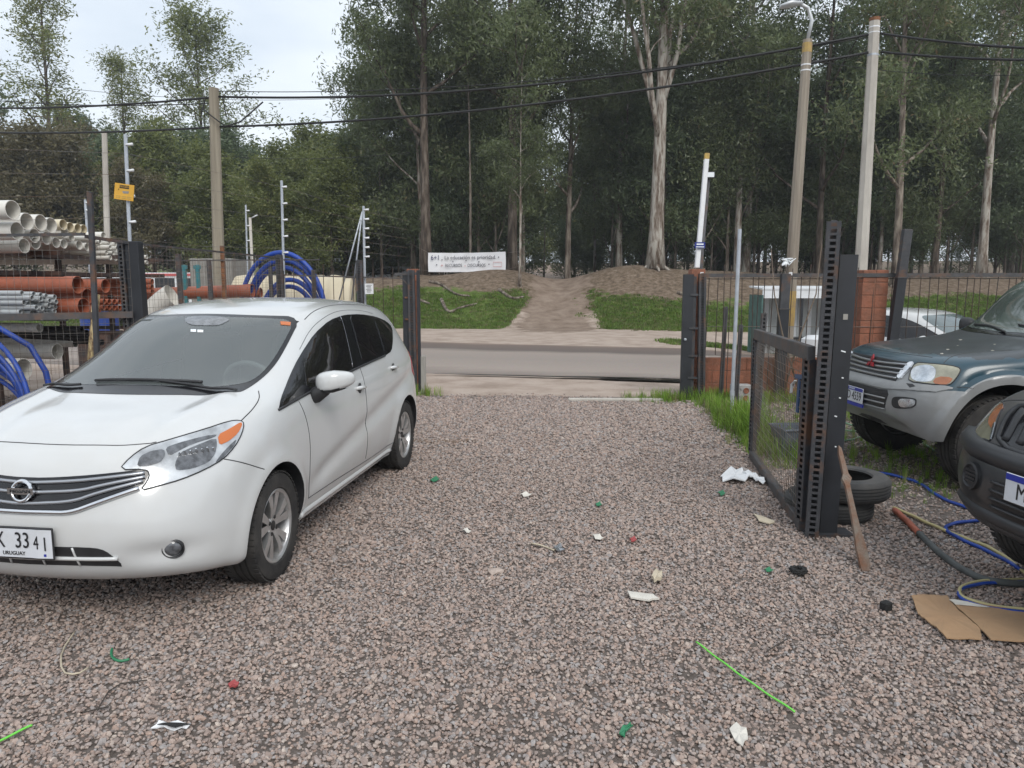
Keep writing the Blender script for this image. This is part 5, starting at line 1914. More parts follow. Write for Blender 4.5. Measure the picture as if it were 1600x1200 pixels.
# outlines of glass, lamps, grilles and seams on each body, in the body's own metres
DEC_CAR1 = {
    'frith': [(1.403,0.112,1.046),(1.35,0.366,1.041),(1.26,0.588,1.046),(1.183,0.61,1.057),(0.904,0.631,1.136),(0.604,0.605,1.276),(0.311,0.572,1.418),(0.447,0.391,1.435),(0.502,0.136,1.447)],
    'windh': [(1.297,0.045,1.084),(1.264,0.317,1.073),(1.18,0.531,1.074),(1.077,0.594,1.09),(0.899,0.603,1.151),(0.646,0.587,1.27),(0.387,0.558,1.402),(0.488,0.409,1.418),(0.552,0.161,1.43)],
    'shade': [(0.558,-0.128,1.43),(0.551,0.217,1.425),(0.664,0.192,1.385),(0.69,0.142,1.379),(0.702,-0.016,1.38)],
    'sticker': [(0.752,0.034,1.358),(0.749,0.069,1.358),(0.776,0.083,1.344),(0.776,0.048,1.346)],
    'sticker2': [(0.751,0.079,1.356),(0.749,0.116,1.355),(0.772,0.128,1.343),(0.777,0.093,1.343)],
    'toll': [(0.474,0.495,1.398),(0.431,0.547,1.391),(0.465,0.557,1.372),(0.504,0.512,1.379)],
    'dlo': [(1.187,0.792,0.943),(1.1,0.768,0.996),(0.916,0.728,1.062),(0.61,0.68,1.195),(0.316,0.66,1.318),(0.032,0.654,1.392),(-0.271,0.651,1.418),(-0.642,0.651,1.41),(-1.022,0.656,1.374),(-1.283,0.665,1.323),(-1.397,0.68,1.272),(-1.218,0.742,1.171),(-1.039,0.782,1.08),(-0.837,0.788,1.063),(-0.274,0.785,1.045),(-0.088,0.785,1.031),(0.656,0.788,0.986),(1.031,0.795,0.958)],
    'q1': [(1.135,0.788,0.961),(0.985,0.758,1.022),(0.689,0.697,1.149),(0.753,0.74,1.073),(0.894,0.785,0.991),(1.048,0.791,0.967)],
    'g1': [(0.599,0.692,1.18),(0.341,0.67,1.294),(0.047,0.66,1.379),(-0.187,0.654,1.411),(-0.133,0.716,1.256),(-0.072,0.779,1.049),(0.376,0.776,1.028),(0.754,0.779,1.006),(0.676,0.737,1.09)],
    'g2': [(-0.368,0.658,1.406),(-0.625,0.657,1.402),(-0.859,0.664,1.374),(-0.859,0.715,1.261),(-0.795,0.778,1.091),(-0.292,0.779,1.065),(-0.317,0.726,1.235)],
    'q2': [(-0.925,0.667,1.363),(-1.189,0.675,1.319),(-1.319,0.693,1.263),(-1.171,0.742,1.175),(-1.009,0.779,1.089),(-0.847,0.784,1.076),(-0.88,0.734,1.212)],
    'lamp': [(2.035,0.405,0.794),(1.985,0.431,0.843),(1.925,0.467,0.88),(1.843,0.539,0.899),(1.688,0.637,0.924),(1.556,0.695,0.943),(1.502,0.726,0.939),(1.496,0.746,0.922),(1.554,0.761,0.878),(1.637,0.764,0.829),(1.729,0.75,0.785),(1.83,0.708,0.755),(1.93,0.643,0.729),(2.005,0.568,0.714),(2.045,0.511,0.703),(2.013,0.53,0.742),(1.994,0.53,0.772),(1.994,0.506,0.791)],
    'amber': [(1.673,0.694,0.892),(1.599,0.716,0.909),(1.508,0.734,0.93),(1.518,0.745,0.915),(1.579,0.75,0.883),(1.648,0.74,0.859),(1.707,0.719,0.848)],
    'lowbeam': [(1.866,0.605,0.842),(1.806,0.638,0.859),(1.691,0.694,0.882),(1.713,0.71,0.853),(1.752,0.72,0.814),(1.8,0.711,0.783),(1.87,0.67,0.768),(1.925,0.618,0.77),(1.912,0.605,0.8)],
    'reflector': [(1.968,0.468,0.843),(1.929,0.498,0.861),(1.893,0.543,0.864),(1.911,0.56,0.839),(1.945,0.554,0.812),(1.98,0.516,0.801),(2.002,0.473,0.803)],
    'lampdark': [(1.735,0.736,0.804),(1.665,0.747,0.838),(1.603,0.756,0.861),(1.643,0.761,0.831),(1.728,0.747,0.791),(1.778,0.73,0.774)],
    'lampstrip': [(1.886,0.545,0.868),(1.842,0.574,0.88),(1.722,0.655,0.896),(1.673,0.691,0.895),(1.694,0.689,0.885),(1.8,0.629,0.87),(1.858,0.6,0.852),(1.907,0.574,0.833)],
    'grille': [(2.105,-0.008,0.764),(2.104,0.074,0.764),(2.085,0.229,0.772),(2.045,0.393,0.784),(1.995,0.503,0.792),(1.989,0.523,0.785),(1.997,0.528,0.769),(2.035,0.514,0.719),(2.118,0.34,0.656),(2.145,0.236,0.616),(2.154,0.126,0.619),(2.157,0.023,0.619)],
    'slat1': [(2.115,-0.001,0.742),(2.114,0.065,0.743),(2.095,0.234,0.751),(2.067,0.358,0.762),(2.002,0.511,0.775)],
    'slat2': [(2.133,0.009,0.7),(2.13,0.085,0.703),(2.109,0.266,0.711),(2.086,0.346,0.731),(2.011,0.516,0.759)],
    'slat3': [(2.148,0.018,0.653),(2.146,0.075,0.656),(2.13,0.244,0.666),(2.103,0.332,0.699),(2.023,0.513,0.742)],
    'gtrim': [(2.157,0.023,0.618),(2.154,0.126,0.619),(2.145,0.235,0.618),(2.118,0.34,0.657),(2.043,0.505,0.713)],
    'emblem': [(2.133,0.01,0.699)],
    'plate': [(2.165,0.143,0.467)],
    'lowgrille': [(2.168,0.017,0.46),(2.164,0.149,0.461),(2.147,0.298,0.459),(2.135,0.36,0.451),(2.12,0.394,0.423),(2.083,0.435,0.351),(2.1,0.39,0.359),(2.131,0.23,0.366),(2.142,-0.014,0.364)],
    'lowbar': [(2.156,0.002,0.403),(2.154,0.136,0.406),(2.105,0.42,0.399)],
    'lowv': [(2.153,0.255,0.46),(2.128,0.252,0.366)],
    'fog': [(2.006,0.594,0.406)],
    'foglip': [(2.079,0.462,0.367),(2.068,0.513,0.424),(2.044,0.574,0.451),(1.998,0.633,0.451),(1.879,0.726,0.4)],
    'hoodline': [(1.961,-0.231,0.903),(1.997,-0.057,0.892),(1.963,0.309,0.89),(1.907,0.473,0.892),(1.882,0.499,0.897)],
    'hoodside': [(1.501,0.731,0.935),(1.366,0.733,0.975),(1.239,0.712,1.015),(1.163,0.668,1.046)],
    'bumpline': [(1.727,0.751,0.786),(1.614,0.802,0.739),(1.472,0.836,0.674)],
    'doorf': [(0.925,0.8,0.953),(0.863,0.82,0.827),(0.835,0.826,0.687),(0.86,0.824,0.505),(0.836,0.801,0.333)],
    'doorb': [(0.836,0.801,0.333),(0.327,0.794,0.323),(-0.379,0.792,0.302),(-0.994,0.801,0.308)],
    'doorm': [(0.089,0.825,0.678),(-0.161,0.824,0.676),(-0.327,0.812,0.602),(-0.331,0.822,0.467),(-0.317,0.8,0.333)],
    'doortop': [(0.568,0.663,1.231),(0.327,0.637,1.35),(0.076,0.634,1.415),(-0.167,0.627,1.447),(-0.435,0.625,1.451),(-0.762,0.628,1.435),(-0.986,0.641,1.401)],
    'roofline': [(0.314,0.568,1.42),(0.161,0.557,1.462),(-0.005,0.55,1.485),(-0.236,0.553,1.496)],
    'handle1': [(-0.118,0.818,0.891)],
    'handle2': [(-0.968,0.822,0.953)],
    'tail': [(-1.42,0.761,1.101),(-1.442,0.789,1.033),(-1.423,0.813,0.96),(-1.365,0.821,0.919),(-1.311,0.815,0.971),(-1.332,0.792,1.043)],
    'wiper1': [(1.245,-0.267,1.087),(1.268,0.059,1.095),(1.214,0.362,1.084)],
    'wiper1b': [(1.257,0.052,1.1),(1.262,0.316,1.075),(1.254,0.585,1.048)],
    'wiper2': [(1.035,-0.665,1.077),(1.145,-0.516,1.086),(1.295,-0.304,1.065)],
    'mirrorroot': [(0.682,0.798,0.96)],
    'creasef': [(2.164,-0.112,0.564),(2.147,0.284,0.576),(2.026,0.605,0.584),(1.816,0.758,0.607)],
}
DEC_CAR2 = {
    'grille': [(2.017,0.127,1.008),(2.009,0.31,1.006),(1.981,0.485,1.007),(2.01,0.473,0.943),(2.047,0.447,0.874),(2.066,0.458,0.844),(2.076,0.221,0.845)],
    'slat1': [(2.024,0.102,0.972),(2.02,0.258,0.975),(1.991,0.498,0.983)],
    'slat2': [(2.029,0.118,0.932),(2.026,0.274,0.938),(2.009,0.479,0.943)],
    'slat3': [(2.044,0.151,0.896),(2.04,0.304,0.901),(2.029,0.46,0.904)],
    'slat4': [(2.066,0.199,0.86),(2.061,0.33,0.863),(2.053,0.45,0.865)],
    'chrome': [(1.981,0.495,1.004),(1.961,0.542,1.012),(1.988,0.54,0.965),(2.023,0.501,0.906),(2.045,0.5,0.869),(2.048,0.449,0.873),(2.02,0.447,0.925),(1.999,0.486,0.969)],
    'lamp': [(1.961,0.543,1.011),(1.912,0.644,1.014),(1.806,0.791,1.011),(1.763,0.842,0.994),(1.785,0.86,0.953),(1.843,0.87,0.879),(1.88,0.855,0.862),(1.965,0.755,0.862),(2.032,0.597,0.861),(2.006,0.557,0.918)],
    'reflector': [(1.988,0.54,0.965),(1.922,0.644,1.006),(1.89,0.727,0.986),(1.917,0.769,0.914),(1.955,0.76,0.873),(2.023,0.615,0.868)],
    'amber': [(1.908,0.773,0.922),(1.826,0.854,0.924),(1.853,0.862,0.883),(1.883,0.851,0.865),(1.946,0.779,0.867)],
    'intake': [(2.118,0.313,0.76),(2.11,0.42,0.768),(2.115,0.45,0.734),(2.122,0.42,0.615),(2.126,0.348,0.61)],
    'foghouse': [(2.112,0.505,0.711),(2.101,0.557,0.733),(2.046,0.724,0.744),(2.037,0.746,0.728),(2.047,0.74,0.664),(2.101,0.588,0.633),(2.114,0.517,0.643)],
    'foglens': [(2.097,0.588,0.719),(2.051,0.718,0.734),(2.043,0.74,0.718),(2.052,0.73,0.672),(2.092,0.625,0.65),(2.1,0.592,0.675)],
    'washer': [(2.046,0.598,0.841),(2.026,0.658,0.844),(2.022,0.693,0.829),(2.046,0.655,0.814)],
    'ledge': [(2.086,0.191,0.83),(2.07,0.447,0.839),(2.041,0.616,0.841),(1.971,0.767,0.845),(1.84,0.884,0.853),(1.85,0.887,0.832),(1.968,0.818,0.794),(2.102,0.477,0.776),(2.117,0.259,0.768)],
    'hoodside': [(1.839,0.733,1.024),(1.798,0.71,1.051),(1.737,0.671,1.074),(1.592,0.638,1.099),(1.441,0.661,1.113),(1.278,0.705,1.124)],
    'bumpseam': [(1.816,0.891,0.855),(1.771,0.908,0.856),(1.719,0.945,0.849)],
}
DEC_CAR3 = {
    'lamp': [(2.094,-0.627,0.825),(1.968,-0.757,0.885),(1.927,-0.737,0.956),(1.858,-0.743,1.012),(1.97,-0.584,1.019),(2.013,-0.552,0.993),(2.07,-0.51,0.93),(2.13,-0.457,0.848),(2.11,-0.546,0.847)],
    'amber': [(2.036,-0.606,0.925),(1.984,-0.641,0.973),(1.95,-0.623,1.017),(1.995,-0.555,1.01),(2.02,-0.552,0.984),(2.067,-0.525,0.927),(2.088,-0.51,0.899)],
    'lampchrome': [(2.065,-0.533,0.925),(2.063,-0.519,0.937),(2.122,-0.466,0.859),(2.121,-0.479,0.857)],
    'grille': [(2.053,-0.467,0.982),(2.088,-0.322,0.973),(2.168,-0.211,0.83),(2.14,-0.424,0.842),(2.091,-0.469,0.911)],
    'fog': [(2.198,-0.485,0.667)],
    'plate': [(2.228,-0.175,0.691)],
}


# ================================================================== vehicles
def bspline_matrix(n, m):
    """rows evaluate a uniform cubic B-spline with natural ends at m points over n controls"""
    M = np.zeros((m, n + 2))
    for r, t in enumerate(np.linspace(0, n - 1, m)):
        i = min(int(t), n - 2)
        s = t - i
        M[r, i:i + 4] = [(1 - s) ** 3 / 6, (3 * s ** 3 - 6 * s ** 2 + 4) / 6, (-3 * s ** 3 + 3 * s ** 2 + 3 * s + 1) / 6, s ** 3 / 6]
    return M


def body_grid(C, mu, mv, tight=0):
    """C[station][line] control cage of the left half; last line is the centre line"""
    C = np.array(C, float)
    n, k, _ = C.shape
    T = C.copy()
    for _ in range(tight):                              # pull the surface back out to the given points
        C = C + 0.75 * (T - body_grid(C, n, k))
        C[:, -1, 1] = 0
    mir = C[:, -2:-1] * np.array([1, -1, 1])
    ext = np.concatenate([2 * C[:, :1] - C[:, 1:2], C, mir], 1)
    ext = np.concatenate([2 * ext[:1] - ext[1:2], ext, 2 * ext[-1:] - ext[-2:-1]], 0)
    A, B = bspline_matrix(n, mu), bspline_matrix(k, mv)
    return np.einsum('ai,ijc,bj->abc', A, ext, B)


def make_body(C, mu=120, mv=56, tight=2, relief=None):
    """closed left + right shell with a floor, as vertex and face lists"""
    G = body_grid(C, mu, mv, tight)
    G[:, -1, 1] = 0
    if relief:
        rel = relief(G[:, :, 0].copy(), G[:, :, 1].copy(), G[:, :, 2].copy())
        for ax_, rr_ in zip((1, 0, 2), rel if isinstance(rel, tuple) else (rel,)):
            G[:, :, ax_] += rr_
    V = list(map(tuple, G.reshape(-1, 3)))
    idx = np.arange(mu * mv).reshape(mu, mv)
    R = np.full((mu, mv), -1)
    for i in range(mu):
        for j in range(mv - 1):
            R[i, j] = len(V)
            V.append((G[i, j, 0], -G[i, j, 1], G[i, j, 2]))
        R[i, mv - 1] = idx[i, mv - 1]
    F = []
    for i in range(mu - 1):
        for j in range(mv - 1):
            F.append((idx[i, j], idx[i, j + 1], idx[i + 1, j + 1], idx[i + 1, j]))
            F.append((R[i, j], R[i + 1, j], R[i + 1, j + 1], R[i, j + 1]))
    # floor: bridge left edge to right edge, front and rear edges close on it
    loop_l = [idx[0, j] for j in range(mv - 1, 0, -1)] + [idx[i, 0] for i in range(mu)] + [idx[mu - 1, j] for j in range(1, mv)]
    loop_r = [R[0, j] for j in range(mv - 1, 0, -1)] + [R[i, 0] for i in range(mu)] + [R[mu - 1, j] for j in range(1, mv)]
    for a in range(len(loop_l) - 1):
        q = [loop_l[a], loop_l[a + 1], loop_r[a + 1], loop_r[a]]
        u = []
        for x in q:
            if x not in u:
                u.append(x)
        if len(u) > 2:
            F.append(tuple(int(x) for x in u))
    return V, [tuple(int(x) for x in f) for f in F]


def mesh_of(name, V, F, mats):
    me = bpy.data.meshes.new(name)
    me.from_pydata(V, [], F)
    for m in mats:
        me.materials.append(MATS[m])
    bm = bmesh.new()
    bm.from_mesh(me)
    bmesh.ops.recalc_face_normals(bm, faces=bm.faces)
    bm.to_mesh(me)
    bm.free()
    return me


def cut_arches(me, arches, yin, yout):
    """subtract wheel wells (x, z, radius) on both sides with an exact boolean; well faces take slot 1"""
    o = bpy.data.objects.new('body_tmp', me)
    COL.objects.link(o)
    mb = MB()
    for (x, z, r) in arches:
        for s in (-1, 1):
            mb.lathe([(0, yin), (r, yin), (r, yout), (0, yout)], (x, 0, z), (0, s, 0), n=64)
    c = mb.build('cutter_tmp', [])
    bm = bmesh.new()
    bm.from_mesh(c.data)
    bmesh.ops.remove_doubles(bm, verts=bm.verts, dist=1e-5)
    bmesh.ops.recalc_face_normals(bm, faces=bm.faces)
    bm.to_mesh(c.data)
    bm.free()
    m = o.modifiers.new('b', 'BOOLEAN')
    m.operation = 'DIFFERENCE'
    m.solver = 'EXACT'
    m.object = c
    dg = bpy.context.evaluated_depsgraph_get()
    out = bpy.data.meshes.new_from_object(o.evaluated_get(dg))
    bpy.data.objects.remove(o)
    bpy.data.objects.remove(c)
    for p in out.polygons:
        ce = p.center
        mi = 0
        for (x, z, r) in arches:
            d = math.hypot(ce.x - x, ce.z - z)
            if abs(ce.y) > yin - 0.01 and d < r + 0.003:
                n = p.normal
                rad_n = (n.x * (ce.x - x) + n.z * (ce.z - z)) / max(d, 1e-6)
                if rad_n < -0.9 or abs(abs(ce.y) - yin) < 0.004:
                    mi = 1
        if p.normal.z < -0.85 and ce.z < 0.35:
            mi = 1
        p.material_index = mi
    out.polygons.foreach_set('use_smooth', [True] * len(out.polygons))
    out.set_sharp_from_angle(angle=rad(32))
    return out


def resample(pts, step):
    P = [Vector(p) for p in pts]
    out = []
    for a, b in zip(P[:-1], P[1:]):
        n = max(1, int(math.ceil((b - a).length / step)))
        out += [a.lerp(b, i / n) for i in range(n)]
    out.append(P[-1])
    return out


def chaikin(pts, it=2, closed=True, cut=0.25):
    P = [Vector(p) for p in pts]
    for _ in range(it):
        Q = []
        n = len(P)
        rng = range(n) if closed else range(n - 1)
        if not closed:
            Q.append(P[0])
        for i in rng:
            a, b = P[i], P[(i + 1) % n]
            Q.append(a.lerp(b, cut))
            Q.append(a.lerp(b, 1 - cut))
        if not closed:
            Q.append(P[-1])
        P = Q
    return P


def in_poly(x, y, poly):
    c = False
    for (x0, y0), (x1, y1) in zip(poly, poly[1:] + poly[:1]):
        if (y0 > y) != (y1 > y) and x < (x1 - x0) * (y - y0) / (y1 - y0) + x0:
            c = not c
    return c


def open_body(me, outline, d):
    """take the skin away inside an outline, seen from direction d"""
    d = Vector(d).normalized()
    ax = Vector((0, 0, 1)).cross(d).normalized()
    ay = d.cross(ax)
    poly = [(Vector(p).dot(ax), Vector(p).dot(ay)) for p in outline]
    bm = bmesh.new()
    bm.from_mesh(me)
    kill = [f for f in bm.faces if f.normal.dot(d) > .3 and in_poly(f.calc_center_median().dot(ax), f.calc_center_median().dot(ay), poly)]
    bmesh.ops.delete(bm, geom=kill, context='FACES')
    bm.to_mesh(me)
    bm.free()


class Skin:
    """the body surface that trim, glass and lamps are laid on (local coordinates)"""

    def __init__(self, V, F, yaw_parent):
        self.V = [Vector(v) for v in V]
        self.F = F
        self.bvh = BVHTree.FromPolygons(self.V, F)
        N = [Vector() for _ in V]
        for f in F:
            a, b, c = self.V[f[0]], self.V[f[1]], self.V[f[2]]
            n = (b - a).cross(c - a)
            for k in f:
                N[k] += n
        self.N = [n.normalized() if n.length > 0 else Vector((0, 0, 1)) for n in N]
        self.root = yaw_parent

    def drop(self, p, d):
        """from p go along -d until the body is met"""
        d = Vector(d).normalized()
        hit, n, i, dist = self.bvh.ray_cast(Vector(p) + d * 1.2, -d, 3.0)
        if hit is None:
            hit, n, i, dist = self.bvh.find_nearest(Vector(p))
        if i is not None:                               # blend the corner normals, so trim follows the smooth surface
            m = Vector()
            for k in self.F[i]:
                m += self.N[k] / ((self.V[k] - hit).length + .002)
            if m.length > 0:
                n = m.normalized()
        if n.dot(d) < 0:
            n = -n
        return hit, n

    def patch(self, name, pts, d, material, off=0.003, depth=0.006, res=0.03, smooth_it=2, parent=None, bulge=0.0, mirror=False, hole=None, cut=0.25):
        """a shaped sheet following the body inside the outline pts, laid on from direction d, with a turned-in edge"""
        d = Vector(d).normalized()
        ax = Vector((0, 0, 1)).cross(d)
        if ax.length < 0.1:
            ax = Vector((0, 1, 0)).cross(d)
        ax.normalize()
        ay = d.cross(ax)
        out = chaikin(pts, smooth_it, cut=cut) if smooth_it else [Vector(p) for p in pts]
        out = resample(out + [out[0]], res * 0.7)[:-1]
        o2 = [Vector((p.dot(ax), p.dot(ay))) for p in out]
        c0 = sum((p.dot(d) for p in out)) / len(out)
        xs, ys = [p.x for p in o2], [p.y for p in o2]
        P2 = list(o2)
        nb = len(o2)
        poly = np.array([(p.x, p.y) for p in o2])
        gx = np.arange(min(xs) + res / 2, max(xs), res)
        gy = np.arange(min(ys) + res / 2, max(ys), res)
        for x in gx:
            for y in gy:
                # inside and not too close to the edge
                j = np.roll(poly, -1, 0)
                cond = ((poly[:, 1] > y) != (j[:, 1] > y))
                with np.errstate(divide='ignore', invalid='ignore'):
                    xi = (j[:, 0] - poly[:, 0]) * (y - poly[:, 1]) / (j[:, 1] - poly[:, 1]) + poly[:, 0]
                if (cond & (x < xi)).sum() % 2 and np.min(np.hypot(poly[:, 0] - x, poly[:, 1] - y)) > res * 0.5:
                    P2.append(Vector((x, y)))
        edges = [(i, (i + 1) % nb) for i in range(nb)]
        hpoly = None
        if hole:
            hp_ = resample(chaikin(hole, smooth_it, cut=cut) + [chaikin(hole, smooth_it, cut=cut)[0]], res * 0.7)[:-1]
            h0 = len(P2)
            P2 += [Vector((p.dot(ax), p.dot(ay))) for p in hp_]
            edges += [(h0 + i, h0 + (i + 1) % len(hp_)) for i in range(len(hp_))]
            hpoly = [(p.dot(ax), p.dot(ay)) for p in hp_]
        vv, ee, ff, ov, oe, of = geometry.delaunay_2d_cdt(P2, edges, [], 1, 1e-6)
        # keep only faces inside the outline
        V3, N3 = [], []
        for q in vv:
            p = ax * q.x + ay * q.y + d * c0
            h, n = self.drop(p, d)
            V3.append(h)
            N3.append(n)
        if bulge:
            tree = poly
            for i, q in enumerate(vv):
                dd = np.min(np.hypot(tree[:, 0] - q.x, tree[:, 1] - q.y))
                V3[i] = V3[i] + N3[i] * (bulge * min(1, dd / 0.05))
        top = [h + n * off for h, n in zip(V3, N3)]
        F = [tuple(f) for f in ff]
        if hpoly:
            F = [f for f in F if not in_poly(sum(vv[k].x for k in f) / len(f), sum(vv[k].y for k in f) / len(f), hpoly)]
        cnt = {}
        for f in F:
            for a, b in zip(f, f[1:] + f[:1]):
                cnt[(a, b)] = cnt.get((a, b), 0) + 1
        bnd = [e for e in cnt if (e[1], e[0]) not in cnt]
        low = {}
        Vall = list(top)
        for a, b in bnd:
            for i in (a, b):
                if i not in low:
                    low[i] = len(Vall)
                    Vall.append(V3[i] + N3[i] * (off - depth))
        skirt = [(b, a, low[a], low[b]) for a, b in bnd]
        objs = []
        for s in ((1, -1) if mirror else (1,)):
            VV = [(p.x, p.y * s, p.z) for p in Vall]
            FF = F + skirt
            if s < 0:
                FF = [tuple(reversed(f)) for f in FF]
            me = bpy.data.meshes.new(name)
            me.from_pydata(VV, [], FF)
            me.materials.append(MATS[material])
            me.polygons.foreach_set('use_smooth', [True] * len(F) + [False] * len(skirt))
            me.update()
            nn = [(n.x, n.y * s, n.z) for n in N3] + [(0, 0, 0)] * (len(Vall) - len(N3))
            for i_, j_ in low.items():
                nn[j_] = nn[i_]
            me.normals_split_custom_set_from_vertices(nn)
            ob = bpy.data.objects.new(name, me)
            link(ob, parent or self.root)
            objs.append(ob)
        return objs[0] if not mirror else objs

    def line(self, name, pts, d, material, r=0.003, off=0.0, parent=None, mirror=False, smooth_it=2, flat=1.0, step=0.03, n=6, closed=False):
        P = chaikin(pts, smooth_it, closed=closed) if smooth_it else [Vector(p) for p in pts]
        if closed:
            P = P + [P[0]]
        P = resample(P, step)
        if closed:
            P = P[:-1]
        Q = []
        for p in P:
            dd = d(p) if callable(d) else d
            h, nn = self.drop(p, dd)
            Q.append(h + nn * off)
        objs = []
        for s in ((1, -1) if mirror else (1,)):
            mb = MB()
            mb.tube([(q.x, q.y * s, q.z) for q in Q], r, n=n, flat=flat, closed=closed)
            objs.append(mb.build(name, material, parent or self.root, smooth=True))
        return objs[0] if not mirror else objs


def wheel(parent, x, y, r, w, rim_r, rim_mat, side, spokes=5, style='pair', steer=0.0, tyre_mat='tyre'):
    """wheel > tyre, rim, hub_cap, brake_disc; outer face looks along side * y"""
    e = empty('wheel', (x, y, r), steer, parent)
    hw = w / 2
    s = side
    prof = [(rim_r * 0.97, -hw * 0.86), (rim_r * 1.03, -hw * 0.98), ((rim_r + r) / 2, -hw * 1.04), (r * 0.945, -hw * 0.96), (r * 0.985, -hw * 0.78), (r, -hw * 0.6)]
    for g in (-0.36, 0.0, 0.36):                       # tread grooves
        prof += [(r, hw * (g - 0.07)), (r - 0.009, hw * (g - 0.05)), (r - 0.009, hw * (g + 0.05)), (r, hw * (g + 0.07))]
    prof += [(r, hw * 0.6), (r * 0.985, hw * 0.78), (r * 0.945, hw * 0.96), ((rim_r + r) / 2, hw * 1.04), (rim_r * 1.03, hw * 0.98), (rim_r * 0.97, hw * 0.86)]
    t = MB()
    t.lathe(prof, (0, 0, 0), (0, s, 0), n=56)
    # shoulder blocks
    for k in range(56):
        a = 2 * math.pi * k / 56
        for q in (-1, 1):
            c = Vector((math.cos(a) * (r * 0.987), q * hw * 0.8, math.sin(a) * (r * 0.987)))
            R = Matrix.Rotation(-a, 3, 'Y')
            t.box(c, (0.008, hw * 0.34, r * 0.075), R)
    t.build('tyre', tyre_mat, e, smooth=True, angle=28)
    rm = MB()
    rm.lathe([(rim_r * 0.90, -hw * 0.8), (rim_r * 0.97, -hw * 0.86), (rim_r * 0.97, hw * 0.80), (rim_r * 1.0, hw * 0.90), (rim_r * 0.97, hw * 0.93), (rim_r * 0.90, hw * 0.86), (rim_r * 0.86, hw * 0.6), (rim_r * 0.86, -hw * 0.7)], (0, 0, 0), (0, s, 0), n=56, closed=True)
    zf = hw * 0.80
    for k in range(spokes):
        a0 = math.pi / 2 + 2 * math.pi * k / spokes
        offs = (-0.30, 0.30) if style == 'pair' else (0.0,)
        for da in offs:
            a = a0 + da * (0.85 if spokes == 5 else 0.5)
            wid0, wid1 = (0.036, 0.052) if style == 'pair' else (0.05, 0.07)
            sc = rim_r / 0.2
            pts = []
            ai = a0 + da * 0.55
            for (rr, aa, ww, yy) in ((rim_r * 0.16, ai, wid0 * sc * 0.8, zf * 0.80), (rim_r * 0.55, (a + ai) / 2, wid0 * sc, zf * 0.98), (rim_r * 0.93, a, wid1 * sc, zf * 1.02)):
                ca, sa = math.cos(aa), math.sin(aa)
                for q in (-1, 1):
                    pts.append((ca * rr - sa * q * ww / 2, s * yy, sa * rr + ca * q * ww / 2))
                for q in (-1, 1):
                    pts.append((ca * rr - sa * q * ww * 0.35, s * (yy - 0.035), sa * rr + ca * q * ww * 0.35))
            fs_ = []
            for b in (0, 4):
                fs_ += [(b, b + 1, b + 5, b + 4), (b + 1, b + 3, b + 7, b + 5), (b + 3, b + 2, b + 6, b + 7), (b + 2, b, b + 4, b + 6)]
            rm.add(pts, fs_)
    rm.lathe([(0, zf * 0.5), (rim_r * 0.25, zf * 0.5), (rim_r * 0.25, zf * 0.74), (rim_r * 0.20, zf * 0.84), (0, zf * 0.84)], (0, 0, 0), (0, s, 0), n=24)
    rim = rm.build('rim', rim_mat, e, smooth=True, angle=35)
    bd = MB()
    bd.lathe([(0, -hw * 0.1), (rim_r * 0.74, -hw * 0.1), (rim_r * 0.74, hw * 0.02), (0, hw * 0.02)], (0, 0, 0), (0, s, 0), n=32)
    bd.lathe([(0, -hw * 0.75), (rim_r * 0.93, -hw * 0.75), (rim_r * 0.93, -hw * 0.7), (0, -hw * 0.7)], (0, 0, 0), (0, s, 0), n=32)
    bd.build('brake_disc', 'dark_metal', e, smooth=True, angle=30)
    cap = MB()
    cap.lathe([(0, zf * 0.84), (rim_r * 0.13, zf * 0.84), (rim_r * 0.13, zf * 0.88), (rim_r * 0.10, zf * 0.92), (0, zf * 0.92)], (0, 0, 0), (0, s, 0), n=20)
    for k in range(4):
        a = 2 * math.pi * k / 4 + 0.5
        cap.lathe([(0, zf * 0.80), (0.011, zf * 0.80), (0.011, zf * 0.91), (0, zf * 0.91)], (math.cos(a) * rim_r * 0.235, 0, math.sin(a) * rim_r * 0.235), (0, s, 0), n=6)
    cap.build('hub_cap', 'dark_metal', rim, smooth=True, angle=30)
    return e


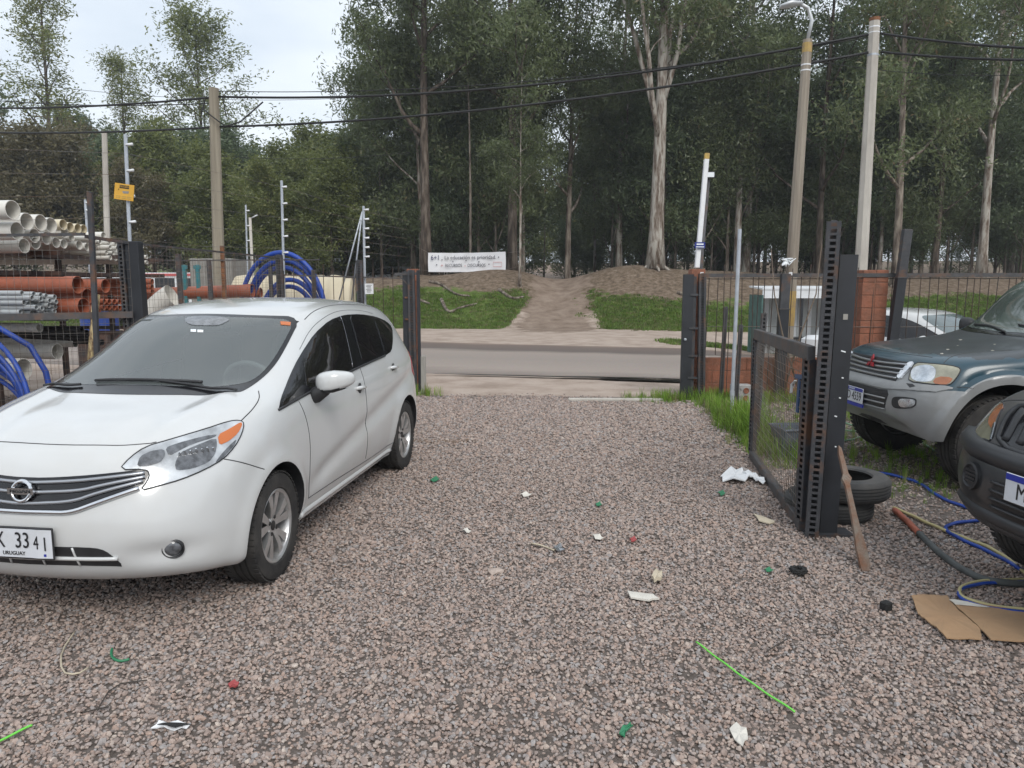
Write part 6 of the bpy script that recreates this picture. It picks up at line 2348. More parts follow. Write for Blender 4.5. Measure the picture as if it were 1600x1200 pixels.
# ------------------------------------------------------------------ white hatchback
C1 = [  # [station][line] x forward, y left, z up; origin on the ground midway between the axles
 # front lower lip
 [(1.60,.755,.205),(1.63,.765,.215),(1.68,.765,.225),(1.74,.74,.235),(1.83,.69,.245),(1.93,.58,.255),(2.00,.43,.26),(2.04,.22,.26),(2.05,0,.26)],
 [(1.60,.765,.21),(1.62,.795,.235),(1.68,.80,.26),(1.77,.775,.28),(1.88,.72,.30),(2.00,.60,.315),(2.07,.44,.32),(2.11,.22,.32),(2.12,0,.32)],
 [(1.57,.77,.20),(1.60,.81,.26),(1.66,.82,.33),(1.77,.80,.39),(1.90,.74,.43),(2.04,.62,.45),(2.12,.45,.46),(2.16,.22,.46),(2.17,0,.46)],
 [(1.54,.77,.20),(1.56,.825,.31),(1.62,.835,.43),(1.74,.81,.53),(1.88,.745,.58),(2.02,.62,.61),(2.105,.45,.625),(2.145,.22,.63),(2.155,0,.63)],
 [(1.50,.77,.20),(1.50,.83,.34),(1.55,.845,.53),(1.66,.82,.68),(1.80,.755,.735),(1.95,.62,.755),(2.04,.45,.765),(2.085,.22,.77),(2.10,0,.77)],
 [(1.42,.77,.20),(1.42,.835,.36),(1.45,.85,.60),(1.54,.825,.775),(1.66,.755,.855),(1.82,.61,.88),(1.93,.44,.89),(1.985,.22,.895),(2.00,0,.895)],
 [(1.15,.77,.20),(1.15,.835,.37),(1.20,.855,.62),(1.28,.835,.85),(1.40,.765,.955),(1.54,.63,.985),(1.63,.45,.995),(1.68,.22,1.00),(1.69,0,1.0)],
 [(.82,.77,.20),(.82,.83,.37),(.86,.845,.62),(.92,.835,.88),(1.00,.79,1.01),(1.09,.68,1.06),(1.22,.47,1.06),(1.31,.22,1.06),(1.34,0,1.06)],
 [(.45,.77,.20),(.45,.825,.37),(.48,.84,.62),(.50,.83,.87),(.52,.80,.995),(.60,.69,1.215),(.74,.50,1.275),(.84,.24,1.295),(.87,0,1.30)],
 [(.05,.77,.20),(.05,.825,.37),(.05,.845,.62),(.05,.835,.88),(.07,.805,1.005),(.12,.695,1.33),(.23,.565,1.465),(.35,.27,1.48),(.39,0,1.485)],
 [(-.45,.77,.20),(-.45,.83,.37),(-.45,.85,.63),(-.45,.84,.90),(-.45,.81,1.025),(-.45,.70,1.35),(-.42,.575,1.495),(-.38,.28,1.54),(-.37,0,1.545)],
 [(-1.0,.77,.20),(-1.0,.835,.38),(-1.0,.855,.64),(-1.0,.845,.92),(-1.0,.81,1.05),(-1.0,.69,1.34),(-1.0,.565,1.47),(-1.0,.28,1.515),(-1.0,0,1.52)],
 [(-1.45,.77,.20),(-1.45,.835,.38),(-1.46,.855,.65),(-1.48,.835,.93),(-1.50,.785,1.07),(-1.54,.66,1.29),(-1.58,.53,1.405),(-1.62,.27,1.45),(-1.63,0,1.455)],
 [(-1.60,.77,.20),(-1.62,.83,.37),(-1.66,.84,.62),(-1.72,.80,.84),(-1.78,.735,.97),(-1.83,.61,1.07),(-1.87,.46,1.10),(-1.90,.24,1.11),(-1.91,0,1.11)],
 [(-1.63,.77,.20),(-1.67,.82,.33),(-1.74,.82,.46),(-1.82,.78,.56),(-1.89,.71,.60),(-1.95,.59,.62),(-1.99,.44,.63),(-2.01,.22,.63),(-2.02,0,.63)],
 [(-1.64,.755,.20),(-1.69,.77,.20),(-1.75,.76,.21),(-1.81,.73,.22),(-1.87,.66,.23),(-1.92,.55,.24),(-1.95,.42,.24),(-1.97,.21,.24),(-1.97,0,.24)],
]
C1 = np.array(C1) * np.array([1, .978, 1])
CAR1_POS, CAR1_YAW = (-1.941, 5.463), rad(-97.72)
car1 = empty('hatchback_car', (*CAR1_POS, 0.0), CAR1_YAW)


def relief1(x, y, z):
    side = np.clip((y - .62) / .12, 0, 1)
    out = np.zeros_like(x)
    zc = .47 + (.85 - x) / 2.5 * .44                    # rising crease through both doors
    out -= .020 * np.exp(-((z - zc + .055) / .06) ** 2) * np.clip((.95 - x) / .35, 0, 1) * np.clip((x + 1.75) / .3, 0, 1)
    for xa in (1.3, -1.3):                              # swollen wheel arches
        r = np.hypot(x - xa, z - .315)
        out += .014 * np.exp(-((r - .36) / .055) ** 2)
    # scooped corner round the fog lamp and two soft creases along the hood
    sx_ = -.030 * np.exp(-((y - .60) / .13) ** 2) * np.exp(-((z - .405) / .055) ** 2) * np.clip((x - 1.6) / .2, 0, 1)
    hood = np.clip((x - 1.1) / .2, 0, 1) * np.clip((z - .86) / .05, 0, 1)
    sz_ = .010 * np.exp(-((y - .52 + .10 * (x - 1.5)) / .045) ** 2) * hood - .006 * np.exp(-((y - .40 + .10 * (x - 1.5)) / .06) ** 2) * hood
    return out * side, sx_, sz_


V1, F1 = make_body(C1, 170, 72, 2, relief1)
S1 = Skin(V1, F1, car1)
me1 = cut_arches(mesh_of('body', V1, F1, ['white_paint', 'black_plastic']), [(1.3, .315, .352), (-1.3, .315, .352)], .50, 1.2)
body1 = link(bpy.data.objects.new('body', me1), car1)
tag(car1, 'white five door hatchback parked on the gravel beside the pipe yard', 'car')
for (x, s, st) in ((1.3, 1, 0.03), (1.3, -1, 0.03), (-1.3, 1, 0), (-1.3, -1, 0)):
    wheel(car1, x, s * .720, .308, .195, .208, 'rim_silver', s, 5, 'pair', st)


def both(half):
    """outline of a part that spans the centre line from its left half"""
    return list(half) + [(x, -y, z) for x, y, z in reversed(half)]


def span(half):
    """line across the centre from its left half (centre first)"""
    return [(x, -y, z) for x, y, z in reversed(half)] + [p for p in half if p[1] > .02]


D = DEC_CAR1
WD, SD, LD, FD = (.5, 0, .86), (.0, 1, .25), (.72, .48, .5), (1, 0, .12)
_win = both(D['windh'])
_mid = [tuple((Vector(a) + Vector(b)) / 2) for a, b in zip(both(D['windh']), both(D['frith']))]
open_body(me1, _mid, WD)
frit = S1.patch('windshield', both(D['frith']), WD, 'black_gloss', off=.003, depth=.008, res=.04, smooth_it=2, hole=_win)
S1.patch('windshield_glass', both(D['windh']), WD, 'clear_glass', off=.005, depth=.005, res=.04, smooth_it=2, parent=frit)
S1.patch('mirror_shade_band', D['shade'], WD, 'lamp_dark', off=.009, depth=.003, res=.04, smooth_it=2, parent=frit)
S1.patch('sticker', D['sticker'], WD, 'white_sticker', off=.0095, depth=.003, res=.02, smooth_it=0, parent=frit)
S1.patch('sticker', D['sticker2'], WD, 'white_sticker', off=.0095, depth=.003, res=.02, smooth_it=0, parent=frit)
S1.patch('sticker', D['toll'], WD, 'amber', off=.0095, depth=.003, res=.02, smooth_it=0, parent=frit)
for k, w_ in enumerate((('wiper1', .009), ('wiper1b', .007), ('wiper2', .008))):
    pts = D[w_[0]]
    if k == 2:
        pts = [(1.22, -.62, 1.06), (1.24, -.50, 1.06), (1.27, -.34, 1.06)]
    S1.line('wiper', pts, WD, 'black_plastic', r=w_[1], off=.016, parent=frit)
# what shows of the cabin
cab = MB()
cab.box((.35, 0, .62), (1.9, 1.30, .04))
cab.build('cabin_floor', 'cabin', car1)
db = MB()
prof_d = [(1.30, .99), (1.05, 1.02), (.80, .99), (.72, .90), (.74, .70)]
db.add([(x, y, z) for y in (-.62, .62) for x, z in prof_d], [(i, i + 1, 6 + i, 5 + i) for i in range(4)])
db.build('dashboard', 'cabin', car1, smooth=True, angle=50)
sw = MB()
Ms = frame_m((.60, .34, .98), (0, 1, 0), (.35, 0, 1))
sw.tube([Ms @ Vector((math.cos(a) * .18, math.sin(a) * .18, 0)) for a in np.linspace(0, 2 * math.pi, 33)[:-1]], .017, n=8, closed=True)
for a in (0, math.pi, -math.pi / 2):
    sw.bar(Ms @ Vector((0, 0, 0)), Ms @ Vector((math.cos(a) * .18, math.sin(a) * .18, 0)), .03, .02)
sw.build('steering_wheel', 'cabin_grey', car1, smooth=True, angle=50)
for (x0, ys) in ((.05, (-.36, .36)), (-.85, (-.38, 0, .38))):
    for y in ys:
        st_ = empty('seat', (x0, y, .62), 0, car1)
        sq = MB()
        sq.box((.12, 0, .08), (.50, .48, .16), Matrix.Rotation(-.1, 3, 'Y'))
        sq.build('cushion', 'cabin_grey', st_, bevel=.05)
        sb_ = MB()
        sb_.box((-.20, 0, .38), (.13, .46, .58), Matrix.Rotation(-.22, 3, 'Y'))
        sb_.build('backrest', 'cabin_grey', st_, bevel=.05)
        hr = MB()
        hr.box((-.28, 0, .75), (.09, .26, .17), Matrix.Rotation(-.15, 3, 'Y'))
        hr.build('headrest', 'cabin_grey', st_, bevel=.03)
MB().box((.50, 0, 1.375), (.03, .24, .065)).build('inner_mirror', 'black_plastic', car1, bevel=.01)
# side glass on both flanks
dlo = S1.patch('side_window_frame', D['dlo'], SD, 'black_gloss', off=.003, depth=.008, res=.03, smooth_it=1, mirror=True, cut=.2)
for nm in ('q1', 'g1', 'g2', 'q2'):
    ps = S1.patch('window_pane', D[nm], SD, 'side_glass', off=.007, depth=.005, res=.03, smooth_it=1, mirror=True, cut=.15)
    for f_, p_ in zip(dlo, ps):
        p_.parent = f_
tr_pts = [D['dlo'][0], D['dlo'][17], D['dlo'][16], D['dlo'][15], D['dlo'][13]]
for f_, t_ in zip(dlo, S1.line('window_trim', tr_pts, SD, 'black_plastic', r=.008, off=.003, mirror=True)):
    t_.parent = f_
S1.line('window_trim', [D['g1'][3], D['g1'][4], D['g1'][5]], SD, 'satin_metal', r=.003, off=.005, smooth_it=1)
# head lamps
lamps = S1.patch('headlight', D['lamp'], LD, 'lamp_clear', off=.003, depth=.010, res=.02, smooth_it=1, mirror=True)
for nm, mt, of in (('lowbeam', 'lamp_dark', .0055), ('reflector', 'lamp_dark', .0055), ('lampdark', 'lamp_dark', .0055), ('lampstrip', 'lamp_dark', .0055), ('amber', 'amber', .0065)):
    ps = S1.patch({'amber': 'turn_signal_lens'}.get(nm, 'reflector'), D[nm], LD, mt, off=of, depth=.004, res=.02, smooth_it=1, mirror=True, cut=.2)
    for l_, p_ in zip(lamps, ps):
        p_.parent = l_
for l_, t_ in zip(lamps, S1.line('lamp_seal', D['lamp'], LD, 'black_plastic', r=.0032, off=.003, mirror=True, closed=True, smooth_it=1)):
    t_.parent = l_
lb = [Vector(p) for p in D['lowbeam']]
cen = sum(lb, Vector()) / len(lb)
for s, l_ in ((1, lamps[0]), (-1, lamps[1])):
    mb = MB()
    for e in range(7):                                   # ribbed reflector
        p = cen + Vector((.062 - .021 * e, -.052 + .017 * e, .012))
        h, n = S1.drop(p, LD)
        h = h + n * .006
        mb.box((h.x, h.y * s, h.z), (.007, .007, .040 + .012 * (e % 2)), Matrix.Rotation(.45, 3, 'Y'))
    mb.build('reflector_ribs', 'lamp_chrome', l_)
# grille
gr = S1.patch('grille', both(D['grille']), FD, 'black_gloss', off=.003, depth=.010, res=.04, smooth_it=1)
for nm in ('slat1', 'slat2', 'slat3'):
    S1.line('grille_slat', span(D[nm]), FD, 'satin_metal', r=.0105, off=.006, parent=gr, flat=.9)
S1.line('chrome_strip', span(D['gtrim']), FD, 'chrome', r=.012, off=.006, parent=gr)
h, n = S1.drop((2.1, 0, .700), FD)
Mx = frame_m(h + n * .022, (0, 1, 0), (-.25, 0, 1))
mb = MB()
ring = [Mx @ Vector((math.cos(a) * .046, math.sin(a) * .046, 0)) for a in np.linspace(0, 2 * math.pi, 33)[:-1]]
mb.tube(ring, .0085, n=8, closed=True)
mb.box(Mx @ Vector((0, 0, .004)), (.012, .130, .030), None)
em = mb.build('emblem', 'chrome', gr, smooth=True, angle=40)
text_obj('emblem_lettering', 'NISSAN', .027, 'letter_black', em, Mx @ Matrix.Translation((0, 0, .0112)), sx=1.15)
# lower air intake, fog lamps, plate
lg = S1.patch('air_intake', both(D['lowgrille']), FD, 'black_plastic', off=.003, depth=.010, res=.04, smooth_it=1)
S1.line('intake_bar', span(D['lowbar']), FD, 'white_paint', r=.010, off=.006, parent=lg, smooth_it=1)
for y in (.235, -.235, .08, -.08):
    S1.line('intake_bar', [(2.13, y, .455), (2.12, y * 1.06, .365)], FD, 'white_paint', r=.005, off=.005, parent=lg, smooth_it=0)
for s in (1, -1):
    h, n = S1.drop((2.0, .626 * s, .413), (.85, .5 * s, 0))
    fo = empty('fog_light', h, 0, car1)
    ax = (n + Vector((.5, 0, 0))).normalized()
    MB().lathe([(.0, -.01), (.050, -.01), (.052, .006), (.046, .012), (.040, .004)], (0, 0, 0), ax, n=28).build('bezel', 'black_plastic', fo, smooth=True, angle=40)
    MB().lathe([(.040, .000), (.036, .008), (.018, .014), (0, .016)], (0, 0, 0), ax, n=28).build('lens', 'lamp_dark', fo, smooth=True)
h, n = S1.drop((2.1, 0, .475), FD)
Mx = frame_m(h + n * .020, (0, 1, 0), (-.06, 0, 1))
pl = empty('number_plate', Mx.translation, 0, car1)
R3 = Mx.to_3x3()
MB().box((0, 0, 0), (.012, .345, .150), None).build('plate_holder', 'black_plastic', pl, bevel=.004)
# the plate is bent a little at its left end
mb = MB()
prof = [(-.17, .0), (.05, .0), (.10, .004), (.168, -.002)]
for (y0, a), (y1, b) in zip(prof[:-1], prof[1:]):
    mb.add([(.008 + a, y0, -.066), (.008 + b, y1, -.066), (.008 + b, y1, .066), (.008 + a, y0, .066), (.004 + a, y0, -.066), (.004 + b, y1, -.066), (.004 + b, y1, .066), (.004 + a, y0, .066)],
           [(0, 1, 2, 3), (7, 6, 5, 4), (0, 4, 5, 1), (3, 2, 6, 7)])
plate = mb.build('plate', 'plate_white', pl)
T = lambda y, z, x=.0105: frame_m((x, y, z), (0, 1, 0), (0, 0, 1))
text_obj('plate_lettering', 'K', .106, 'letter_black', plate, T(-.085, .012), sx=.62)
text_obj('plate_lettering', '33', .104, 'letter_black', plate, T(.024, .012, .0115), sx=.74)
text_obj('plate_lettering', '4', .088, 'letter_black', plate, T(.094, .004, .0135), sx=.62)
text_obj('plate_lettering', '1', .092, 'letter_black', plate, T(.136, -.002, .0118), sx=.70)
text_obj('plate_lettering', 'URUGUAY', .025, 'letter_black', plate, T(-.022, -.047), sx=.95)
MB().box((.0085, .132, -.052), (.003, .012, .012)).build('plate_mark', 'plate_blue', plate)
# seams
SL = dict(r=.0034, off=-.0010)
S1.line('hood_seam', span(D['hoodline'][1:]), (.6, 0, .8), 'shut_line', **SL)
S1.line('hood_seam', D['hoodside'], (.3, .3, .9), 'shut_line', mirror=True, **SL)
S1.line('bumper_seam', D['bumpline'], (.4, .9, .3), 'shut_line', mirror=True, **SL)
S1.line('door_seam', D['doorf'], SD, 'shut_line', mirror=True, **SL)
S1.line('door_seam', D['doorb'], SD, 'shut_line', mirror=True, **SL)
S1.line('door_seam', [(-.215, .80, 1.03), (-.23, .83, .80), (-.245, .84, .55), (-.25, .83, .34)], SD, 'shut_line', mirror=True, **SL)
S1.line('door_seam', D['doortop'], SD, 'shut_line', mirror=True, r=.0022, off=-.0008)
S1.line('roof_seam', [(.30, .592, 1.42), (.10, .585, 1.49), (-.3, .575, 1.52), (-.9, .565, 1.5), (-1.45, .54, 1.42)], (0, .3, 1), 'shut_line', mirror=True, **SL)
S1.patch('tail_light', [(-1.72, .78, 1.04), (-1.84, .66, 1.06), (-1.88, .60, .92), (-1.84, .70, .80), (-1.70, .80, .78), (-1.62, .82, .86)], (-.7, .7, .1), 'red_lens', off=.006, depth=.010, res=.04, smooth_it=2, mirror=True)
S1.patch('rear_window', [(-1.66, .52, 1.38), (-1.70, 0, 1.41), (-1.66, -.52, 1.38), (-1.84, -.60, 1.08), (-1.89, 0, 1.10), (-1.84, .60, 1.08)], (-1, 0, .3), 'side_glass', off=.003, res=.06, smooth_it=1)
for s in (1, -1):
    for q, (x, z) in enumerate(((-.123, .893), (-.955, .953))):
        h, n = S1.drop((x, .84 * s, z), (0, s, 0))
        hd = empty('door_handle', h, 0, car1)
        mb = MB()
        mb.tube([(.085, -.006 * s, .004), (.070, .012 * s, .006), (.0, .020 * s, .003), (-.065, .014 * s, -.004), (-.088, -.006 * s, -.006)], [.010, .014, .015, .014, .010], n=10)
        mb.build('grip', 'white_paint', hd, smooth=True)
        MB().lathe([(.0, .002), (.035, .004), (.042, .001)], (.01, 0, -.004), (0, s, 0), n=20).build('recess', 'shut_line', hd, smooth=True)


def door_mirror(parent, root, s, paint, size=(.095, .135, .075), out=.16, rise=.075, ang=.25):
    """door mirror > housing, stalk, lower_shell, mirror_glass"""
    e = empty('door_mirror', root, 0, parent)
    sx, sy, sz = size
    c = Vector((-.02, s * out, rise))
    V, F = [], []
    nu, nv = 24, 12
    for i in range(nv + 1):
        ph = math.pi * i / nv - math.pi / 2
        for j in range(nu):
            th = 2 * math.pi * j / nu
            sg = lambda a, p: math.copysign(abs(a) ** p, a)
            x = sg(math.cos(ph), .6) * sg(math.cos(th), .8)
            y = sg(math.cos(ph), .6) * sg(math.sin(th), .6)
            z = sg(math.sin(ph), .62)
            xx = sx * (x if x > 0 else x * .35)
            tp = 1 - .32 * max(0, y)                     # slimmer towards the tip
            zz = sz * z * tp + .012 * y
            xx *= 1 - .30 * max(0, y) - .15 * max(0, -y)
            p = Vector((xx - .05 * max(0, y), sy * y * s, zz))
            V.append(c + p)
    for i in range(nv):
        for j in range(nu):
            F.append((i * nu + j, i * nu + (j + 1) % nu, (i + 1) * nu + (j + 1) % nu, (i + 1) * nu + j))
    top = MB().add(V, F)
    top.build('housing', paint, e, smooth=True)
    low = MB().add([c + (Vector(v) - c) * 1.012 + Vector((-.004, 0, -.006)) for v in V], [f for f in F if sum(V[k].z - c.z for k in f) / 4 < -sz * .62])
    low.build('lower_shell', 'black_plastic', e, smooth=True)
    MB().tube([(.03, -s * .03, -.04), (.02, s * .03, -.02), (.0, s * .075, rise - sz * .8), (0, s * .10, rise - sz * .3)], [.030, .036, .034, .030], n=12, flat=1.4).build('stalk', 'black_plastic', e, smooth=True)
    MB().lathe([(0, 0), (sz * .8, .001), (sz * .85, .006)], c + Vector((-sx * .36, 0, 0)), (-1, 0, 0), n=24).build('mirror_glass', 'side_glass', e, smooth=True)
    return e


for s in (1,):                                          # no mirror shows on the far door
    door_mirror(car1, (.68, .785 * s, .975), s, 'white_paint', size=(.085, .118, .066), out=.140, rise=.070)
# sills
S1.line('sill', [(.93, .79, .245), (.3, .79, .24), (-.4, .79, .24), (-.93, .79, .245)], (0, 1, -.3), 'white_paint', r=.022, off=-.006, mirror=True, smooth_it=0)


# ------------------------------------------------------------------ teal off-roader and dark pickup
def two_tone(name, upper, lower, zsplit, arches=(), flare=0.0, top=None, rough=.35, xfront=None, top_z=1.0, slope=0.0, nose=None):
    """paint split along a moulded line: lower colour under zsplit and on the flared arches, a weathered top panel on the hood"""
    m = bpy.data.materials.new(name)
    MATS[name] = m
    m.use_nodes = True
    nt = m.node_tree
    b = nt.nodes['Principled BSDF']
    b.inputs['Roughness'].default_value = rough
    b.inputs['Coat Weight'].default_value = .5
    b.inputs['Coat Roughness'].default_value = .12
    tc = nt.nodes.new('ShaderNodeTexCoord')
    sp = nt.nodes.new('ShaderNodeSeparateXYZ')
    nt.links.new(tc.outputs['Object'], sp.inputs[0])

    def math_(op, a, b_=None):
        n = nt.nodes.new('ShaderNodeMath')
        n.operation = op
        for i, v in enumerate((a, b_)):
            if v is None:
                continue
            if isinstance(v, (int, float)):
                n.inputs[i].default_value = v
            else:
                nt.links.new(v, n.inputs[i])
        return n.outputs[0]
    X, Z = sp.outputs['X'], sp.outputs['Z']
    low = math_('LESS_THAN', math_('SUBTRACT', Z, math_('MULTIPLY', X, slope)), zsplit)
    if xfront is not None:
        low = math_('MULTIPLY', low, math_('GREATER_THAN', X, xfront))
        low = math_('MAXIMUM', low, math_('LESS_THAN', Z, .62))
    if nose:
        low = math_('MAXIMUM', low, math_('MULTIPLY', math_('GREATER_THAN', X, nose[0]), math_('LESS_THAN', Z, nose[1])))
    for (ax, az, r) in arches:
        dx = math_('SUBTRACT', X, ax)
        dz = math_('SUBTRACT', Z, az)
        d = math_('SQRT', math_('ADD', math_('MULTIPLY', dx, dx), math_('MULTIPLY', dz, dz)))
        low = math_('MAXIMUM', low, math_('LESS_THAN', d, r + flare))
    n = nt.nodes.new('ShaderNodeTexNoise')
    n.inputs['Scale'].default_value = 5
    n.inputs['Detail'].default_value = 8
    nt.links.new(tc.outputs['Object'], n.inputs['Vector'])

    def colour(c, amt=.18):
        r = nt.nodes.new('ShaderNodeValToRGB')
        r.color_ramp.elements[0].color = (*[v * (1 - amt) for v in c], 1)
        r.color_ramp.elements[1].color = (*[min(1, v * (1 + amt)) for v in c], 1)
        r.color_ramp.elements[0].position = .3
        r.color_ramp.elements[1].position = .7
        nt.links.new(n.outputs['Fac'], r.inputs['Fac'])
        return r.outputs['Color']

    def mix(f, a, c):
        x = nt.nodes.new('ShaderNodeMixRGB')
        nt.links.new(f, x.inputs['Fac'])
        nt.links.new(a, x.inputs['Color1'])
        nt.links.new(c, x.inputs['Color2'])
        return x.outputs['Color']
    col = colour(upper)
    if top:
        n3 = nt.nodes.new('ShaderNodeTexNoise')
        n3.inputs['Scale'].default_value = 7
        n3.inputs['Detail'].default_value = 9
        nt.links.new(tc.outputs['Object'], n3.inputs['Vector'])
        f = math_('MULTIPLY', math_('GREATER_THAN', Z, math_('ADD', top_z, math_('MULTIPLY', math_('SUBTRACT', n3.outputs['Fac'], .5), .09))), math_('GREATER_THAN', X, .85))
        col = mix(f, col, colour(top, .35))
        rr = math_('ADD', math_('MULTIPLY', f, .22), rough)
        nt.links.new(rr, b.inputs['Roughness'])
    col = mix(low, col, colour(lower, .10))
    nt.links.new(col, b.inputs['Base Color'])
    return m


AR2 = [(1.43, .42, .46), (-1.39, .42, .455)]
two_tone('teal_silver', (.010, .043, .064), (.25, .255, .255), .825, AR2, .075, top=(.022, .028, .033), rough=.28, xfront=1.5, top_z=1.075, nose=(1.90, .985))
C2 = [
 [(1.80,.86,.42),(1.84,.86,.42),(1.88,.85,.42),(1.93,.82,.42),(1.98,.74,.42),(2.04,.62,.44),(2.07,.44,.46),(2.08,.22,.47),(2.08,0,.47)],
 [(1.80,.875,.45),(1.84,.885,.50),(1.89,.885,.54),(1.95,.855,.56),(2.02,.78,.57),(2.09,.64,.57),(2.13,.45,.57),(2.15,.22,.57),(2.155,0,.57)],
 [(1.78,.88,.45),(1.82,.895,.58),(1.87,.90,.68),(1.93,.875,.73),(2.01,.79,.745),(2.085,.64,.75),(2.13,.45,.75),(2.15,.22,.75),(2.155,0,.75)],
 [(1.75,.88,.45),(1.78,.90,.62),(1.83,.905,.77),(1.89,.87,.825),(1.965,.78,.84),(2.04,.63,.845),(2.08,.44,.845),(2.10,.22,.845),(2.105,0,.845)],
 [(1.70,.88,.45),(1.70,.90,.68),(1.74,.90,.86),(1.80,.865,.93),(1.89,.77,.945),(1.97,.62,.95),(2.02,.44,.95),(2.04,.22,.95),(2.045,0,.95)],
 [(1.60,.88,.45),(1.60,.90,.72),(1.62,.895,.93),(1.67,.86,1.03),(1.76,.77,1.065),(1.86,.62,1.075),(1.93,.44,1.08),(1.96,.22,1.085),(1.97,0,1.085)],
 [(1.30,.88,.45),(1.30,.905,.75),(1.30,.905,.97),(1.32,.87,1.07),(1.36,.80,1.115),(1.42,.66,1.145),(1.46,.45,1.155),(1.48,.22,1.16),(1.48,0,1.16)],
 [(.80,.88,.45),(.80,.90,.75),(.80,.895,1.0),(.80,.865,1.12),(.80,.83,1.19),(.82,.74,1.225),(.88,.48,1.23),(.92,.24,1.235),(.93,0,1.235)],
 [(.45,.88,.45),(.45,.895,.75),(.45,.89,1.0),(.46,.865,1.13),(.48,.83,1.21),(.50,.73,1.48),(.55,.55,1.53),(.58,.27,1.55),(.59,0,1.55)],
 [(.10,.88,.45),(.10,.895,.75),(.10,.89,1.0),(.12,.865,1.13),(.13,.83,1.22),(.15,.72,1.66),(.20,.60,1.80),(.24,.30,1.83),(.26,0,1.835)],
 [(-.60,.88,.45),(-.60,.895,.75),(-.60,.89,1.0),(-.60,.865,1.13),(-.60,.83,1.22),(-.60,.72,1.70),(-.60,.61,1.83),(-.60,.30,1.86),(-.60,0,1.865)],
 [(-1.5,.88,.45),(-1.5,.90,.75),(-1.5,.895,1.0),(-1.5,.865,1.13),(-1.5,.83,1.22),(-1.5,.72,1.69),(-1.5,.61,1.82),(-1.5,.30,1.85),(-1.5,0,1.855)],
 [(-1.9,.88,.45),(-2.0,.89,.75),(-2.05,.885,1.0),(-2.08,.86,1.13),(-2.1,.82,1.22),(-2.1,.70,1.65),(-2.12,.60,1.78),(-2.14,.30,1.81),(-2.15,0,1.815)],
 [(-1.95,.88,.48),(-2.1,.88,.70),(-2.2,.87,.95),(-2.25,.84,1.12),(-2.27,.78,1.22),(-2.28,.65,1.26),(-2.29,.45,1.27),(-2.30,.22,1.27),(-2.30,0,1.27)],
 [(-1.97,.875,.46),(-2.12,.87,.58),(-2.22,.86,.68),(-2.28,.82,.72),(-2.31,.75,.74),(-2.33,.62,.75),(-2.34,.44,.75),(-2.35,.22,.75),(-2.35,0,.75)],
 [(-2.0,.86,.45),(-2.1,.85,.46),(-2.18,.83,.47),(-2.22,.78,.48),(-2.25,.70,.48),(-2.27,.58,.48),(-2.28,.42,.48),(-2.29,.21,.48),(-2.29,0,.48)],
]
C2 = np.array(C2)
_zz = C2[:, :, 2]
C2[:, :, 2] = np.where(_zz > .95, .95 + (_zz - .95) * .86, _zz)      # low hood and belt
C2[:, :, 2] += .05 * np.clip((C2[:, :, 2] - 1.15) / .3, 0, 1)
C2[:5, 4:, 0] -= np.array([0, .005, .015, .025, .03])[None, :]
C2[0, 5:, 2] += np.array([.05, .07, .08, .08])
CAR2_POS, CAR2_YAW = (5.25, 6.72), rad(-178.8)


def relief2(x, y, z):
    side = np.clip((y - .70) / .10, 0, 1)
    out = np.zeros_like(x)
    for xa in (1.43, -1.39):
        r = np.hypot(x - xa, z - .42)
        out += .045 * np.clip((.56 - r) / .03, 0, 1) * np.clip((r - .30) / .05, 0, 1)
    return out * side


V2, F2 = make_body(C2, 150, 64, 2, relief2)
car2 = empty('off_road_car', (*CAR2_POS, 0.0), CAR2_YAW)
S2 = Skin(V2, F2, car2)
tag(car2, 'teal and silver off road car with a weathered dark hood', 'car')
link(bpy.data.objects.new('body', cut_arches(mesh_of('body', V2, F2, ['teal_silver', 'black_plastic']), AR2, .46, 1.2)), car2)
for (x, s) in ((1.43, 1), (1.40, -1), (-1.39, 1), (-1.39, -1)):
    wheel(car2, x, s * .775, .388, .265, .225, 'satin_metal', s, 6, 'single', .04 if x > 0 else 0)
D = DEC_CAR2
FD2, LD2 = (1, 0, .25), (.75, .6, .25)
S2.patch('bumper_top', both(D['ledge']), (1, 0, .6), 'bumper_silver', off=.012, depth=.02, res=.05, smooth_it=1)
gr2 = S2.patch('grille', both(D['grille']), FD2, 'black_plastic', off=.004, depth=.01, res=.04, smooth_it=0)
for nm in ('slat1', 'slat2', 'slat3', 'slat4'):
    S2.line('grille_slat', span(D[nm]), FD2, 'satin_metal', r=.011, off=.010, parent=gr2, smooth_it=1)
S2.patch('grille_surround', D['chrome'], FD2, 'chrome', off=.016, depth=.02, res=.03, smooth_it=1, mirror=True)
h, n = S2.drop((2.05, 0, .965), FD2)
Mx = frame_m(h + n * .026, (0, 1, 0), (-.3, 0, 1))
mb = MB()
for a in (90, 210, 330):                                 # three rhombi meeting at a point
    ca, sa = math.cos(rad(a)), math.sin(rad(a))
    q = [(0, 0), (ca * .035 - sa * .020, sa * .035 + ca * .020), (ca * .072, sa * .072), (ca * .035 + sa * .020, sa * .035 - ca * .020)]
    mb.add([Mx @ Vector((x, y, z)) for z in (-.006, .006) for x, y in q], [(3, 2, 1, 0), (4, 5, 6, 7), (0, 1, 5, 4), (1, 2, 6, 5), (2, 3, 7, 6), (3, 0, 4, 7)])
mb.build('emblem', 'emblem_red', gr2)
lm2 = S2.patch('headlight', D['lamp'], LD2, 'lamp_yellowed', off=.004, depth=.01, res=.03, smooth_it=1, mirror=True)
for nm, mt in (('reflector', 'lamp_chrome'), ('amber', 'amber_pale')):
    for l_, p_ in zip(lm2, S2.patch({'amber': 'turn_signal_lens'}.get(nm, 'reflector'), D[nm], LD2, mt, off=.0065, depth=.004, res=.03, smooth_it=2 if nm == 'reflector' else 1, mirror=True)):
        p_.parent = l_
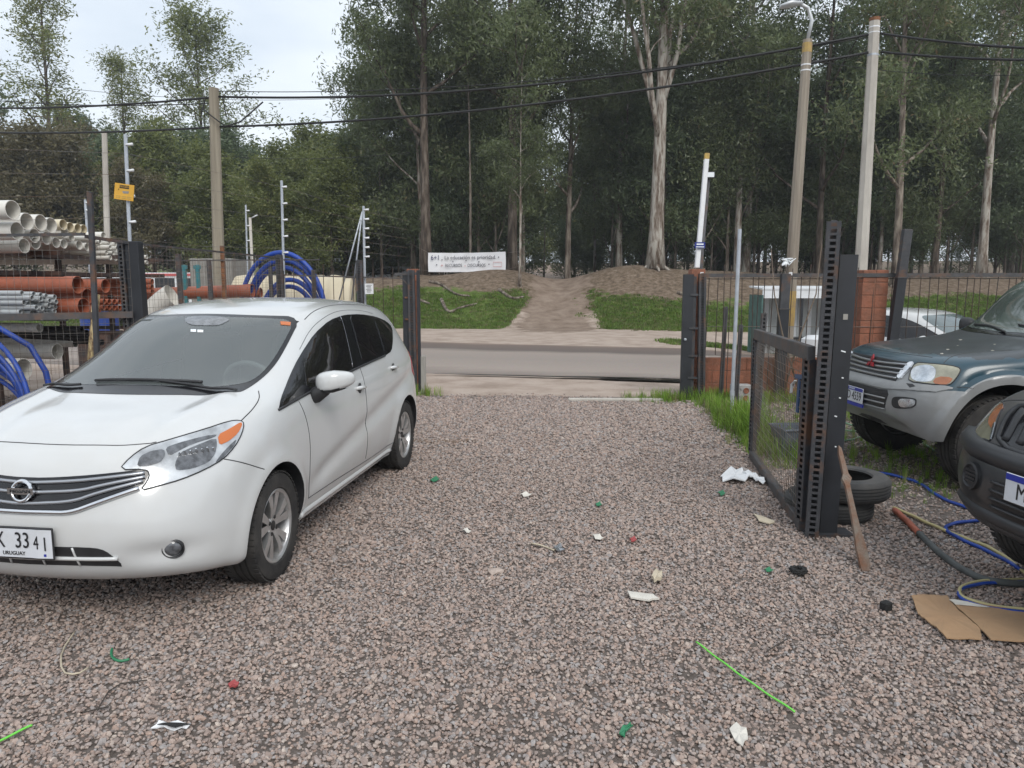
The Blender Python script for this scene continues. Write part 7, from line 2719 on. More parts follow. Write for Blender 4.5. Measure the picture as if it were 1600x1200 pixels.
for l_, t_ in zip(lm2, S2.line('lamp_seal', D['lamp'], LD2, 'black_plastic', r=.005, off=.002, mirror=True, closed=True, smooth_it=1)):
    t_.parent = l_
in2 = S2.patch('air_intake', both(D['intake']), FD2, 'black_plastic', off=.004, depth=.01, res=.04, smooth_it=0)
for z in (.60, .645, .69):
    S2.line('intake_slat', [(2.1, -.42, z), (2.15, 0, z), (2.1, .42, z)], FD2, 'bumper_silver', r=.008, off=.008, parent=in2, smooth_it=0)
fo2 = S2.patch('fog_light', D['foghouse'], LD2, 'black_plastic', off=.004, depth=.01, res=.03, smooth_it=2, mirror=True)
for l_, p_ in zip(fo2, S2.patch('lens', D['foglens'], LD2, 'lamp_chrome', off=.007, depth=.004, res=.02, smooth_it=2, mirror=True)):
    p_.parent = l_
S2.patch('washer_cover', D['washer'], LD2, 'black_plastic', off=.012, depth=.02, res=.02, smooth_it=0, mirror=True)


def number_plate(parent, M, text, w=.40, h_=.13, sub=None, top='plate_blue'):
    """plate with a blue band on top; M is its face frame"""
    R = M.to_3x3()
    rot = R.to_4x4()
    e = bpy.data.objects.new('number_plate', None)
    e.matrix_local = M
    link(e, parent)
    MB().box((0, 0, 0), (w, h_, .006)).build('plate', 'plate_white', e, bevel=.002)
    MB().box((0, h_ * .37, .0035), (w * .985, h_ * .22, .003)).build('plate_band', top, e)
    text_obj('plate_lettering', text, h_ * .80, 'letter_black', e, Matrix.Translation((0, -h_ * .10, .0045)), sx=.80)
    if sub:
        text_obj('plate_lettering', sub, h_ * .17, 'white_sticker', e, Matrix.Translation((0, h_ * .37, .0060)))
    return e


h, n = S2.drop((2.1, -.085, .655), FD2)
np2 = number_plate(car2, frame_m(h + n * .03, (0, 1, 0), (-.02, 0, 1)), 'BED 4559', .40, .135, 'URUGUAY')
MB().box((0, -.085, -.002), (.42, .03, .012)).build('plate_holder', 'plate_blue', np2)
def low2(pts):
    return [(x, y, (.95 + (z - .95) * .86 if z > .95 else z) + .05 * min(1, max(0, ((.95 + (z - .95) * .86) - 1.15) / .3))) for x, y, z in pts]


wf2 = S2.patch('windshield', both(low2([(.97, .02, 1.23), (.93, .40, 1.23), (.84, .70, 1.235), (.52, .66, 1.49), (.24, .585, 1.745), (.28, .30, 1.79), (.30, .02, 1.80)])), (.75, 0, .6), 'black_gloss', off=.004, depth=.01, res=.06, smooth_it=1)
S2.patch('windshield_glass', both(low2([(.92, .02, 1.26), (.88, .40, 1.26), (.80, .66, 1.27), (.52, .62, 1.49), (.29, .55, 1.72), (.33, .30, 1.765), (.34, .02, 1.775)])), (.75, 0, .6), 'wind_glass_b', off=.009, depth=.006, res=.06, smooth_it=1, parent=wf2)
for pts in ([(.93, .66, 1.23), (.86, .40, 1.28), (.84, .12, 1.30)], [(.95, .10, 1.235), (.88, -.2, 1.28), (.86, -.5, 1.29)]):
    S2.line('wiper', pts, (.75, 0, .6), 'black_plastic', r=.010, off=.018, parent=wf2)
S2.patch('sticker', [(.34, .50, 1.70), (.34, .42, 1.71), (.40, .43, 1.66), (.40, .51, 1.65)], (.75, 0, .6), 'white_sticker', off=.011, depth=.003, res=.03, smooth_it=0, parent=wf2)
dl2 = S2.patch('side_window_frame', low2([(.76, .82, 1.22), (.45, .75, 1.48), (.20, .68, 1.68), (.0, .66, 1.73), (-1.4, .66, 1.74), (-1.95, .68, 1.66), (-2.0, .80, 1.24), (-.5, .82, 1.23)]), (0, 1, .25), 'side_glass', off=.004, depth=.01, res=.06, smooth_it=1, mirror=True)
for x in (-.15, -1.05):
    for f_, t_ in zip(dl2, S2.line('window_pillar', [(x, .80, 1.23), (x - .02, .72, 1.5), (x - .04, .67, 1.73)], (0, 1, .2), 'black_plastic', r=.03, off=.002, mirror=True, smooth_it=0, flat=.4)):
        t_.parent = f_
SL2 = dict(r=.0035, off=-.001)
S2.line('hood_seam', span([(1.965, .03, 1.065), (1.95, .22, 1.065), (1.91, .44, 1.06), (1.85, .60, 1.055)]), (.8, 0, .6), 'shut_line', **SL2)
S2.line('hood_seam', D['hoodside'], (.2, .4, .9), 'shut_line', mirror=True, **SL2)
S2.line('bumper_seam', D['bumpseam'], (.4, .9, .2), 'shut_line', mirror=True, smooth_it=1, **SL2)
S2.line('door_seam', [(.62, .84, 1.2), (.60, .88, 1.0), (.58, .9, .75), (.60, .89, .5)], (0, 1, .1), 'shut_line', mirror=True, **SL2)
S2.line('rock_slider', [(.85, .86, .45), (.0, .87, .44), (-.85, .86, .45)], (0, 1, -.2), 'bumper_silver', r=.04, off=0, mirror=True, smooth_it=0)
for s in (1, -1):
    door_mirror(car2, (.60, .86 * s, 1.16), s, 'black_plastic', size=(.09, .11, .075), out=.13, rise=.08)
# flakes of peeled lacquer and a dead leaf on the hood
rnd = random.Random(5)
for k in range(6):
    x, y = rnd.uniform(1.2, 1.9), rnd.uniform(-.3, .7)
    h, n = S2.drop((x, y, 1.1), (0, 0, 1))
    a, r_ = rnd.uniform(0, 6), rnd.uniform(.006, .018)
    poly = [(h.x + math.cos(a + t) * r_ * rnd.uniform(.4, 1.3), h.y + math.sin(a + t) * r_ * rnd.uniform(.4, 1.3), h.z) for t in (0, 1.1, 2.3, 3.4, 4.5, 5.4)]
    S2.patch('peeled_lacquer', poly, (0, 0, 1), 'flake', off=.0025, depth=.003, res=.02, smooth_it=0)
mb = MB()
mb.tube([(1.95, -.75, .50), (1.98, 0, .47), (1.95, .75, .50)], .05, n=8)
mb.tube([(1.39, -.7, .42), (1.39, .7, .42)], .06, n=8)
mb.box((1.6, 0, .47), (.5, 1.1, .12))
mb.build('chassis', 'black_plastic', car2)


AR3 = [(1.42, .42, .45), (-1.42, .42, .45)]
two_tone('grey_black', (.075, .072, .070), (.020, .021, .023), .855, AR3, .0, rough=.45, xfront=1.2, slope=-.03)
C3 = [
 [(1.85,.80,.46),(1.88,.80,.44),(1.92,.79,.42),(1.97,.76,.40),(2.04,.68,.38),(2.10,.56,.37),(2.14,.40,.36),(2.16,.20,.36),(2.16,0,.36)],
 [(1.86,.83,.52),(1.89,.84,.52),(1.94,.84,.51),(2.01,.81,.50),(2.09,.72,.49),(2.16,.58,.48),(2.20,.41,.47),(2.22,.20,.47),(2.22,0,.47)],
 [(1.84,.84,.55),(1.87,.86,.60),(1.92,.86,.62),(2.00,.83,.63),(2.09,.74,.63),(2.17,.59,.63),(2.21,.41,.63),(2.23,.20,.63),(2.23,0,.63)],
 [(1.80,.84,.58),(1.82,.86,.66),(1.87,.865,.72),(1.95,.835,.74),(2.04,.74,.75),(2.12,.59,.75),(2.16,.41,.75),(2.18,.20,.75),(2.18,0,.75)],
 [(1.74,.84,.58),(1.75,.86,.70),(1.79,.86,.80),(1.86,.82,.85),(1.96,.73,.86),(2.04,.58,.87),(2.09,.40,.87),(2.11,.20,.87),(2.11,0,.87)],
 [(1.62,.84,.55),(1.62,.86,.74),(1.65,.855,.90),(1.71,.81,.98),(1.82,.71,1.0),(1.91,.56,1.01),(1.97,.39,1.02),(2.0,.20,1.02),(2.0,0,1.02)],
 [(1.30,.84,.50),(1.30,.86,.76),(1.31,.855,.95),(1.34,.81,1.05),(1.40,.72,1.08),(1.46,.57,1.09),(1.5,.40,1.10),(1.52,.20,1.10),(1.52,0,1.10)],
 [(.85,.84,.45),(.85,.86,.75),(.85,.855,.98),(.86,.83,1.09),(.87,.79,1.15),(.90,.68,1.18),(.96,.44,1.19),(1.0,.22,1.19),(1.01,0,1.19)],
 [(.5,.84,.45),(.5,.86,.75),(.5,.855,.98),(.5,.83,1.10),(.5,.79,1.17),(.52,.67,1.44),(.57,.50,1.49),(.61,.25,1.51),(.62,0,1.51)],
 [(.10,.84,.45),(.10,.86,.75),(.10,.855,.98),(.10,.83,1.10),(.10,.79,1.18),(.12,.66,1.60),(.18,.54,1.73),(.22,.27,1.76),(.24,0,1.765)],
 [(-.5,.84,.45),(-.5,.86,.75),(-.5,.855,.98),(-.5,.83,1.10),(-.5,.79,1.18),(-.5,.66,1.62),(-.5,.55,1.75),(-.5,.27,1.78),(-.5,0,1.785)],
 [(-1.5,.84,.45),(-1.5,.86,.75),(-1.5,.855,.98),(-1.5,.83,1.10),(-1.5,.79,1.18),(-1.5,.66,1.61),(-1.5,.55,1.73),(-1.5,.27,1.76),(-1.5,0,1.765)],
 [(-1.9,.84,.45),(-2.0,.86,.75),(-2.05,.855,.98),(-2.08,.83,1.10),(-2.1,.78,1.18),(-2.1,.65,1.56),(-2.12,.54,1.68),(-2.14,.27,1.71),(-2.15,0,1.715)],
 [(-1.95,.84,.48),(-2.1,.85,.70),(-2.2,.84,.95),(-2.25,.80,1.05),(-2.27,.74,1.1),(-2.28,.62,1.12),(-2.29,.43,1.12),(-2.30,.22,1.12),(-2.30,0,1.12)],
 [(-1.97,.83,.47),(-2.12,.84,.58),(-2.22,.82,.68),(-2.28,.78,.72),(-2.31,.71,.74),(-2.33,.6,.75),(-2.34,.42,.75),(-2.35,.22,.75),(-2.35,0,.75)],
 [(-2.0,.82,.45),(-2.1,.81,.46),(-2.18,.79,.47),(-2.22,.74,.48),(-2.25,.66,.48),(-2.27,.56,.48),(-2.28,.40,.48),(-2.29,.21,.48),(-2.29,0,.48)],
]
C3 = np.array(C3) + np.array([0, 0, .06])
CAR3_POS, CAR3_YAW = (4.61, 3.53), rad(-174.0)
V3, F3 = make_body(C3, 130, 56, 2)
car3 = empty('pickup_truck', (*CAR3_POS, 0.0), CAR3_YAW)
S3 = Skin(V3, F3, car3)
tag(car3, 'dark grey car with a black plastic bumper and slotted grille, cut by the picture edge', 'car')
link(bpy.data.objects.new('body', cut_arches(mesh_of('body', V3, F3, ['grey_black', 'black_plastic']), AR3, .46, 1.2)), car3)
for (x, s) in ((1.42, 1), (1.42, -1), (-1.42, 1), (-1.42, -1)):
    wheel(car3, x, s * .74, .375, .25, .215, 'satin_metal', s, 6, 'single')
D = DEC_CAR3
RD = (.8, -.5, .25)
for s in (1, -1):
    fl = [(x, y * s, z) for x, y, z in D['lamp']]
    dd = (.8, -.5 * s, .25)
    hl = S3.patch('headlight', fl, dd, 'lamp_olive', off=.004, depth=.012, res=.03, smooth_it=1)
    S3.patch('turn_signal_lens', [(x, y * s, z) for x, y, z in D['amber']], dd, 'amber_pale', off=.008, depth=.006, res=.02, smooth_it=1, parent=hl)
    S3.patch('lamp_rim', [(x, y * s, z) for x, y, z in D['lampchrome']], dd, 'lamp_chrome', off=.0085, depth=.006, res=.02, smooth_it=1, parent=hl)
    S3.line('lamp_seal', fl, dd, 'black_plastic', r=.005, off=.002, closed=True, smooth_it=1, parent=hl)
    h, n = S3.drop([Vector((x, y * s, z)) for x, y, z in D['fog']][0], (.8, -.45 * s, 0))
    fo = empty('fog_light_blank', h, 0, car3)
    ax = (n + Vector((.4, 0, 0))).normalized()
    MB().lathe([(.060, -.02), (.072, -.01), (.070, .016), (.058, .020), (.050, .008), (0, .006)], (0, 0, 0), ax, n=28).build('bezel', 'black_plastic', fo, smooth=True, angle=40)
    sd = ax.cross(Vector((0, 0, 1))).normalized()
    up = sd.cross(ax)
    for q in (-.028, -.010, .010, .028):
        MB().bar(ax * .012 + up * q - sd * .045, ax * .012 + up * q + sd * .045, .008, .010).build('fog_slat', 'black_plastic', fo)
gpoly = D['grille']
ymx = max(y for x, y, z in gpoly)
g3 = S3.patch('grille', both([(2.15, .02, .84), (2.12, .40, .85), (2.06, .44, .97), (2.0, .40, 1.04), (2.03, .02, 1.055)]), (1, 0, .25), 'black_gloss', off=.005, depth=.012, res=.05, smooth_it=1)
for k in range(8):
    y = -.36 + .72 * k / 7
    S3.line('grille_slat', [(2.12, y, .87), (2.07, y, .96), (2.02, y, 1.02)], (1, 0, .25), 'black_satin', r=.024, off=.006, parent=g3, smooth_it=1, flat=.6)
S3.line('grille_frame', both([(2.15, .02, .83), (2.12, .41, .84), (2.06, .45, .97), (2.0, .41, 1.05), (2.03, .02, 1.065)]), (1, 0, .25), 'black_satin', r=.016, off=.006, parent=g3, closed=True, smooth_it=1)
li3 = S3.patch('air_intake', both([(2.2, .02, .70), (2.2, .30, .70), (2.18, .33, .60), (2.2, .28, .53), (2.2, .02, .53)]), (1, 0, 0), 'letter_black', off=.004, depth=.01, res=.05, smooth_it=1)
for z in (.56, .60, .64, .68):
    S3.line('intake_slat', [(2.2, -.32, z), (2.22, 0, z), (2.2, .32, z)], (1, 0, 0), 'black_satin', r=.008, off=.008, parent=li3, smooth_it=0)
for z, w_, r_ in ((.80, .79, .060), (.49, .70, .040), (.45, .62, .035)):
    S3.line('bumper_rib', [(1.98, -w_, z + .02), (2.12, -.55, z), (2.2, 0, z), (2.12, .55, z), (1.98, w_, z + .02)], (1, 0, 0), 'black_satin', r=r_, off=-.012)
h, n = S3.drop((2.1, D['plate'][0][1] + .19, D['plate'][0][2]), (1, 0, 0))
number_plate(car3, frame_m(h + n * .035, (0, 1, 0), (-.03, 0, 1)), 'M        ', .40, .135)
S3.patch('windshield', both([(1.03, .02, 1.20), (.98, .40, 1.20), (.90, .64, 1.20), (.55, .60, 1.46), (.22, .52, 1.70), (.28, .02, 1.74)]), (.75, 0, .6), 'wind_glass', off=.004, depth=.01, res=.06, smooth_it=1)
S3.patch('side_window_frame', [(.8, .78, 1.18), (.45, .69, 1.46), (.18, .62, 1.64), (-1.8, .62, 1.64), (-1.95, .76, 1.2)], (0, 1, .25), 'side_glass', off=.004, depth=.01, res=.06, smooth_it=1, mirror=True)
S3.line('hood_seam', [(1.93, -.70, 1.035), (1.97, -.4, 1.06), (2.0, 0, 1.07), (1.97, .4, 1.06), (1.93, .70, 1.035)], (.7, 0, .7), 'shut_line', r=.005, off=-.001)


# ---- parked white car beyond the wall
C4 = np.array(C1)


def simple_car(name, label, pos, yaw, paint, z=0.0, scale=1.0, grp=None, wheels=True):
    e = empty(name, (pos[0], pos[1], z), yaw)
    e.scale = (scale, scale, scale)
    tag(e, label, 'car', grp)
    V, F = make_body(C4, 80, 40, 2)
    sk = Skin(V, F, e)
    link(bpy.data.objects.new('body', cut_arches(mesh_of('body', V, F, [paint, 'black_plastic']), [(1.3, .315, .352), (-1.3, .315, .352)], .50, 1.2)), e)
    D = DEC_CAR1
    sk.patch('windshield', both(D['frith']), (.5, 0, .86), 'wind_glass', off=.004, depth=.01, res=.07, smooth_it=2)
    sk.patch('side_window', D['dlo'], (0, 1, .25), 'side_glass', off=.004, depth=.01, res=.07, smooth_it=1, mirror=True)
    sk.patch('headlight', D['lamp'], (.72, .48, .5), 'lamp_clear', off=.004, depth=.01, res=.05, smooth_it=1, mirror=True)
    sk.patch('grille', both(D['grille']), (1, 0, .12), 'black_gloss', off=.004, depth=.01, res=.06, smooth_it=1)
    for s in (1, -1):
        m_ = MB()
        m_.lathe([(0, -.10), (.06, -.09), (.08, 0), (.06, .09), (0, .10)], (.66, s * .93, 1.03), (0, 1, 0), n=14)
        m_.build('door_mirror', paint, e, smooth=True)
    if wheels:
        for (x, s) in ((1.3, 1), (1.3, -1), (-1.3, 1), (-1.3, -1)):
            w_ = MB()
            w_.lathe([(0, -.09), (.20, -.09), (.30, -.10), (.308, -.06), (.308, .06), (.30, .10), (.20, .09), (.19, .07), (0, .07)], (x, s * .72, .308), (0, s, 0), n=28)
            w_.build('wheel', 'tyre', e, smooth=True, angle=40)
    return e


simple_car('parked_car', 'white parked car seen through the rods above the teal hood', (7.55, 13.9), rad(-62), 'white_paint', z=-.33)


# ------------------------------------------------------------------ far things behind the pipe yard
bus = empty('minibus', (xat(262, 30), 30, 0), 0)
tag(bus, 'long white bus parked far behind the pipe yard', 'bus')
MB().box((0, 0, 1.35), (5.6, 2.0, 1.5)).build('body', 'far_white', bus, bevel=.10)
for k in range(6):
    MB().box((-2.2 + k * .88, -1.0, 1.62), (.74, .03, .55)).build('window', 'far_dark', bus)
MB().box((0, -1.01, 2.02), (5.5, .03, .10)).build('stripe', 'ink_red', bus)
for x in (-1.8, 1.8):
    MB().lathe([(0, -.12), (.42, -.12), (.45, 0), (.42, .12), (0, .12)], (x, -.92, .45), (0, 1, 0), n=20).build('wheel', 'tyre', bus, smooth=True, angle=40)
bx_ = empty('box_trailer', (xat(352, 21.5), 21.5, 0))
tag(bx_, 'grey box container behind the wooden pole', 'container')
MB().box((0, 0, 1.40), (1.15, 1.6, 1.9)).build('box', 'far_grey', bx_, bevel=.03)
for k in range(7):
    MB().box((-.5 + k * .165, -.81, 1.40), (.05, .03, 1.75)).build('rib', 'far_grey', bx_)
for k, (u, lab) in enumerate(((299, 'teal painted post nearer the steel column'), (319, 'teal painted post nearer the wooden pole'))):
    p = empty('teal_post', (xat(u, 12.6), 12.6, 0))
    tag(p, lab, 'post')
    MB().bar((0, 0, 0), (-.02, 0, 1.97), .06, .05).build('shaft', 'teal_paint', p, bevel=.004)
    MB().box((-.02, 0, 1.93), (.10, .06, .06)).build('cap', 'teal_paint', p)
for (u, Y, z, s, m, lab) in ((160, 15, 1.35, (.34, .5, .62), 'far_blue', 'blue drum behind the terracotta pipes'), (372, 18, 1.1, (.40, .4, .6), 'far_blue', 'dark blue barrel beside the grey container'), (392, 14, 1.45, (.28, .4, .3), 'far_blue', 'blue crate beside the hose coil')):
    q = empty('blue_drum', (xat(u, Y), Y, z - s[2]))
    tag(q, lab, 'drum')
    MB().lathe([(0, 0), (s[0], 0), (s[0] * 1.03, .05), (s[0], .1), (s[0], s[2]), (s[0] * 1.03, s[2] * 1.1), (s[0], s[2] * 1.2), (0, s[2] * 1.2)], (0, 0, 0), (0, 0, 1), n=24).build('shell', m, q, smooth=True, angle=40)
    MB().box((0, 0, -(z - s[2]) / 2), (.6, .6, max(.05, z - s[2]))).build('stand', 'rack_steel', q)
hs = empty('low_house', (xat(545, 62), 62, hz(xat(545, 62), 62)))
tag(hs, 'low grey house far behind the white notice', 'house')
MB().box((0, 0, 1.1), (5.5, 4, 2.2)).build('wall', 'far_grey', hs)
MB().box((0, -.2, 2.28), (6.0, 4.8, .22)).build('roof', 'far_white', hs)
for x in (-1.6, .2, 1.8):
    MB().box((x, -2.02, 1.2), (.7, .05, .8)).build('window', 'far_dark', hs)
simple_car('parked_car', 'small white car far away between the rods and the gate post', (xat(605, 48), 48), rad(175), 'far_white', z=hz(xat(605, 48), 48) - .0, scale=1.0)


# fallen branches and roots on the bank
for k, (pts, lab) in enumerate(((((672, 452), (690, 455), (712, 466), (735, 468)), 'grey root running down the bank under the dark eucalyptus'), (((690, 470), (700, 486), (718, 480), (745, 476)), 'bleached fallen branch at the top of the grass bank'),
                                (((640, 462), (655, 470), (672, 474)), 'short fallen branch near the gate post on the bank'), (((1058, 470), (1080, 474), (1100, 470)), 'fallen branch beside the great pale trunk'), (((780, 462), (800, 470), (818, 466)), 'dry fallen branch left of the dirt path'))):
    P = []
    for (u, v) in pts:
        Yq = 35.0 - (v - 452) * .12
        P.append(Vector((xat(u, Yq), Yq, hz(xat(u, Yq), Yq) + .06)))
    tag(MB().tube(chaikin(P, 2, closed=False), [.09 - .004 * i for i in range(len(chaikin(P, 2, closed=False)))], n=6).build('fallen_branch', 'bark_mid', smooth=True), lab, 'branch')


# ================================================================== loose things on the gravel
mat('cardboard', (.40, .255, .145), .9, base2=(.33, .205, .115), vscale=4, dirt=(.20, .15, .10), dscale=6, damt=.4)
mat('green_strap', (.17, .62, .08), .5)
mat('green_plastic', (.03, .19, .09), .5)
mat('straw', (.46, .40, .30), .85, var=.2)
mat('paper', (.62, .59, .53), .85, var=.12, vscale=8)
mat('rubber', (.012, .012, .012), .75)
mat('hose_yellow', (.46, .40, .20), .6)
mat('hose_red', (.34, .10, .06), .6, var=.2)
mat('hose_grey', (.075, .080, .078), .65, var=.2)
mat('hose_green', (.17, .30, .19), .6)
mat('red_plastic', (.34, .06, .06), .5)
mat('twig', (.05, .042, .036), .9)
GZ0 = .014


def gp_(u, v, z=GZ0):
    return gd(u, v, z)


def ground_tube(name, label, pts, r, material, cat, z=None, smooth=2, wav=.0015, n=8):
    P = [gp_(u, v, (z if z is not None else r + .008)) for u, v in pts]
    P = chaikin(P, smooth, closed=False)
    P = resample(P, .04)
    P = [p + Vector((0, 0, wav * math.sin(i * .9))) for i, p in enumerate(P)]
    return tag(MB().tube(P, r, n=n).build(name, material, smooth=True), label, cat)


# hoses
ground_tube('garden_hose', 'blue hose snaking from the tyres towards the black bumper', [(1335, 735), (1390, 740), (1438, 754), (1455, 768), (1478, 782), (1520, 796), (1570, 815)], .012, 'hose_blue', 'hose')
ground_tube('garden_hose', 'blue and yellow hose running from the tyres past the red one', [(1396, 793), (1420, 803), (1460, 822), (1500, 838), (1550, 856), (1585, 880), (1640, 930)], .011, 'hose_yellow', 'hose')
ground_tube('garden_hose', 'blue hose bending in a loop before the black bumper', [(1640, 815), (1560, 813), (1510, 814), (1480, 820), (1476, 828), (1500, 842), (1555, 866), (1600, 892), (1660, 930)], .012, 'hose_blue', 'hose')
ground_tube('garden_hose', 'thick grey black hose lying along the gravel', [(1436, 833), (1465, 862), (1500, 888), (1535, 905), (1570, 912), (1660, 913)], .020, 'hose_grey', 'hose')
ground_tube('garden_hose', 'short red hose joined to the grey black one', [(1398, 797), (1415, 812), (1436, 833)], .021, 'hose_red', 'hose', smooth=1)
ground_tube('garden_hose', 'yellow and blue hose looping over the cardboard', [(1660, 905), (1580, 906), (1530, 908), (1505, 914), (1497, 925), (1508, 936), (1545, 946), (1600, 953), (1660, 957)], .010, 'hose_yellow', 'hose', z=.03)
ground_tube('garden_hose', 'dark blue strand along the looping yellow hose', [(1660, 908), (1580, 909), (1528, 912), (1502, 919), (1496, 929), (1510, 941), (1545, 950), (1600, 957), (1660, 962)], .009, 'hose_blue', 'hose', z=.028)
for k, pts in enumerate(([(1295, 655), (1330, 662), (1355, 680), (1320, 690), (1295, 688)], [(1300, 668), (1340, 676), (1362, 668)], [(1415, 688), (1440, 690), (1460, 704)])):
    ground_tube('green_hose', ['pale green hose lying in a bend beside the teal car tyre', 'short pale green hose crossing the bend', 'pale green hose between the two teal car tyres'][k], pts, .009, 'hose_green', 'hose')
# blue hose on the weeds behind the gate leaf
ground_tube('garden_hose', 'blue hose lying behind the gate leaf mesh', [(1185, 640), (1190, 670), (1215, 700), (1262, 716), (1300, 714)], .012, 'hose_blue', 'hose')

# tyres
def lying_tyre(label, x, y, z, r, w):
    mb = MB()
    hw = w / 2
    ri = r * .60
    prof = [(ri, -hw * .80), (ri * 1.05, -hw * .95), ((ri + r) / 2, -hw), (r * .93, -hw * .92), (r * .98, -hw * .72)]
    for g_ in (-.45, -.15, .15, .45):
        prof += [(r, hw * (g_ - .06)), (r - .007, hw * (g_ - .045)), (r - .007, hw * (g_ + .045)), (r, hw * (g_ + .06))]
    prof += [(r * .98, hw * .72), (r * .93, hw * .92), ((ri + r) / 2, hw), (ri * 1.05, hw * .95), (ri, hw * .80), (ri * 1.15, hw * .5), (r * .9, hw * .55), (r * .9, -hw * .55), (ri * 1.15, -hw * .5)]
    mb.lathe(prof, (0, 0, 0), (0, 0, 1), n=56, closed=True)
    return tag(mb.build('old_tyre', 'tyre_worn', smooth=True, angle=30, loc=(x, y, z)), label, 'tyre', 'old tyres stacked by the gate')


mat('tyre_worn', (.062, .062, .062), .8, base2=(.035, .035, .036), vscale=5, dirt=(.13, .115, .095), dscale=4, damt=.5)
lying_tyre('worn tyre lying on top of another behind the slotted upright', 2.36, 5.24, .235, .315, .155)
lying_tyre('worn tyre lying on the ground under the other one', 2.28, 5.27, .080, .30, .15)

# leaning plank with a rotten end
q0, q1 = gp_(1353, 893, .0), Vector((2.09, 4.72, .62))
pk = MB()
d_ = q1 - q0
L_ = d_.length
d_.normalize()
s_ = d_.cross(Vector((0, -1, .2))).normalized()
nrm = s_.cross(d_)
outl = [(-.034, 0.0), (.020, .0), (.040, .05), (.040, .14), (.026, .24), (.019, .36), (.016, .52), (.018, .56), (.042, .60), (.024, .63), (.012, L_ - .02), (-.008, L_), (-.020, L_ - .06), (-.018, .63), (-.038, .59), (-.022, .55), (-.020, .40), (-.030, .24), (-.040, .12)]
n_o = len(outl)
outl = [(x * .78, y) for x, y in outl]
vs2 = [q0 + s_ * x + d_ * y + nrm * .011 for x, y in outl] + [q0 + s_ * x + d_ * y - nrm * .011 for x, y in outl]
pk.add(vs2, [tuple(range(n_o)), tuple(range(2 * n_o - 1, n_o - 1, -1))] + [(k, (k + 1) % n_o, n_o + (k + 1) % n_o, n_o + k) for k in range(n_o)])
mat('rotten_wood', (.19, .155, .125), .85, base2=(.17, .085, .050), vscale=5, stretch=(3, 3, .6), bump=.4, bscale=30)
tag(pk.build('wooden_stake', 'rotten_wood'), 'weathered wooden stake with a rusty brown end leaning on the slotted upright', 'stake')


# flat things
def flat(name, label, pix, material, cat, t=.004, z=.018, curl=0.0, group=None):
    P = [gp_(u, v, z) for u, v in pix]
    rj = random.Random(len(label))
    size = max((p - P[0]).length for p in P)
    P = [a.lerp(b, t) + Vector((rj.uniform(-1, 1), rj.uniform(-1, 1), 0)) * size * (.004 if size > .3 else .04) for a, b in zip(P, P[1:] + P[:1]) for t in ((0, .34, .67) if size > .3 else (0, .5))]
    c = sum(P, Vector()) / len(P)
    n = len(P)
    up = [p + Vector((0, 0, t + curl * ((i * 37) % 5) / 5)) for i, p in enumerate(P)]
    lo = [p + Vector((0, 0, curl * ((i * 37) % 5) / 5)) for i, p in enumerate(P)]
    ct, cb_ = c + Vector((0, 0, t + curl * .3)), c + Vector((0, 0, curl * .3))
    V = up + lo + [ct, cb_]
    F = [(i, (i + 1) % n, 2 * n) for i in range(n)] + [((i + 1) % n + n, i + n, 2 * n + 1) for i in range(n)] + [(i, i + n, (i + 1) % n + n, (i + 1) % n) for i in range(n)]
    return tag(MB().add(V, F).build(name, material), label, cat, group)


K4 = lambda *p: [(1080 + x / 3.077, 640 + y / 3.077) for x, y in p]
flat('cardboard_sheet', 'flattened cardboard sheet with a torn edge lying nearest the gate', K4((1058, 897), (1140, 896), (1230, 900), (1265, 950), (1330, 1010), (1390, 1060), (1395, 1110), (1230, 1105), (1175, 1050), (1120, 1010), (1090, 985)), 'cardboard', 'cardboard', .006, .022, .006)
flat('cardboard_sheet', 'flattened cardboard sheet running off under the hose at the picture edge', K4((1245, 915), (1420, 945), (1640, 980), (1640, 1120), (1440, 1112), (1395, 1060), (1330, 1000), (1280, 955)), 'cardboard', 'cardboard', .006, .026, .005)
flat('paper_strip', 'white paper strip along the edge of the cardboard', K4((1245, 914), (1300, 918), (1440, 952), (1400, 950), (1270, 935)), 'paper', 'paper', .003, .036)
flat('white_slab', 'pale broken board lying on the gravel in the drive', [(980, 925), (1000, 929), (1020, 930), (1028, 937), (1015, 940), (984, 936)], 'paper', 'board', .010, .018)
flat('plastic_sheet', 'crumpled white plastic sheet under the gate leaf', [(1125, 745), (1140, 736), (1158, 737), (1172, 746), (1165, 754), (1130, 753)], 'white_flat', 'plastic sheet', .008, .02, .05)
flat('plastic_sheet', 'narrow torn white plastic strip under the gate leaf', [(1158, 740), (1175, 741), (1192, 750), (1196, 757), (1185, 757), (1172, 747)], 'white_flat', 'plastic strip', .008, .02, .04)
flat('wood_chip', 'yellowish wood chip on the gravel before the gate leaf', [(1175, 803), (1190, 808), (1212, 816), (1204, 820), (1186, 815)], 'straw', 'wood chip', .008, .016)
flat('tan_scrap', 'tan crumpled scrap on the gravel beside the pale board', [(1017, 905), (1024, 897), (1035, 900), (1033, 910), (1022, 912)], 'straw', 'scrap', .02, .016, .02)
flat('foil_scrap', 'shiny scrap of foil beside a splinter in the drive', [(864, 857), (876, 852), (882, 861), (870, 863)], 'satin_metal', 'foil', .006, .018, .015)
flat('paper_scrap', 'white paper scrap in the middle of the drive', [(924, 836), (938, 838), (944, 843), (930, 844)], 'paper', 'paper', .003, .018, .02)
flat('paper_scrap', 'white paper scrap towards the road in the drive', [(812, 773), (822, 771), (832, 774), (818, 778)], 'paper', 'paper', .003, .018, .02)
flat('paper_scrap', 'small white scrap left of the middle of the drive', [(722, 829), (730, 828), (737, 832), (728, 834)], 'paper', 'paper', .003, .018, .02)
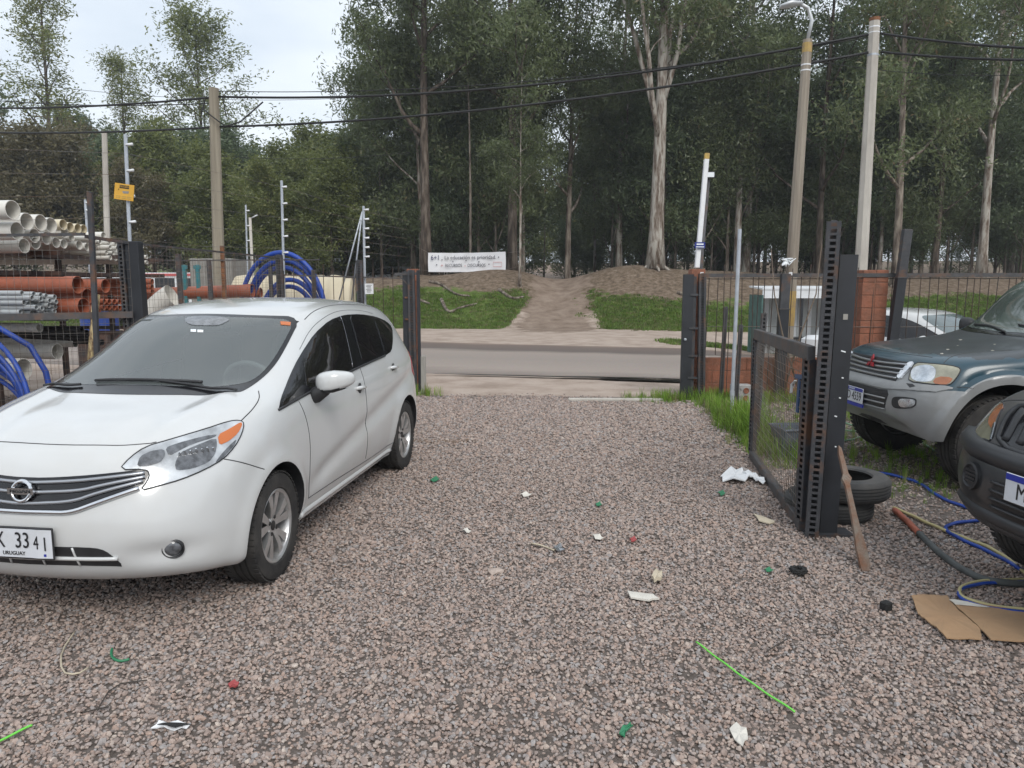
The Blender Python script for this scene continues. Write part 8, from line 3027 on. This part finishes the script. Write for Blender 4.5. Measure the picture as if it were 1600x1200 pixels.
flat('paper_scrap', 'pale scrap pressed into the gravel at the picture bottom', [(1138, 1140), (1150, 1134), (1166, 1140), (1170, 1158), (1160, 1168), (1146, 1156)], 'paper', 'paper', .004, .012, .012)
flat('black_white_wrapper', 'torn black and white wrapper on the gravel before the hatchback', [(236, 1138), (250, 1131), (280, 1130), (299, 1134), (292, 1141), (270, 1143), (255, 1140)], 'white_flat', 'wrapper', .003, .014, .015)
flat('black_fold', 'black fold of the torn wrapper', [(246, 1132), (268, 1129), (298, 1132), (275, 1136)], 'rubber', 'wrapper', .003, .030)
flat('red_scrap', 'small red plastic scrap on the gravel', [(356, 1070), (366, 1066), (374, 1069), (368, 1076), (358, 1076)], 'red_plastic', 'scrap', .006, .014, .01)
flat('red_scrap', 'tiny red scrap beside the middle of the drive', [(984, 843), (992, 840), (995, 845), (987, 848)], 'red_plastic', 'scrap', .006, .014, .01)
for k, (lab, pix) in enumerate((('curled green plastic scrap at the picture bottom', [(967, 1147), (972, 1138), (984, 1133), (990, 1136), (980, 1143), (977, 1153), (970, 1152)]), ('green plastic scrap by the gate leaf', [(1122, 770), (1130, 768), (1134, 772), (1126, 776)]),
                                ('green plastic crumb in the drive beyond the boards', [(930, 788), (938, 786), (940, 790), (932, 792)]), ('green plastic crumb beside the rear wheel', [(672, 751), (682, 746), (686, 750), (676, 754)]), ('green plastic scrap before the gate post', [(1194, 891), (1202, 889), (1208, 893), (1198, 895)]))):
    flat('green_scrap', lab, pix, 'green_plastic', 'scrap', .006, .016, .012)
ground_tube('green_strap', 'bright green plastic strap lying across the gravel', [(1088, 1003), (1130, 1035), (1175, 1068), (1242, 1112)], .0042, 'green_strap', 'strap', z=.022, n=6)
ground_tube('green_strap', 'bright green plastic strap cut by the picture corner', [(-30, 1172), (10, 1152), (50, 1133)], .0045, 'green_strap', 'strap', z=.022, n=6)
ground_tube('green_scrap', 'bent green plastic strip in front of the hatchback', [(175, 1014), (173, 1024), (182, 1034), (202, 1030)], .006, 'green_plastic', 'scrap', z=.02, n=6)
ground_tube('straw_stalk', 'bent pale straw stalk in front of the hatchback', [(117, 987), (95, 1018), (96, 1050), (120, 1055), (138, 1043)], .004, 'straw', 'stalk', z=.022, smooth=1, n=6)
for k, (lab, pts) in enumerate((('black bent twig on the gravel before the hatchback', [(152, 1110), (175, 1070), (230, 1063)]), ('short black twig below the bent one', [(132, 1113), (170, 1104)]), ('dark twig lying right of the green strap', [(1198, 1018), (1230, 998)]), ('crooked twig before the cardboard', [(1275, 992), (1312, 990), (1306, 972), (1298, 966)]))):
    ground_tube('twig', lab, pts, .0028, 'twig', 'twig', z=.02, smooth=1, n=5)
ground_tube('splinter', 'pale wood splinter beside the foil scrap', [(830, 849), (850, 853), (866, 860)], .006, 'straw', 'splinter', z=.02, smooth=1, n=5)
# black wad and block
wd = MB()
rw_ = random.Random(6)
for k in range(9):
    a = rw_.uniform(0, 6.28)
    p = [Vector((math.cos(a + t) * .045 * rw_.uniform(.5, 1.1), math.sin(a + t) * .035, .012 + .03 * abs(math.sin(t * 1.3 + k)))) for t in np.linspace(0, 4, 7)]
    wd.tube(p, .008, n=5)
tag(wd.build('rubber_tangle', 'rubber', smooth=True, loc=gp_(1247, 899, .004)), 'tangle of black rubber on the gravel before the gate upright', 'rubber tangle')
tag(MB().box((0, 0, .022), (.050, .045, .045), Matrix.Rotation(.5, 3, 'Z')).build('black_cube', 'rubber', bevel=.006, loc=gp_(1384, 953, .008)), 'small black plastic block on the gravel beside the cardboard', 'block')
# a few larger stones
rs = random.Random(13)
stone_src = [o for o in bpy.data.collections['gravel_stones'].objects]
for k, (u, v, s, lab) in enumerate(((1160, 735, .07, 'brown stone holding the white plastic sheet'), (775, 893, .05, 'larger brown stone in the drive'), (680, 690, .0, ''))):
    if not s:
        continue
    o = bpy.data.objects.new('stone', stone_src[k].data)
    o.location = gp_(u, v, s * .3)
    o.scale = (s, s, s * .8)
    link(o)
    tag(o, lab, 'stone')

# grey blue tub behind the mesh, hollow block, concrete sill, reddish stain is soil
tub = empty('plastic_tub', (2.82, 7.25, 0), .1)
tag(tub, 'grey blue plastic tub behind the gate leaf mesh', 'tub')
MB().add([(-.19, -.13, .02), (.19, -.13, .02), (.19, .13, .02), (-.19, .13, .02), (-.23, -.17, .26), (.23, -.17, .26), (.23, .17, .26), (-.23, .17, .26), (-.21, -.15, .26), (.21, -.15, .26), (.21, .15, .26), (-.21, .15, .26), (-.17, -.11, .05), (.17, -.11, .05), (.17, .11, .05), (-.17, .11, .05)],
         [(3, 2, 1, 0), (0, 1, 5, 4), (1, 2, 6, 5), (2, 3, 7, 6), (3, 0, 4, 7), (4, 5, 9, 8), (5, 6, 10, 9), (6, 7, 11, 10), (7, 4, 8, 11), (8, 9, 13, 12), (9, 10, 14, 13), (10, 11, 15, 14), (11, 8, 12, 15), (12, 13, 14, 15)]).build('basin', 'tub_grey', tub)
MB().tube([(-.235, -.175, .262), (.235, -.175, .262), (.235, .175, .262), (-.235, .175, .262)], .012, n=6, closed=True).build('rim', 'tub_grey', tub)
hb = empty('hollow_block', (xat(1157, 10.45), 10.45, 0), .1)
tag(hb, 'grey hollow block with round terracotta holes by the wall foot', 'block')
MB().box((0, 0, .13), (.26, .16, .26)).build('shell', 'block_grey', hb, bevel=.01)
for (x, z) in ((.045, .18), (.045, .075), (-.06, .18), (-.06, .075)):
    MB().lathe([(0, 0), (.040, 0), (.040, .012), (.032, .012), (.030, .004), (0, .004)], (x, -.081, z), (0, -1, 0), n=16).build('hole', 'terracotta' if x > 0 else 'block_grey', hb, smooth=True, angle=40)
sl = MB()
sl.box((1.48, 10.62, .012), (1.35, .10, .05), Matrix.Rotation(-.02, 3, 'Z'))
tag(sl.build('concrete_sill', 'concrete_pale', bevel=.01), 'thin concrete sill set in the gravel across the gateway', 'sill')


# ------------------------------------------------------------------ faint haze volume, added to lift the dark of the wood
hzm = bpy.data.materials.new('haze')
hzm.use_nodes = True
hn = hzm.node_tree
hn.nodes.remove(hn.nodes['Principled BSDF'])
pv = hn.nodes.new('ShaderNodeVolumePrincipled')
pv.inputs['Color'].default_value = (.90, .95, 1.0, 1)
pv.inputs['Density'].default_value = .00095
pv.inputs['Anisotropy'].default_value = .2
hn.links.new(pv.outputs['Volume'], hn.nodes['Material Output'].inputs['Volume'])
MATS['haze'] = hzm
tag(MB().box((0, 60, 14), (460, 320, 40)).build('haze', 'haze'), 'faint pale haze added to lighten the dark wood', 'haze', kind='stuff')
